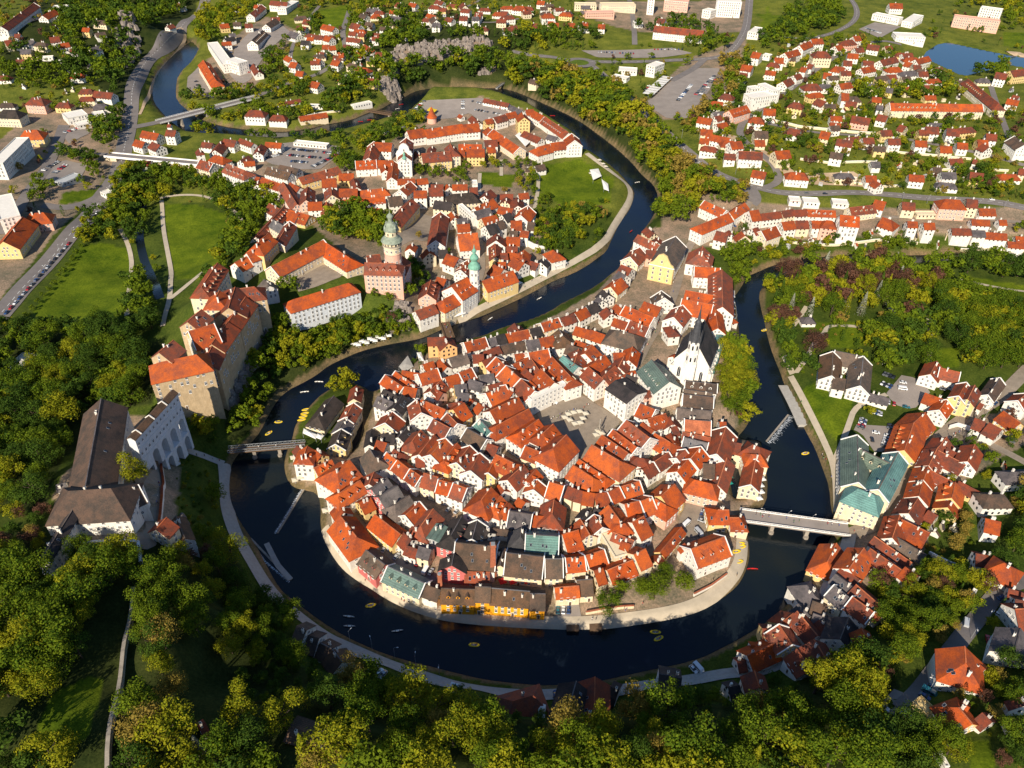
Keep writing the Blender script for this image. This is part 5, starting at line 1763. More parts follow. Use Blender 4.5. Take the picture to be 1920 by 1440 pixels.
# bridges
def bridge(name, label, s, z, wd, deck, rail, piers, ph=1.2, truss=False):
    q = flat(*np.array(P(s)).T, z)[:, :2]; a, b = q; L = float(np.hypot(*(b - a))); r = empty(name, (a[0], a[1], 0), math.atan2(b[1] - a[1], b[0] - a[0]), label, 'bridge')
    mb = MB(); mb.box(0, L, -wd / 2, wd / 2, z - .8, z); link('deck', mb.mesh('deck', [deck]), r)
    for sy in (-1, 1):
        mb = MB(); y = sy * (wd / 2 - .15); mb.bar((0, y, z + ph), (L, y, z + ph), .22, .22)
        if truss: mb.bar((0, y, z + .1), (L, y, z + .1), .2, .3)
        n = max(int(L / 2.5), 4)
        for i in range(n + 1):
            x = L * i / n; mb.bar((x, y, z), (x, y, z + ph), .16, .16)
            if truss and i < n: mb.bar((x, y, z), (L * (i + 1) / n, y, z + ph), .12, .12)
        if not truss: mb.box(0, L, y - .12, y + .12, z, z + .5)
        link('railing', mb.mesh('railing', [rail]), r)
    for t in piers:
        mb = MB(); x = L * t; mb.box(x - .9, x + .9, -wd / 2 + .3, wd / 2 - .3, -2, z - .8); mb.lathe([(1.5, -2), (1.3, 1.2)], 8, 0, c=(x, -wd / 2)); mb.lathe([(1.5, -2), (1.3, 1.2)], 8, 0, c=(x, wd / 2)); link('pier', mb.mesh('pier', [M_STONE]), r)
    return r
bridge('road_bridge', 'pale concrete road bridge crossing the river beside the green roofed school', "1388 966;1592 994", 5.5, 8.5, M_LOT, M_TRIM, (.3, .62))
bridge('road_bridge', 'wide concrete road bridge with cars at upper left over the river', "296 229;482 182", 8.6, 11, M_ASPH, M_TRIM, (.2, .45, .7))
bridge('town_bridge', 'short wooden plank bridge between the orange corner house and the steeple', "850 652;833 604", 5.2, 6.5, M_WOOD, M_WOOD, (.4, .7))
bridge('footbridge', 'long dark truss footbridge at the lower left of the old town', "428 845;572 833", 5.2, 4, M_WOOD, M_METAL, (.33, .66), 1.8, True)
bridge('footbridge', 'grey timber footbridge crossing the upper river left of the car park', "690 207;772 221", 4.5, 5, M_WOOD, M_WOOD, (.5,), 1.8, True)
bridge('footbridge', 'thin pale footbridge leading to the wooded bank above the monastery', "931 166;958 146", 5, 2.5, M_CONC, M_METAL, (.5,))
a_, b_ = flat(200, 290, 14)[:2], flat(378, 307, 14)[:2]; L_ = float(np.hypot(*(b_ - a_))); v_ = empty('stone_viaduct', (a_[0], a_[1], 0), math.atan2(*(b_ - a_)[::-1]), 'stone road viaduct with three arches at the left of the lower town', 'viaduct')
mb = MB(); arch_wall(mb, L_ * .45, 2, 13.2, 3, 9, 4, 0, 1.2, x0=L_ * .55); mb.box(0, L_ * .12, -4, 4, 4, 13.2); mb.box(L_ * .45, L_ * .55, -4.5, 4.5, 2, 13.2); link('arches', mb.mesh('arches', [WALL['c']]), v_)
mb = MB(); mb.box(0, L_, -4.5, 4.5, 13.2, 14); link('deck', mb.mesh('deck', [M_ASPH]), v_)
for sy in (-1, 1):
    mb = MB(); mb.box(0, L_, sy * 4.5 - .25, sy * 4.5 + .25, 13.2, 15.1); link('parapet', mb.mesh('parapet', [M_TRIM]), v_)
# walls
def wall(label, s, h, th, mat, cope=None, name='garden_wall'):
    q = resample(wp(s), 5.0); zz = zt(q[:, 0], q[:, 1]); r = empty(name, (q[0][0], q[0][1], float(zz[0])), 0, label, 'wall'); mb = MB(); cb_ = MB()
    for i in range(len(q) - 1):
        d = q[i + 1] - q[i]; n = np.array([-d[1], d[0]]); n = n / (np.linalg.norm(n) + 1e-9) * th / 2; o = q[0]
        for M_, e, z0, z1 in ((mb, 1.0, -1.5, h), (cb_, 1.3, h, h + .25)):
            V = [(*(q[i] - n * e - o), zz[i] - zz[0] + z0), (*(q[i + 1] - n * e - o), zz[i + 1] - zz[0] + z0), (*(q[i + 1] + n * e - o), zz[i + 1] - zz[0] + z0), (*(q[i] + n * e - o), zz[i] - zz[0] + z0)]
            V += [(x, y, z + z1 - z0) for x, y, z in V]; M_.add(V, [(4, 5, 6, 7), (0, 1, 5, 4), (1, 2, 6, 5), (2, 3, 7, 6), (3, 0, 4, 7)])
    link('wall', mb.mesh('wall', [mat]), r); link('coping', cb_.mesh('coping', [cope or M_TRIM]), r)
wall('long pale grey wall running down the lower left gardens', "254 1110;240 1200;222 1320;206 1450", 3.0, 1.0, M_CONC, M_STONE)
wall('high terrace wall with red coping right of the castle theatre yard', "298 815;304 870;307 930;300 985", 2.2, .9, WALL['w'], ROOF['o'])
wall('pale terrace wall below the castle theatre', "112 1030;180 1022;262 1022;266 1060", 2.5, .9, M_CONC)
wall('white garden wall curving around gardens near the yellow house', "1778 805;1795 800;1820 808;1850 822", 2.6, .6, WALL['w'])
wall('white garden wall behind the upper right houses of the right bank', "1740 1040;1780 1060;1830 1078", 2.2, .6, WALL['w'])
wall('white riverside garden wall below the corner house at the lower right bend', "1300 1118;1335 1100;1362 1080", 1.8, .6, WALL['w'], M_BRICK)
wall('brick topped garden wall along the promenade in the lower right trees', "1098 1152;1150 1142;1188 1140", 1.8, .6, WALL['c'], M_BRICK)
wall('white wall of the lower town gardens beside the promenade', "982 457;1000 467;1022 473", 4.5, .7, WALL['w'])
wall('pale retaining wall above the upper right terraced gardens', "1432 225;1500 240;1600 250;1640 252", 2.2, .6, WALL['c'])
wall('slim concrete pier above the weir', "1459 730;1470 752;1482 778;1490 795", 1.0, 3, M_CONC, M_CONC, 'river_pier')
wall('broad stone landing beside the weir', "1472 725;1490 760;1508 800", 1.2, 7, M_CONC, M_CONC, 'river_pier')
wall('pale concrete groyne in the river at lower left', "500 1020;520 1060;545 1088", 2.6, 2, M_CONC, M_CONC, 'river_pier')
wall('short wooden landing stage below the promenade', "1062 1176;1085 1176", .8, 4, M_WOOD, M_WOOD, 'landing_stage')
wall('second wooden landing stage, closer to the trees', "1105 1175;1128 1174", .8, 4, M_WOOD, M_WOOD, 'landing_stage')
for i_, (s_w, l_) in enumerate((("1500 300;1560 308;1640 306", 'low pale terrace wall above the sandy ground at right'), ("1600 345;1650 352;1690 350", 'low terrace wall beside the main road at right'), ("1750 320;1830 318;1890 322", 'pale garden wall left of the far right bungalow'), ("1660 285;1740 292;1820 300", 'pale wall under the row of far right villas'), ("1330 460;1380 468;1440 462", 'pale retaining wall above the river opposite the park'), ("1480 455;1560 462;1640 452;1720 458", 'long retaining wall between the gate street houses and the river'), ("1800 470;1860 468;1920 472", 'retaining wall at the far right river bank'), ("640 210;600 214;560 222", 'low wall along the upper river bank'), ("690 262;730 250;760 240", 'pale garden wall on the slope left of the monastery'))):
    wall(l_, s_w, 1.8, .5, WALL['c'])
# rocks under the castle
def rocks(poly, n, size, label, seed):
    rg = random.Random(seed); q = wp(poly)[:, :2]; x0, y0 = q.min(0); x1, y1 = q.max(0); mb = MB(); k_ = 0
    c = q.mean(0); r = empty('rock_outcrop', (c[0], c[1], float(zt(*c))), 0, label, 'rocks')
    while k_ < n:
        x, y = rg.uniform(x0, x1), rg.uniform(y0, y1); _, i = seg_dist(np.array([x]), np.array([y]), q)
        if not i[0]: continue
        k_ += 1; s = rg.uniform(.5, 1) * size; z = float(zt(x, y)); V = []; b0 = rg.uniform(0, 6)
        for a in range(6): V.append((x - c[0] + s * rg.uniform(.6, 1) * math.cos(b0 + a), y - c[1] + s * rg.uniform(.6, 1) * math.sin(b0 + a), z - r.location.z - 1))
        for a in range(6): V.append((x - c[0] + .6 * s * rg.uniform(.5, 1) * math.cos(b0 + a), y - c[1] + .6 * s * rg.uniform(.5, 1) * math.sin(b0 + a), z - r.location.z + s * rg.uniform(.6, 1.3)))
        mb.add(V, [(6, 7, 8, 9, 10, 11)] + [(a, (a + 1) % 6, 6 + (a + 1) % 6, 6 + a) for a in range(6)])
    link('boulders', mb.mesh('boulders', [M_ROCK]), r)
rocks("742 92;800 84;905 68;922 82;915 102;840 110;780 122;740 110", 260, 5.5, 'long bare grey rock face on the wooded slope above the river', 3)
rocks("725 150;742 155;752 188;738 192;705 165", 60, 7, 'grey crag dropping to the river left of the monastery', 4)
rocks("724 105;742 102;745 135;730 135", 30, 6, 'grey crag among trees above the river at upper centre', 5)
rocks("905 128;925 130;920 145;898 140", 25, 4, 'small bare rock patch in the upper wooded bank', 6)
rocks("745 570;770 575;765 620;730 625;725 600", 60, 3.5, 'pale rocks below the little castle beside the river cafe', 7)
rocks("455 600;500 600;480 680;440 760;425 760;440 690;465 640", 130, 6, 'dark rock cliff under the upper castle', 8)
rocks("215 70;245 40;262 70;255 115;235 130;220 100", 70, 7, 'dark rock face above the upper left road', 9)
rocks("325 1010;345 960;352 1010;340 1030", 30, 3, 'stone rubble walls beside the gatehouse of the theatre', 10)
# ---------------------------------------------------------------- vehicles, boats, parasols, people
PAINT = {'white': (0.75, 0.75, 0.74), 'silver': (0.42, 0.43, 0.44), 'black': (0.015, 0.016, 0.02), 'blue': (0.02, 0.06, 0.17), 'red': (0.4, 0.015, 0.015), 'grey': (0.12, 0.125, 0.13), 'yellow': (0.75, 0.5, 0.03), 'teal': (0.02, 0.14, 0.17), 'orange': (0.8, 0.28, 0.02)}
PM = {}
for k_, c in PAINT.items():
    m, n, l, b = nodes('car_paint_' + k_, 0.28, 0.6); b.inputs['Base Color'].default_value = (*c, 1); b.inputs['Coat Weight'].default_value = 0.5; PM[k_] = m
def car_parts(kind='car'):
    L, W_, H = {'car': (4.4, 1.8, 1.45), 'van': (5.4, 2.0, 2.2), 'bus': (12, 2.6, 3.1), 'truck': (7, 2.4, 3)}[kind]
    l_, w_ = L / 2, W_ / 2
    def loft(secs):
        mb = MB(); V = []
        for x, yb, z0, z1, yt in secs: V += [(x, -yb, z0), (x, yb, z0), (x, yt, z1), (x, -yt, z1)]
        F = [(0, 3, 2, 1), tuple(range(len(V) - 4, len(V)))]
        for i in range(len(secs) - 1):
            a, b = 4 * i, 4 * i + 4
            F += [(a, a + 1, b + 1, b), (a + 1, a + 2, b + 2, b + 1), (a + 2, a + 3, b + 3, b + 2), (a + 3, a, b, b + 3)]
        mb.add(V, F); return mb
    if kind == 'car':
        body = loft([(-l_, w_ * .85, .35, .75, w_ * .8), (-l_ * .93, w_, .3, .95, w_ * .92), (l_ * .3, w_, .3, .92, w_ * .92), (l_ * .9, w_ * .95, .3, .78, w_ * .85), (l_, w_ * .8, .38, .6, w_ * .75)])
        cab = loft([(-l_ * .86, w_ * .88, .9, .95, w_ * .85), (-l_ * .6, w_ * .88, .9, H - .05, w_ * .68), (l_ * .02, w_ * .88, .9, H, w_ * .7), (l_ * .42, w_ * .88, .88, .95, w_ * .84)])
        rf = loft([(-l_ * .58, w_ * .68, H - .04, H + .02, w_ * .62), (l_ * .02, w_ * .7, H - .02, H + .03, w_ * .64)])
    else:
        body = loft([(-l_, w_, .4, H * .98, w_ * .95), (l_ * (.72 if kind != 'bus' else .98), w_, .4, H, w_ * .95), (l_, w_ * .95, .4, H * (.55 if kind != 'bus' else .9), w_ * .85)])
        cab = MB(); z0, z1 = H * .55, H * .85; x1 = l_ * (.96 if kind == 'bus' else .7)
        for s in (-1, 1): cab.box(-l_ * .9, x1, s * w_ * 1.0 - .02, s * w_ * 1.0 + .02, z0, z1)
        rf = MB(); rf.box(-l_ * .9, l_ * .6, -w_ * .8, w_ * .8, H, H + .06)
    wh = MB()
    V = [(.33 * math.cos(a * .785), 0, .33 * math.sin(a * .785)) for a in range(8)]
    wh.add([(x, -.12, z) for x, y, z in V] + [(x, .12, z) for x, y, z in V], [tuple(range(8)), tuple(range(15, 7, -1))] + [(a, a + 8, (a + 1) % 8 + 8, (a + 1) % 8) for a in range(8)])
    return body, cab, rf, wh, (L, W_, H)
KP = {k_: car_parts(k_) for k_ in ('car', 'van', 'bus', 'truck')}; KM = {}
def vehicle(px, py, ang, col, kind='car', desc=None):
    p = gp(px, py, .4); z = p[2]; body, cab, rf, wh, (L, W_, H) = KP[kind]
    o = bpy.data.objects.new('parked_' + kind if kind in ('car', 'van') else kind, None); COL.objects.link(o); o.location = (p[0], p[1], z); o.rotation_euler = (0, 0, ang)
    for nm, mb, mat in (('body', body, PM[col]), ('windows', cab, M_GLASS), ('roof', rf, PM[col])):
        k_ = (kind, nm, col if nm != 'windows' else '')
        if k_ not in KM: KM[k_] = newmesh(nm, mb.V, mb.F, mat)
        link(nm, KM[k_], o)
    if p[1] < 420:
        if 'wheel' not in KM: KM['wheel'] = newmesh('wheel', wh.V, wh.F, M_RUB)
        for x in (-L * .3, L * .3):
            for y in (-W_ / 2, W_ / 2): link('wheel', KM['wheel'], o, (x, y, .33))
    tag(o, None, kind, 'parked vehicles'); VEH.append((o, desc or (col + ' ' + {'car': 'parked car', 'van': 'parked van', 'bus': 'coach', 'truck': 'lorry'}[kind]), px, py)); return o
VEH = []
RC = random.Random(5); CC = ['white', 'silver', 'black', 'blue', 'grey', 'red', 'white', 'black', 'grey', 'silver']
ROWS = """548 280 596 285 12 p;538 291 602 297 14 p;604 286 622 288 5 p;500 297 528 289 6 p;584 314 634 290 13 p;545 303 577 305 8 p;884 190 951 206 14 p;889 206 940 215 9 p
778 206 796 189 7 p;868 189 868 206 4 p;1270 190 1297 159 13 p;1303 179 1340 142 13 p;1310 181 1346 146 12 p;1206 178 1218 160 5 p;1619 786 1612 808 6 p;1671 797 1658 840 9 p
1636 772 1658 779 5 p;1655 701 1678 709 4 p;1652 719 1672 727 4 p;1744 722 1774 731 5 p;184 397 8 592 26 l;80 321 110 303 7 p;100 326 124 309 7 p;1323 958 1315 980 4 p
1120 98 1190 101 14 p;1224 93 1282 93 9 p;1622 53 1652 63 8 p;680 1246 722 1268 6 p;430 95 470 140 6 p;366 150 380 178 4 p;118 250 150 240 4 p;1446 128 1452 122 3 p;1464 247 1474 247 3 p"""
for r in ROWS.replace('\n', ';').split(';'):
    a = r.split(); x1, y1, x2, y2 = map(float, a[:4]); n = int(a[4]); p, q = gp(x1, y1), gp(x2, y2); an = math.atan2(q[1] - p[1], q[0] - p[0]) + (math.pi / 2 if a[5] == 'p' else 0)
    for i in range(n):
        if RC.random() < .08: continue
        t = (i + .5) / n; w_ = p * (1 - t) + q * t; X, Y, _ = project(w_)
        vehicle(X, Y, an + RC.uniform(-.05, .05) + RC.choice((0, math.pi)), RC.choice(CC))
for x, y, a, c, k_ in ((1039, 755, -.6, 'white', 'car'), (1055, 748, -.6, 'white', 'car'), (1066, 741, -.6, 'white', 'car'), (720, 1031, 1.3, 'silver', 'car'), (744, 1044, 1.1, 'silver', 'car'), (767, 1050, 1.1, 'black', 'car'), (784, 1057, 1.1, 'red', 'car'), (798, 1071, 1.2, 'white', 'van'), (808, 1073, 1.2, 'silver', 'car'),
    (1046, 1145, 1.5, 'teal', 'car'), (1056, 1145, 1.5, 'white', 'car'), (1066, 1145, 1.5, 'blue', 'car'), (847, 1293, 1.2, 'white', 'van'), (856, 1296, 1.2, 'white', 'van'), (1183, 1287, -.1, 'white', 'car'), (1300, 1256, -1.0, 'white', 'car'), (1309, 1254, -1.0, 'white', 'van'), (1041, 1304, 1.5, 'blue', 'car'), (1048, 1336, 1.5, 'white', 'car'), (1039, 1334, 1.5, 'black', 'car'),
    (1656, 1327, -.8, 'white', 'car'), (1699, 1342, -.8, 'white', 'car'), (1667, 1371, -.8, 'white', 'car'), (1733, 1307, -.7, 'blue', 'car'), (1741, 1299, -.7, 'teal', 'van'), (1748, 1291, -.7, 'blue', 'car'), (1767, 1223, .8, 'blue', 'car'), (1840, 1131, 1.1, 'yellow', 'car'), (1876, 1121, .5, 'blue', 'car'), (1872, 1154, -.7, 'white', 'car'), (1810, 1170, 1.1, 'silver', 'van'), (1852, 1200, 1.3, 'red', 'car'), (1861, 1203, 1.3, 'blue', 'car'),
    (1287, 983, .8, 'white', 'van'), (1279, 1005, 1.4, 'white', 'car'), (1310, 1000, -1.1, 'silver', 'van'), (878, 965, 1.3, 'silver', 'car'), (842, 955, 1.0, 'silver', 'car'), (857, 959, 1.0, 'silver', 'car'), (1573, 988, .1, 'white', 'van'), (1536, 1085, -.9, 'white', 'car'), (1642, 812, -.2, 'white', 'car'), (1635, 825, 1.4, 'black', 'car'), (1676, 758, 1.2, 'red', 'car'), (1666, 755, 1.2, 'silver', 'car'), (1699, 764, -.3, 'teal', 'car'), (1693, 718, -.2, 'white', 'car'), (1692, 730, -.2, 'white', 'van'),
    (1866, 757, .7, 'blue', 'car'), (1887, 762, .3, 'silver', 'car'), (1885, 822, -.7, 'black', 'car'), (1895, 828, -.7, 'grey', 'car'), (1376, 424, -.9, 'blue', 'car'), (1313, 307, -.7, 'silver', 'car'), (1390, 341, -.3, 'black', 'car'), (1512, 363, 0, 'grey', 'car'), (1547, 364, 0, 'black', 'car'), (1860, 375, -.1, 'white', 'car'), (1900, 382, -.1, 'white', 'car'), (312, 224, .35, 'blue', 'car'), (335, 219, .35, 'white', 'car'), (350, 215, .35, 'white', 'car'), (362, 212, .35, 'blue', 'car'),
    (81, 468, .9, 'white', 'van'), (50, 508, .9, 'silver', 'car'), (28, 552, .9, 'silver', 'car'), (245, 182, 1.4, 'silver', 'car'), (222, 262, 1.4, 'white', 'car'), (238, 217, 1.5, 'blue', 'car'), (282, 103, .8, 'white', 'bus'), (1230, 190, .3, 'orange', 'bus'), (1254, 160, .2, 'white', 'bus'), (1247, 196, 1.4, 'teal', 'bus'), (1253, 199, 1.4, 'white', 'bus'), (1260, 201, 1.4, 'white', 'bus'), (470, 102, 0, 'white', 'truck'), (465, 175, 0, 'white', 'van'), (80, 947, .1, 'white', 'car'), (146, 1018, .4, 'white', 'car'),
    (874, 190, 1.4, 'white', 'truck'), (868, 199, .3, 'white', 'van'), (903, 208, -.5, 'white', 'truck'), (1522, 142, .8, 'black', 'car'), (1530, 150, .8, 'grey', 'car'), (1551, 122, .8, 'silver', 'car'), (1235, 113, 0, 'white', 'car'), (1160, 117, 0, 'white', 'car'), (1090, 127, .1, 'blue', 'car'), (1410, 40, 1.4, 'silver', 'car'), (1395, 90, 1.2, 'white', 'car'), (1762, 408, 0, 'blue', 'car'), (1774, 409, 0, 'white', 'car'), (1620, 420, 0, 'grey', 'car'), (1850, 215, -.5, 'blue', 'car')):
    if len(VEH) < 299: vehicle(x, y, a, c, k_)
assign(VEH)
# boats
def torus(mb, R, r, sx, m=0, n=20, k=7, z=0.0):
    V = []; F = []
    for i in range(n):
        a = 2 * math.pi * i / n
        for j in range(k): b = 2 * math.pi * j / k; V.append(((R + r * math.cos(b)) * math.cos(a) * sx, (R + r * math.cos(b)) * math.sin(a), z + r * math.sin(b)))
    for i in range(n):
        for j in range(k): F.append((i * k + j, ((i + 1) % n) * k + j, ((i + 1) % n) * k + (j + 1) % k, i * k + (j + 1) % k))
    mb.add(V, F, m)
def person_mesh(walk, seat=False):
    """one continuous body: lofted rings from feet to crown"""
    mb = MB(); V = []; F = []; n = 8
    def loft(rings, m):
        b0 = len(mb.V); V = []; F = []
        for (x, y, z, rx, ry) in rings:
            for i in range(n): a = 2 * math.pi * i / n; V.append((x + rx * math.cos(a), y + ry * math.sin(a), z))
        for k_ in range(len(rings) - 1):
            for i in range(n): j = (i + 1) % n; F.append((k_ * n + i, k_ * n + j, (k_ + 1) * n + j, (k_ + 1) * n + i))
        F.append(tuple(range(n - 1, -1, -1))); F.append(tuple((len(rings) - 1) * n + i for i in range(n))); mb.add(V, F, m)
    if seat:
        for s in (-1, 1): loft([(.55, s * .12, .0, .1, .05), (.52, s * .12, .12, .05, .05), (.36, s * .12, .38, .07, .07), (.12, s * .11, .12, .1, .1), (0, s * .1, -.02, .1, .1)], 1); loft([(0, s * .2, .54, .06, .055), (.12, s * .26, .32, .05, .045), (.34, s * .22, .3, .035, .035), (.42, s * .2, .32, .03, .04)], 2)
    for s in (() if seat else (-1, 1)):
        f = s * walk
        loft([(f + .06, s * .1, 0, .12, .05), (f, s * .1, .08, .06, .05), (f * .6, s * .1, .45, .075, .065), (0, s * .1, .86, .11, .1)], 1)
        loft([(0, s * .2, 1.40, .06, .055), (-f * .3, s * .25, 1.1, .05, .045), (-f * .6 + .05, s * .25, .85, .035, .035), (-f * .6 + .07, s * .25, .74, .03, .045)], 2 if s > 0 else 2)
    n0 = len(mb.V)
    loft([(0, 0, .84, .12, .18), (0, 0, 1.0, .12, .16), (0, 0, 1.3, .14, .2), (0, 0, 1.44, .11, .19), (0, 0, 1.5, .06, .06), (.01, 0, 1.56, .06, .06), (.02, 0, 1.6, .1, .08), (.02, 0, 1.68, .11, .09), (0, 0, 1.76, .07, .06)], 0)
    loft([(-.02, 0, 1.66, .115, .095), (-.02, 0, 1.74, .1, .085), (-.01, 0, 1.79, .05, .05)], 3)
    if seat: mb.V = mb.V[:n0] + [(x, y, z - .86) for x, y, z in mb.V[n0:]]
    return mb
SK = M_noise('skin', (0.5, 0.3, 0.2), .05); HR = M_noise('hair', (0.08, 0.05, 0.03), .1); JE = M_noise('denim', (0.03, 0.05, 0.11), .1); KH = M_noise('khaki', (0.3, 0.22, 0.13), .1)
TS = [('white', M_noise('shirt_white', (0.75, 0.74, 0.72), .05)), ('red', M_noise('shirt_red', (0.5, 0.03, 0.03), .05)), ('blue', M_noise('shirt_blue', (0.04, 0.12, 0.4), .05)), ('black', M_noise('shirt_black', (0.02, 0.02, 0.02), .05)), ('green', M_noise('shirt_green', (0.05, 0.25, 0.08), .05))]
PMS = []
for (cn, tm) in TS:
    for wk in (.16, .02):
        mb = person_mesh(wk); PMS.append((cn, 'walking' if wk > .1 else 'standing', mb.mesh('person', [tm, JE if wk > .1 else KH, SK, HR])))
BO = []; SEATED = []
SEAT = [(cn, person_mesh(0, True).mesh('person', [tm, JE, SK, HR])) for cn, tm in TS]
def boat(px, py, kind, ang):
    p = flat(px, py, .2); o = empty({'raft': 'raft', 'canoe': 'canoe'}[kind], (p[0], p[1], .12), ang); o['category'] = kind; o['group'] = 'boats on the river'
    mb = MB()
    if kind == 'raft':
        torus(mb, .85, .24, 2.3, 0, 24, 7, .1); link('tube', mb.mesh('tube', [M_YEL]), o); mb = MB(); mb.box(-1.9, 1.9, -.8, .8, 0, .1); link('floor', mb.mesh('floor', [M_METAL]), o)
    else:
        V = []; F = []
        for i in range(9):
            t = i / 8 * 2 - 1; w_ = .45 * (1 - t * t) + .02; V += [(t * 2.6, -w_, .35 + .15 * t * t), (t * 2.6, 0, -.08), (t * 2.6, w_, .35 + .15 * t * t)]
        for i in range(8): F += [(3 * i, 3 * i + 1, 3 * i + 4, 3 * i + 3), (3 * i + 1, 3 * i + 2, 3 * i + 5, 3 * i + 4)]
        mb.add(V, F); link('hull', mb.mesh('hull', [M_CLOTH if random.random() < .6 else M_RED]), o); mb = MB(); mb.box(-1, -.7, -.38, .38, .25, .3); link('thwart', mb.mesh('thwart', [M_WOOD]), o); mb = MB(); mb.box(.9, 1.2, -.38, .38, .25, .3); link('thwart', mb.mesh('thwart', [M_WOOD]), o)
    if kind == 'raft':
        for i_, (u, v) in enumerate(((-1.2, .3), (.1, -.3), (1.1, .25))):
            pm = SEAT[int(px + i_) % len(SEAT)]; oo = link('person', pm[1], None, (p[0] + u * math.cos(ang) - v * math.sin(ang), p[1] + u * math.sin(ang) + v * math.cos(ang), .22), ang + .2 * i_); tag(oo, None, 'person', 'people rafting'); SEATED.append((oo, 'person in a ' + pm[0] + ' top in a raft', px + u * 3, py))
    BO.append((o, ('yellow inflatable raft' if kind == 'raft' else 'small canoe') + ' on the dark river', px, py))
for x, y, k_, a in ((1036, 217, 'canoe', 0), (1011, 560, 'canoe', .8), (919, 598, 'canoe', .9), (522, 791, 'raft', .1), (504, 812, 'raft', .9), (598, 716, 'canoe', 0), (571, 735, 'canoe', .2), (1183, 434, 'canoe', 1.0), (1229, 1185, 'raft', 0), (1235, 1197, 'raft', .5), (889, 1209, 'raft', 0), (695, 1135, 'raft', .3), (1411, 1067, 'canoe', 0), (1510, 850, 'raft', .3), (654, 1156, 'canoe', -.1), (655, 1174, 'canoe', 0), (745, 1183, 'canoe', .2), (752, 196, 'canoe', .5), (745, 204, 'canoe', .6), (676, 228, 'canoe', .1), (693, 225, 'canoe', .1), (1433, 619, 'raft', .4), (1195, 342, 'canoe', .4)):
    boat(x, y, k_, a)
for i, (x, y) in enumerate(((574, 768), (572, 775), (569, 781), (566, 787), (1388, 1020), (1390, 1025), (1380, 1034), (1385, 1053))):
    p = gp(x, y, .3); o = empty('beached_raft', (p[0], p[1], p[2]), .3); mb = MB(); torus(mb, .8, .3, 2.4, 0, 20, 6); link('tube', mb.mesh('tube', [M_YEL]), o); mb = MB(); mb.box(-1.5, 1.5, -.6, .6, -.2, -.1); link('floor', mb.mesh('floor', [M_METAL]), o)
    tag(o, None, 'raft', 'beached rafts'); BO.append((o, 'beached yellow raft', x, y))
assign(BO); assign(SEATED)
# parasols and marquees
PA = []
def pmesh():
    mb = MB(); a = 1.6; mb.add([(-a, -a, 2.3), (a, -a, 2.3), (a, a, 2.3), (-a, a, 2.3), (0, 0, 3.0)] + [(-a, -a, 2.05), (a, -a, 2.05), (a, a, 2.05), (-a, a, 2.05)], [(0, 1, 4), (1, 2, 4), (2, 3, 4), (3, 0, 4), (0, 5, 6, 1), (1, 6, 7, 2), (2, 7, 8, 3), (3, 8, 5, 0)]); return mb
CN = {k_: newmesh('canopy', pmesh().V, pmesh().F, m_) for k_, m_ in (('white', M_CLOTH), ('cream', M_CLOTHC), ('green', M_GREENC), ('red', M_RED))}
mb = MB(); mb.bar((0, 0, 0), (0, 0, 2.9), .1, .1); PO = mb.mesh('pole', [M_WOOD]); mb = MB(); mb.lathe([(.45, 0), (.45, .08), (.4, .12)], 8, 0); PB = mb.mesh('base', [M_CONC])
def parasol(px, py, col, rz=.4):
    p = gp(px, py, 2.3); z = float(zt(p[0], p[1])) + .3; o = empty('parasol', (p[0], p[1], z), rz); link('canopy', CN[col], o); link('pole', PO, o); link('base', PB, o)
    tag(o, None, 'parasol', 'cafe parasols'); PA.append((o, col + ' square cafe parasol', px, py))
for x, y in ((1066, 776), (1076, 773), (1087, 771), (1098, 775), (1093, 784), (1088, 792), (1068, 787), (1078, 794), (1059, 782), (1122, 808), (1118, 815), (1128, 812)): parasol(x, y, 'cream')
for i in range(14): parasol(662 + i * 5.2, 643 - i * 1.3 + (i % 3) * 3, 'white', .2)
for i in range(9): parasol(1364 + (i % 2) * 9, 550 + i * 5.5, 'white', .1)
for x, y in ((1367, 893), (1367, 905)): parasol(x, y, 'green')
for x, y in ((942, 1090), (961, 1090), (988, 1089)): parasol(x, y, 'red')
for i in range(7): parasol(1431 + (i % 2) * 2 - i * 1.3, 862 + i * 12, 'white', .3)
for x, y in ((550, 858), (556, 866), (566, 888), (562, 895), (553, 900), (610, 957), (1175, 905), (1182, 900), (1550, 668), (1545, 680), (1108, 325), (1115, 330), (1124, 300), (1131, 307), (1136, 312)): parasol(x, y, 'cream')
assign(PA)
def marquee(s, label, col=M_CLOTH, h=3.0):
    q = gp(*np.array(P(s)).T, h)[:, :2]; c = q.mean(0); z = float(zt(*c)) + .2; r = empty('marquee', (c[0], c[1], z), 0, label, 'marquee')
    V = [(x - c[0], y - c[1], h) for x, y in q]; V2, F2 = slab(V + [(0, 0, h + .9)], [(i, (i + 1) % len(V), len(V)) for i in range(len(V))], .15)
    link('canopy', newmesh('canopy', V2, F2, col), r)
    for x, y in q: mb = MB(); mb.bar((x - c[0], y - c[1], -.5), (x - c[0], y - c[1], h), .15, .15); link('post', mb.mesh('post', [M_METAL]), r)
marquee("570 806;594 814;592 821;568 814", 'white marquee on the mill island, left one of two'); marquee("596 814;608 818;602 824;592 820", 'small white marquee on the mill island, right one of two')
marquee("716 1082;735 1090;733 1101;712 1092", 'cream awning beside the grey green roofed range, left half'); marquee("737 1091;753 1098;749 1109;733 1101", 'cream awning beside the grey green roofed range, right half')
marquee("966 254;974 248;994 266;985 274", 'long white tent in the monastery courtyard'); marquee("1106 318;1122 315;1128 330;1112 338", 'white tent on the monastery garden lawn, left one'); marquee("1128 338;1140 345;1142 356;1132 354", 'white tent on the monastery garden lawn, right one')
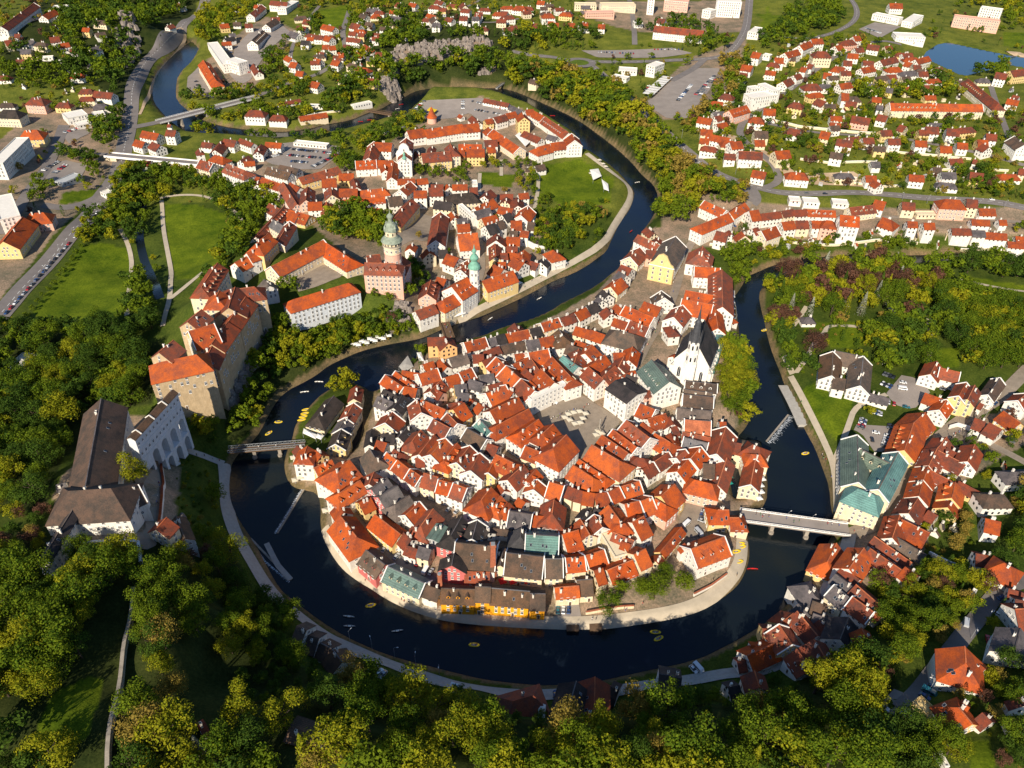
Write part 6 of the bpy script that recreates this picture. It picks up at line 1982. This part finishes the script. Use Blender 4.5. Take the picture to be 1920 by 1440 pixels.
marquee("946 538;972 524;980 533;955 546", 'cream terrace awning below the long orange roof near the green steeple'); marquee("1038 493;1062 488;1064 495;1042 502", 'cream awning of the riverside cafe upstream of the trees'); marquee("842 592;872 583;874 589;846 599", 'white awning along the promenade by the plank bridge'); marquee("1010 1328;1023 1330;1022 1342;1008 1340", 'small white pavilion tent in shade below the river road')
marquee("782 668;790 664;795 672;786 675", 'small white awning above the river beside the peach house'); marquee("748 690;765 674;775 681;757 696", 'grey terrace canopy above the river beside orange roofs', M_CONC); marquee("800 207;806 200;820 206;814 212", 'striped red and yellow fairground canopy in the river car park', M_YEL)
# bus shelters: a row of white saw-tooth canopies
p, q = gp(1214, 184), gp(1252, 146); an = math.atan2(q[1] - p[1], q[0] - p[0]); L_ = float(np.hypot(*(q - p)[:2])); r = empty('bus_shelter', (p[0], p[1], p[2]), an, 'long white canopy over the bus station platforms', 'shelter')
for i in range(9):
    mb = MB(); x = L_ * i / 9; V, F = slab([(x, -6, 4.6), (x + L_ / 9 - .4, -6, 4.0), (x + L_ / 9 - .4, 6, 4.0), (x, 6, 4.6)], [(0, 1, 2, 3)], .25); mb.add(V, F); link('canopy', mb.mesh('canopy', [M_CLOTH]), r); mb = MB(); mb.bar((x + 2, 0, 0), (x + 2, 0, 4.3), .3, .3); link('post', mb.mesh('post', [M_METAL]), r)
# plague column and fountain on the square
b = gp(1123, 813); r = empty('plague_column', (b[0], b[1], b[2]), .4, 'pale stone column with statues on a stepped fountain, on the market square', 'column')
mb = MB(); mb.lathe([(4.2, 0), (4.2, .3), (3.7, .3), (3.7, .6), (3.2, .6), (3.2, 1.4)], 8, 0); link('basin', mb.mesh('basin', [M_STONE]), r)
mb = MB(); mb.lathe([(1.3, 1.3), (1.0, 3.2), (1.2, 3.4), (.5, 3.6), (.4, 9.0), (.7, 9.3)], 8, 0)
for i in range(4): a = i * math.pi / 2; mb.lathe([(.3, 3), (.35, 4), (.22, 4.5), (.15, 5)], 6, 0, c=(1.5 * math.cos(a), 1.5 * math.sin(a)))
link('shaft', mb.mesh('shaft', [M_STONE]), r); mb = MB(); mb.lathe([(.35, 9.3), (.4, 10), (.28, 10.5), (.16, 10.7), (.18, 11)], 8, 0); link('statue', mb.mesh('statue', [M_STONE]), r)
# people
PE = []
RP = random.Random(9)
SPOTS = [((1030, 790), (1110, 760), 22), ((1405, 966), (1580, 990), 12), ((1240, 600), (1190, 690), 16), ((440, 846), (560, 836), 9), ((850, 645), (836, 610), 9), ((1500, 750), (1560, 900), 7), ((420, 870), (370, 855), 6), ((640, 1062), (760, 1130), 6), ((1100, 1168), (1380, 1080), 9), ((1600, 1000), (1650, 980), 7), ((900, 575), (1060, 500), 9), ((305, 870), (290, 1000), 9), ((1270, 480), (1262, 560), 6), ((1260, 880), (1275, 820), 6), ((1245, 1045), (1290, 985), 6), ((1700, 900), (1830, 780), 6)]
for (a, b, n) in SPOTS:
    for i in range(n):
        t = RP.random(); x = a[0] * (1 - t) + b[0] * t + RP.uniform(-3, 3); y = a[1] * (1 - t) + b[1] * t + RP.uniform(-3, 3)
        onb = a[0] in (1405, 440, 850); p = flat(x, y, 5.5 if a[0] == 1405 else 5.2) if onb else gp(x, y)
        cn, ps, me = RP.choice(PMS); o = link('person', me, None, (p[0], p[1], p[2] + (.0 if onb else .4)), RP.uniform(0, 6.3)); tag(o, None, 'person', 'people out walking')
        PE.append((o, 'person %s in a %s top' % (ps, cn), x, y))
assign(PE)
# street lamps along the bigger roads
b_l = MB(); b_l.bar((0, 0, 0), (0, 0, 7.5), .16, .16); b_l.bar((0, 0, 7.5), (1.4, 0, 7.8), .1, .1); LP = b_l.mesh('pole', [M_METAL]); b_l = MB(); b_l.box(1.2, 2.0, -.15, .15, 7.7, 7.85); LH = b_l.mesh('lamp_head', [M_TRIM]); LS = []
for s, n in (("60 530;210 350", 6), ("1395 958;1580 985", 4), ("1700 1320;1850 1140", 4), ("1660 372;1900 392", 5), ("1255 250;1390 340", 4), ("620 1192;830 1272", 5), ("1750 850;1850 770", 3)):
    q = resample(wp(s), 1.0)
    for i in range(n):
        p = q[int((i + .5) / n * (len(q) - 1))]; o = empty('street_lamp', (p[0] + 4, p[1], float(zt(p[0] + 4, p[1]))), RP.uniform(0, 6)); link('pole', LP, o); link('lamp_head', LH, o); tag(o, None, 'street lamp', 'street lamps'); X, Y, _ = project((p[0], p[1], 5)); LS.append((o, 'grey street lamp', X, Y))
assign(LS)
# ---------------------------------------------------------------- trees
TR = np.random.default_rng(11)
def crown_quads(kind, n, leaf, rng):
    """leaf clumps for a crown of unit height 1 (z 0..1) and radius about .38 for broadleaf"""
    if kind == 'conifer':
        t = rng.random(n) ** .75; z = .08 + .92 * t
        tier = (np.floor(t * 11) / 11); rad = .21 * (1 - t) ** .85 * (1 - .35 * ((t * 11) % 1)) + .004
        a = rng.random(n) * 2 * math.pi; arm = .8 + .2 * np.cos(a * 9 + tier * 40)
        P_ = np.stack([rad * arm * np.cos(a), rad * arm * np.sin(a), z], 1); N = np.stack([np.cos(a), np.sin(a), np.full(n, .75)], 1)
    elif kind == 'column':
        t = rng.random(n); z = .04 + .96 * t; rad = .13 * np.sin(np.pi * np.clip(t * .92 + .06, 0, 1)) ** .55; a = rng.random(n) * 2 * math.pi
        P_ = np.stack([rad * np.cos(a), rad * np.sin(a), z], 1); N = np.stack([np.cos(a), np.sin(a), np.full(n, .4)], 1)
    else:
        K = int(rng.integers(16, 36)) if n > 900 else 14
        u = rng.random(K); th = rng.random(K) * 2 * math.pi; zz = .34 + .5 * u; rr = .30 * np.sqrt(rng.random(K)) * np.sqrt(np.clip(1 - ((zz - .52) / .48) ** 2, .1, 1)) * 1.25
        C = np.stack([rr * np.cos(th), rr * np.sin(th), zz], 1); C[0] = (0, 0, .78); R_ = rng.uniform(.07, .19, K)
        k = rng.choice(K, n, p=(R_ ** 2) / (R_ ** 2).sum()); v = rng.normal(size=(n, 3)); v[:, 2] += .35; v /= np.linalg.norm(v, axis=1)[:, None]
        P_ = C[k] + v * R_[k][:, None] * rng.uniform(.6, 1.15, (n, 1)); N = v
        P_[:, 2] = np.maximum(P_[:, 2], .13)
    N = N / np.linalg.norm(N, axis=1)[:, None] + rng.normal(size=(n, 3)) * .42; N /= np.linalg.norm(N, axis=1)[:, None]
    r = rng.normal(size=(n, 3)); T = np.cross(N, r); T /= np.linalg.norm(T, axis=1)[:, None] + 1e-9; B = np.cross(N, T)
    s = leaf * rng.uniform(.6, 1.3, (n, 1)); s2 = s * rng.uniform(.5, .9, (n, 1))
    return np.stack([P_ - T * s - B * s2 * .6, P_ + T * s * .8 - B * s2, P_ + T * s + B * s2 * .7, P_ - T * s * .7 + B * s2], 1)
def trunk_mb(kind):
    mb = MB()
    if kind == 'broad':
        mb.lathe([(.028, -.06), (.02, .12), (.013, .45), (.004, .75)], 7)
        for i in range(6):
            a = i * 1.05 + .3; z = .2 + .06 * i; mb.bar((0, 0, z), (.17 * math.cos(a), .17 * math.sin(a), z + .2), .014, .014)
    else: mb.lathe([(.016, -.05), (.012, .3), (.002, .97)], 6)
    return mb
PAL = {'g': ('green', 'broad', 'green leafy tree'), 'b': ('bright', 'broad', 'yellow green leafy tree'), 'd': ('dark', 'broad', 'dark green leafy tree'), 'c': ('copper', 'broad', 'copper leaved tree'), 'o': ('ochre', 'broad', 'ochre leaved tree'),
 'k': ('dark', 'conifer', 'dark green conifer'), 'n': ('blue', 'conifer', 'pale grey green conifer'), 'y': ('bright', 'conifer', 'golden green conifer'), 'p': ('dark', 'column', 'slim dark columnar tree')}
PROTO = {}
def proto(code, v, lod):
    key = (code, v, lod)
    if key not in PROTO:
        leafk, kind, _ = PAL[code]; n = {0: 3400, 1: 1400, 2: 480, 3: 170}[lod] if kind == 'broad' else {0: 1500, 1: 700, 2: 260, 3: 100}[lod]
        leaf = {0: .0155, 1: .024, 2: .042, 3: .066}[lod] * (1.0 if kind == 'broad' else .62)
        PROTO[key] = crown_quads(kind, n, leaf, np.random.default_rng(100 + v * 7 + ord(code)))
    return PROTO[key]
BIGM = {}
def big_crown(code, v):
    if (code, v) not in BIGM:
        Q = proto(code, v, 0); BIGM[(code, v)] = tri_mesh('crown', Q.reshape(-1, 3), np.arange(len(Q) * 4).reshape(-1, 4), LEAF[PAL[code][0]])
    return BIGM[(code, v)]
TM = {k_: trunk_mb(k_).mesh('trunk', M_BARK) for k_ in ('broad', 'conifer')}; TM['column'] = TM['conifer']
WOODS = [ # polygon, spacing, height lo, hi, palette, hue of order
 ("500 1340;600 1300;640 1260;690 1270;760 1310;860 1340;960 1400;1060 1410;1120 1340;1220 1330;1300 1360;1420 1340;1480 1320;1560 1290;1600 1260;1650 1250;1700 1290;1640 1320;1640 1500;280 1500;300 1400;420 1330", 11.2, 11, 21, 'gggbdbbgyo'),
 ("470 1150;560 1200;640 1235;720 1275;800 1290;900 1315;1000 1330;1100 1345;1200 1315;1300 1300;1400 1290;1480 1275;1560 1250;1560 1290;1420 1330;1300 1350;1120 1350;1060 1400;960 1390;860 1335;760 1305;690 1265;640 1260;560 1300;420 1330;450 1200", 7.5, 4, 7.5, 'dgdd'),
 ("380 1010;440 1030;465 1080;480 1150;500 1245;420 1250;270 1250;275 1120;290 1050;330 1030", 11, 9, 17, 'ggddgb'),
 ("-40 1040;60 1045;240 1045;258 1080;235 1120;100 1130;-40 1150", 9, 12, 19, 'gggdb'), ("-40 1140;190 1125;200 1200;180 1270;110 1300;60 1330;-40 1330", 8.5, 12, 20, 'gggdbb'), ("80 1360;160 1350;170 1440;90 1470", 9, 14, 20, 'gb'), ("-20 1400;60 1380;90 1500;-40 1500", 9, 10, 18, 'ddg'),
 ("285 1100;310 1110;330 1300;350 1500;250 1500;262 1300", 10.5, 12, 19, 'gggdbo'),
 ("0 600;60 620;140 610;200 615;260 620;290 660;285 720;260 770;225 790;190 760;150 800;95 900;90 960;-40 960;-40 600", 10.5, 11, 20, 'ggdddgb'), ("240 500;300 560;310 620;270 640;240 600", 9, 10, 17, 'gdg'),
 ("120 440;200 400;235 345;262 330;262 400;240 470;200 450;150 462", 9.5, 10, 18, 'gdgb'), ("310 330;400 330;470 350;560 390;500 400;460 470;470 500;400 540;380 500;440 430;400 390;330 360", 8.5, 9, 16, 'ggdgbk'), ("345 390;440 415;450 440;400 500;370 490;330 400", 12, 9, 15, 'gdggb'), ("210 330;262 320;340 320;335 360;280 400;270 500;240 430;215 380", 9, 9, 17, 'gdgb'),
 ("620 400;700 380;735 420;720 470;650 460;612 440", 8, 12, 18, 'ggdb'), ("480 600;545 600;560 640;640 640;700 610;740 600;770 625;650 660;560 712;500 755;480 810;430 830;425 790;455 750;470 650", 8, 7, 14, 'ggdbg'), ("660 560;730 548;735 590;670 600", 7, 5, 9, 'gdg'), ("755 490;800 490;800 560;770 590;750 560", 8, 9, 15, 'dg'), ("425 780;450 790;430 850;400 850;330 790;340 770;415 790", 8, 7, 13, 'gdb'),
 ("1035 130;1150 165;1215 215;1300 330;1390 362;1385 392;1320 378;1270 425;1240 430;1232 400;1240 372;1210 325;1160 275;1080 218;1010 185;945 150;950 120", 9.5, 12, 20, 'gggbbdo'), ("620 195;690 200;740 180;800 160;880 158;935 158;940 110;920 100;840 112;780 128;735 130;715 90;640 110;630 150", 10, 12, 20, 'gggddb'), ("690 70;760 20;790 30;800 80;740 95;700 100", 10, 11, 18, 'ggd'), ("800 70;900 62;1040 60;1050 95;940 100;920 70;860 78", 10, 11, 17, 'gdbk'),
 ("120 -30;380 -30;372 10;330 30;262 105;235 150;225 200;205 190;180 150;120 145;100 60", 10, 11, 18, 'ddgdg'), ("0 90;110 90;180 160;60 175;0 170", 11, 9, 16, 'gdg'), ("385 20;500 0;420 60;400 110;370 80;360 30", 10, 10, 17, 'gb'), ("345 185;395 180;400 160;420 170;470 170;560 150;600 170;560 185;450 190;350 205", 9.5, 9, 15, 'gdb'), ("490 100;530 80;600 60;600 30;560 55;530 110;520 150;490 140", 10, 9, 15, 'gdg'), ("660 60;760 0;690 -20;560 0;600 20;640 40", 11, 9, 15, 'gb'),
 ("470 70;470 60;480 70", 9, 8, 12, 'g'), ("1430 520;1500 502;1620 500;1660 500;1700 505;1700 560;1640 590;1560 600;1500 600;1470 640;1440 620", 9.5, 11, 20, 'gbycnkbgc'), ("1700 505;1800 497;1930 500;1930 540;1820 520;1760 520", 9, 14, 21, 'dggd'), ("1610 500;1760 520;1770 560;1700 580;1640 560", 11, 12, 20, 'cbgnc'), ("1760 540;1930 580;1930 690;1860 705;1790 690;1790 640;1740 600", 9, 13, 20, 'gdgbg'), ("1440 610;1470 630;1500 690;1480 705;1460 680", 8.5, 9, 15, 'gd'), ("1660 600;1740 600;1760 650;1730 690;1650 700;1620 640", 10, 11, 18, 'gbgd'), ("1510 690;1550 700;1540 740;1505 735", 9, 14, 20, 'd'), ("1545 700;1600 705;1605 740;1560 750", 9, 12, 17, 'c'),
 ("1352 650;1395 665;1404 720;1408 790;1396 806;1372 800;1348 760;1350 700", 8, 12, 18, 'gbgb'), ("1355 475;1395 470;1402 500;1385 545;1370 530", 8, 11, 16, 'g'), ("1440 470;1600 470;1600 480;1450 500", 9, 5, 9, 'bg'), ("1620 440;1760 450;1740 470;1620 470", 9, 8, 15, 'gd'),
 ("1120 1090;1230 1070;1300 1065;1290 1140;1200 1155;1120 1145", 9.5, 9, 15, 'gdg'), ("1000 420;1060 390;1120 410;1080 470;1020 475;990 460", 8, 7, 12, 'gdb'), ("620 300;650 290;680 310;660 330;640 330", 8, 10, 14, 'gd'), ("640 310;780 240;800 250;700 280;690 262", 9, 7, 12, 'gdb'), ("862 610;900 600;900 622;880 628", 6, 6, 9, 'b'), ("620 700;690 690;690 720;660 740;620 740", 8, 9, 14, 'gb'),
 ("1630 1150;1760 1090;1800 1100;1760 1180;1690 1260;1650 1240;1640 1190", 8.5, 8, 14, 'gdgb'), ("1800 920;1930 900;1930 1060;1880 1050;1800 1040;1760 990", 9, 8, 15, 'gdob'), ("1650 1320;1760 1360;1800 1500;1640 1500", 9, 8, 15, 'gd'), ("1870 1230;1940 1230;1940 1420;1880 1400", 9, 8, 14, 'gd'), ("1840 1060;1880 1030;1930 980;1920 1090;1880 1100", 9, 8, 14, 'gd'), ("1560 1250;1640 1190;1660 1250;1600 1290;1500 1290;1470 1270", 8, 8, 13, 'gd'), ("480 1120;540 1150;600 1210;560 1260;500 1230", 8, 7, 13, 'dg'),
 ("1450 60;1480 20;1560 0;1585 30;1560 55;1500 70;1440 100;1420 80", 9.5, 12, 18, 'gd'), ("1190 55;1290 40;1340 60;1360 95;1290 105;1280 80", 10, 11, 18, 'gkd'), ("1610 165;1640 175;1760 165;1820 180;1810 190;1600 190;1560 185", 9.5, 11, 17, 'gbg'), ("1600 190;1640 160;1750 150;1810 170;1810 188;1650 188", 9.5, 11, 17, 'gbd'), ("1820 140;1860 110;1880 110;1870 170", 9.5, 12, 17, 'dg'), ("1780 0;1930 0;1930 60;1880 60;1880 10;1800 20", 11, 11, 17, 'gb'), ("1000 55;1110 60;1120 80;1000 85", 10, 12, 17, 'kdg'), ("1340 120;1400 115;1390 220;1340 230;1290 225;1300 215;1320 190;1360 150", 9.5, 10, 17, 'gdo'),
 ("200 210;230 205;215 280;170 280;180 230", 9, 10, 16, 'dg'), ("50 330;110 360;100 400;60 385", 9, 9, 15, 'gd'), ("120 290;180 300;190 345;140 320", 9, 9, 15, 'gd'), ("352 210;400 215;420 240;380 260;350 240", 8, 10, 16, 'gb'), ("400 215;520 260;560 270;620 255;600 262;480 262", 8, 7, 12, 'gd'), ("960 330;1010 320;1005 370;960 360", 8, 6, 9, 'gb'), ("1790 330;1870 320;1920 340;1870 365;1800 360", 9, 8, 14, 'gd'), ("500 610;640 640;560 700;510 720", 7.5, 6, 11, 'gbg'), ("600 620;720 600;770 628;690 648;620 668", 7.5, 5, 9, 'gbg')]
WOODS += [("400 236;470 245;560 246;600 236;640 225;680 212;700 190;650 170;600 190;560 205;500 200;440 205", 11, 8, 14, 'gdgb'), ("620 262;680 250;740 228;790 208;800 225;760 250;700 275;640 290", 9, 7, 12, 'gdgb'), ("840 300;890 320;880 350;850 345;800 335;760 330", 8, 6, 10, 'gdg'), ("905 300;990 305;1005 315;980 325;900 320", 8, 6, 9, 'gb'),
 ("700 130;760 120;790 150;740 160", 9, 9, 15, 'gd'), ("870 560;905 560;900 585", 8, 5, 8, 'g'), ("1350 440;1400 455;1395 475;1360 470", 8, 6, 10, 'gb'), ("1400 325;1500 335;1560 345;1500 350;1420 340", 8, 4, 8, 'gb'), ("1290 215;1330 240;1330 280;1280 250;1250 215", 9, 6, 11, 'gbo'), ("1440 90;1500 95;1560 60;1500 80", 9, 8, 14, 'gd'), ("1440 265;1540 262;1600 270;1640 262;1640 280;1440 285", 8, 4, 8, 'gb'), ("1640 300;1760 310;1840 305;1840 318;1640 318", 8, 4, 8, 'gbo'), ("1440 215;1560 220;1600 235;1450 230", 8, 4, 8, 'gb'), ("1700 300;1720 300;1790 345;1740 352", 8, 6, 10, 'g'), ("1100 118;1150 130;1170 150;1130 150", 8, 6, 9, 'g'), ("1040 80;1120 88;1110 98;1040 95", 8, 8, 14, 'gk')]
WOODS = [(a, b, c, d, e) for a, b, c, d, e in WOODS]
GARD = [ # loose garden trees: polygon, number
 ("1290 225;1560 200;1920 215;1930 380;1700 360;1500 350;1400 330;1320 290", 420), ("560 0;1100 0;1100 60;900 60;700 60;560 140", 260), ("1440 90;1640 60;1700 110;1640 180;1560 200;1440 210", 200), ("0 0;120 0;180 160;200 210;0 210", 110), ("1700 820;1930 780;1930 900;1800 900;1700 1050;1680 960", 60), ("1360 430;1930 430;1930 475;1700 465;1500 480;1400 500", 90),
 ("1000 370;1150 360;1120 470;1010 470", 50), ("100 400;200 380;300 500;300 600;200 600;120 500", 26), ("1500 600;1720 600;1700 690;1560 690", 24), ("60 200;240 210;220 340;100 400;0 420", 46), ("300 380;460 400;420 520;320 520", 20), ("420 100;620 100;620 260;420 240", 60), ("1630 1100;1820 1060;1900 1160;1760 1230", 70), ("600 600;760 580;760 630;620 660", 30), ("700 360;1000 320;1010 480;880 560;760 560", 40), ("1740 10;1930 60;1930 200;1700 170", 40), ("1160 90;1420 60;1420 130;1200 220;1130 130", 60), ("760 640;1300 600;1400 820;1280 1100;700 1060", 26), ("1500 735;1600 760;1560 850", 5), ("0 960;100 960;160 1040;0 1040", 10), ("300 1000;430 1000;440 1100;330 1100", 14), ("1600 1230;1930 1280;1930 1440;1700 1440", 40)]
pts = []
for s, sp, h0, h1, pal in WOODS:
    q = wp(s)[:, :2]; x0, y0 = q.min(0); x1, y1 = q.max(0); dist = float(np.linalg.norm(q.mean(0))); sp = sp * (1 + max(0, dist - 500) / 1500)
    X, Y = np.meshgrid(np.arange(x0, x1, sp), np.arange(y0, y1, sp * .87)); X[::2] += sp / 2
    X = X.ravel() + TR.uniform(-.32, .32, X.size) * sp; Y = Y.ravel() + TR.uniform(-.32, .32, Y.size) * sp
    _, i = seg_dist(X, Y, q)
    for x, y in zip(X[i], Y[i]): pts.append((x, y, TR.uniform(h0, h1), pal[int(TR.integers(len(pal)))]))
for s, n in GARD:
    q = wp(s)[:, :2]; x0, y0 = q.min(0); x1, y1 = q.max(0); k_ = 0; t = 0
    n = int(n * 1.7)
    while k_ < n and t < n * 30:
        t += 1; x, y = TR.uniform(x0, x1), TR.uniform(y0, y1); _, i = seg_dist(np.array([x]), np.array([y]), q)
        if i[0]: pts.append((x, y, TR.uniform(4, 10), 'ggbbdkpoc'[int(TR.integers(9))])); k_ += 1
for s, n in (("60 585;150 462;240 460;250 600;100 620", 40), ("300 370;460 400;430 520;320 530", 50), ("1290 225;1560 200;1920 215;1930 380;1700 360;1500 350;1400 330;1320 290", 500), ("560 0;1100 0;1100 60;900 60;700 60;560 140", 250), ("1500 600;1720 600;1700 690;1560 690;1500 830", 50), ("600 600;760 580;760 640;560 710", 60), ("1000 370;1150 360;1120 470;1010 470", 50), ("1630 1100;1900 1060;1920 900;1760 960;1640 1060", 110), ("1360 430;1930 430;1930 475;1500 480", 110), ("0 0;200 100;200 210;0 210", 90), ("1700 1230;1920 1230;1920 1440;1700 1440", 60), ("320 850;430 860;440 1000;350 1010", 60)):
    q = wp(s)[:, :2]; x0, y0 = q.min(0); x1, y1 = q.max(0); X = TR.uniform(x0, x1, n * 3); Y = TR.uniform(y0, y1, n * 3); _, i = seg_dist(X, Y, q)
    for x, y in list(zip(X[i], Y[i]))[:n]: pts.append((x, y, TR.uniform(1.2, 3.2), 'gdbo'[int(TR.integers(4))]))
NG = len(pts)
for (x, y, h, c) in ((243, 880, 17, 'b'), (398, 925, 12, 'g'), (540, 535, 14, 'g'), (1610, 1400, 17, 'y'), (1500, 1380, 15, 'y'), (370, 1400, 14, 'n'), (1235, 885, 6, 'g'), (785, 440, 7, 'o'), (1713, 585, 16, 'c'), (1530, 640, 18, 'c'), (1450, 600, 16, 'b'), (1485, 570, 18, 'n'), (1505, 590, 16, 'n'), (1590, 560, 15, 'n'), (1730, 560, 15, 'b'), (1665, 668, 13, 'n'), (1635, 700, 15, 'k'), (922, 162, 13, 'g'), (1630, 770, 8, 'b'), (1795, 1020, 11, 'o'), (375, 345, 15, 'k'), (1018, 70, 17, 'k'), (1030, 72, 16, 'k'), (1880, 620, 14, 'd')):
    p = gp(x, y, h * .5); pts.append((p[0], p[1], h, c))
# a line of small street trees beside the left main road
q = resample(wp("196 400;20 612"), 9.0)
for p in q: pts.append((p[0] + 7, p[1] - 7, TR.uniform(4, 6), 'g'))
A = np.array([(p[0], p[1], p[2]) for p in pts]); Z = zt(A[:, 0], A[:, 1]); oc = np.zeros(len(A), int)
for dx, dy in ((0, 0), (1, 0), (-1, 0), (0, 1), (0, -1)): o_ = occ(A[:, 0] + dx * A[:, 2] * .12, A[:, 1] + dy * A[:, 2] * .12); oc = np.maximum(oc, np.where((dx == 0) & (dy == 0), o_, np.where(o_ == 3, 3, 0)))
X_, Y_, D_ = project(np.c_[A[:, 0], A[:, 1], Z + A[:, 2] * .5])
oc[NG:][oc[NG:] == 2] = 0
keep = (oc == 0) & (X_ > -80) & (X_ < 2000) & (Y_ > -60) & (Y_ < 1560) & (Z > 1.2)
lst = [(A[i, 2] / D_[i], i) for i in np.nonzero(keep)[0]]; inview = [(s, i) for s, i in lst if 0 < X_[i] < 1920 and 0 < Y_[i] < 1440]
inview.sort(reverse=True); chosen = set(i for _, i in inview[:300]); TL = []
for i in chosen:
    x, y, h, c = pts[i]; v = int(TR.integers(5)); kind = PAL[c][1]; wd = TR.uniform(.9, 1.25) if kind == 'broad' else 1.0
    r = empty('conifer' if kind == 'conifer' else 'tree', (x, y, float(Z[i]) - .1), float(TR.uniform(0, 6.28))); r.scale = (h * wd, h * wd, h)
    link('trunk', TM[kind], r); link('crown', big_crown(c, v), r); tag(r, None, 'tree', 'trees of the hillsides and gardens')
    TL.append((r, ('tall ' if h > 15.5 else 'small ' if h < 9 else '') + PAL[c][2], X_[i], Y_[i]))
assign(TL)
rest = {}
for s, i in lst:
    if i in chosen: continue
    x, y, h, c = pts[i]; lod = 1 if D_[i] < 420 else (2 if D_[i] < 750 else 3); Q = proto(c, int(TR.integers(5)), lod)
    a = TR.uniform(0, 6.28); ca2, sa2 = math.cos(a) * h, math.sin(a) * h; wd = TR.uniform(.9, 1.25) if PAL[c][1] == 'broad' else 1.0
    R = np.array([[ca2 * wd, sa2 * wd, 0], [-sa2 * wd, ca2 * wd, 0], [0, 0, h]]); rest.setdefault(PAL[c][0], []).append((Q.reshape(-1, 3) @ R + np.array([x, y, Z[i] - .1])).astype(np.float32))
mats_ = list(rest); V = np.concatenate([np.concatenate(rest[k_]) for k_ in mats_]); cnt = [sum(len(q) for q in rest[k_]) // 4 for k_ in mats_]
F = np.arange(len(V)).reshape(-1, 4); fm = np.repeat(np.arange(len(mats_)), cnt)
me = tri_mesh('woodland', V, F, [LEAF[k_] for k_ in mats_], fm)
tag(link('woodland', me), 'the further woods, riverside trees and garden trees around the town', 'woodland', kind='stuff')
print('TREES', len(lst), 'quads', len(F), 'vehicles', len(VEH))
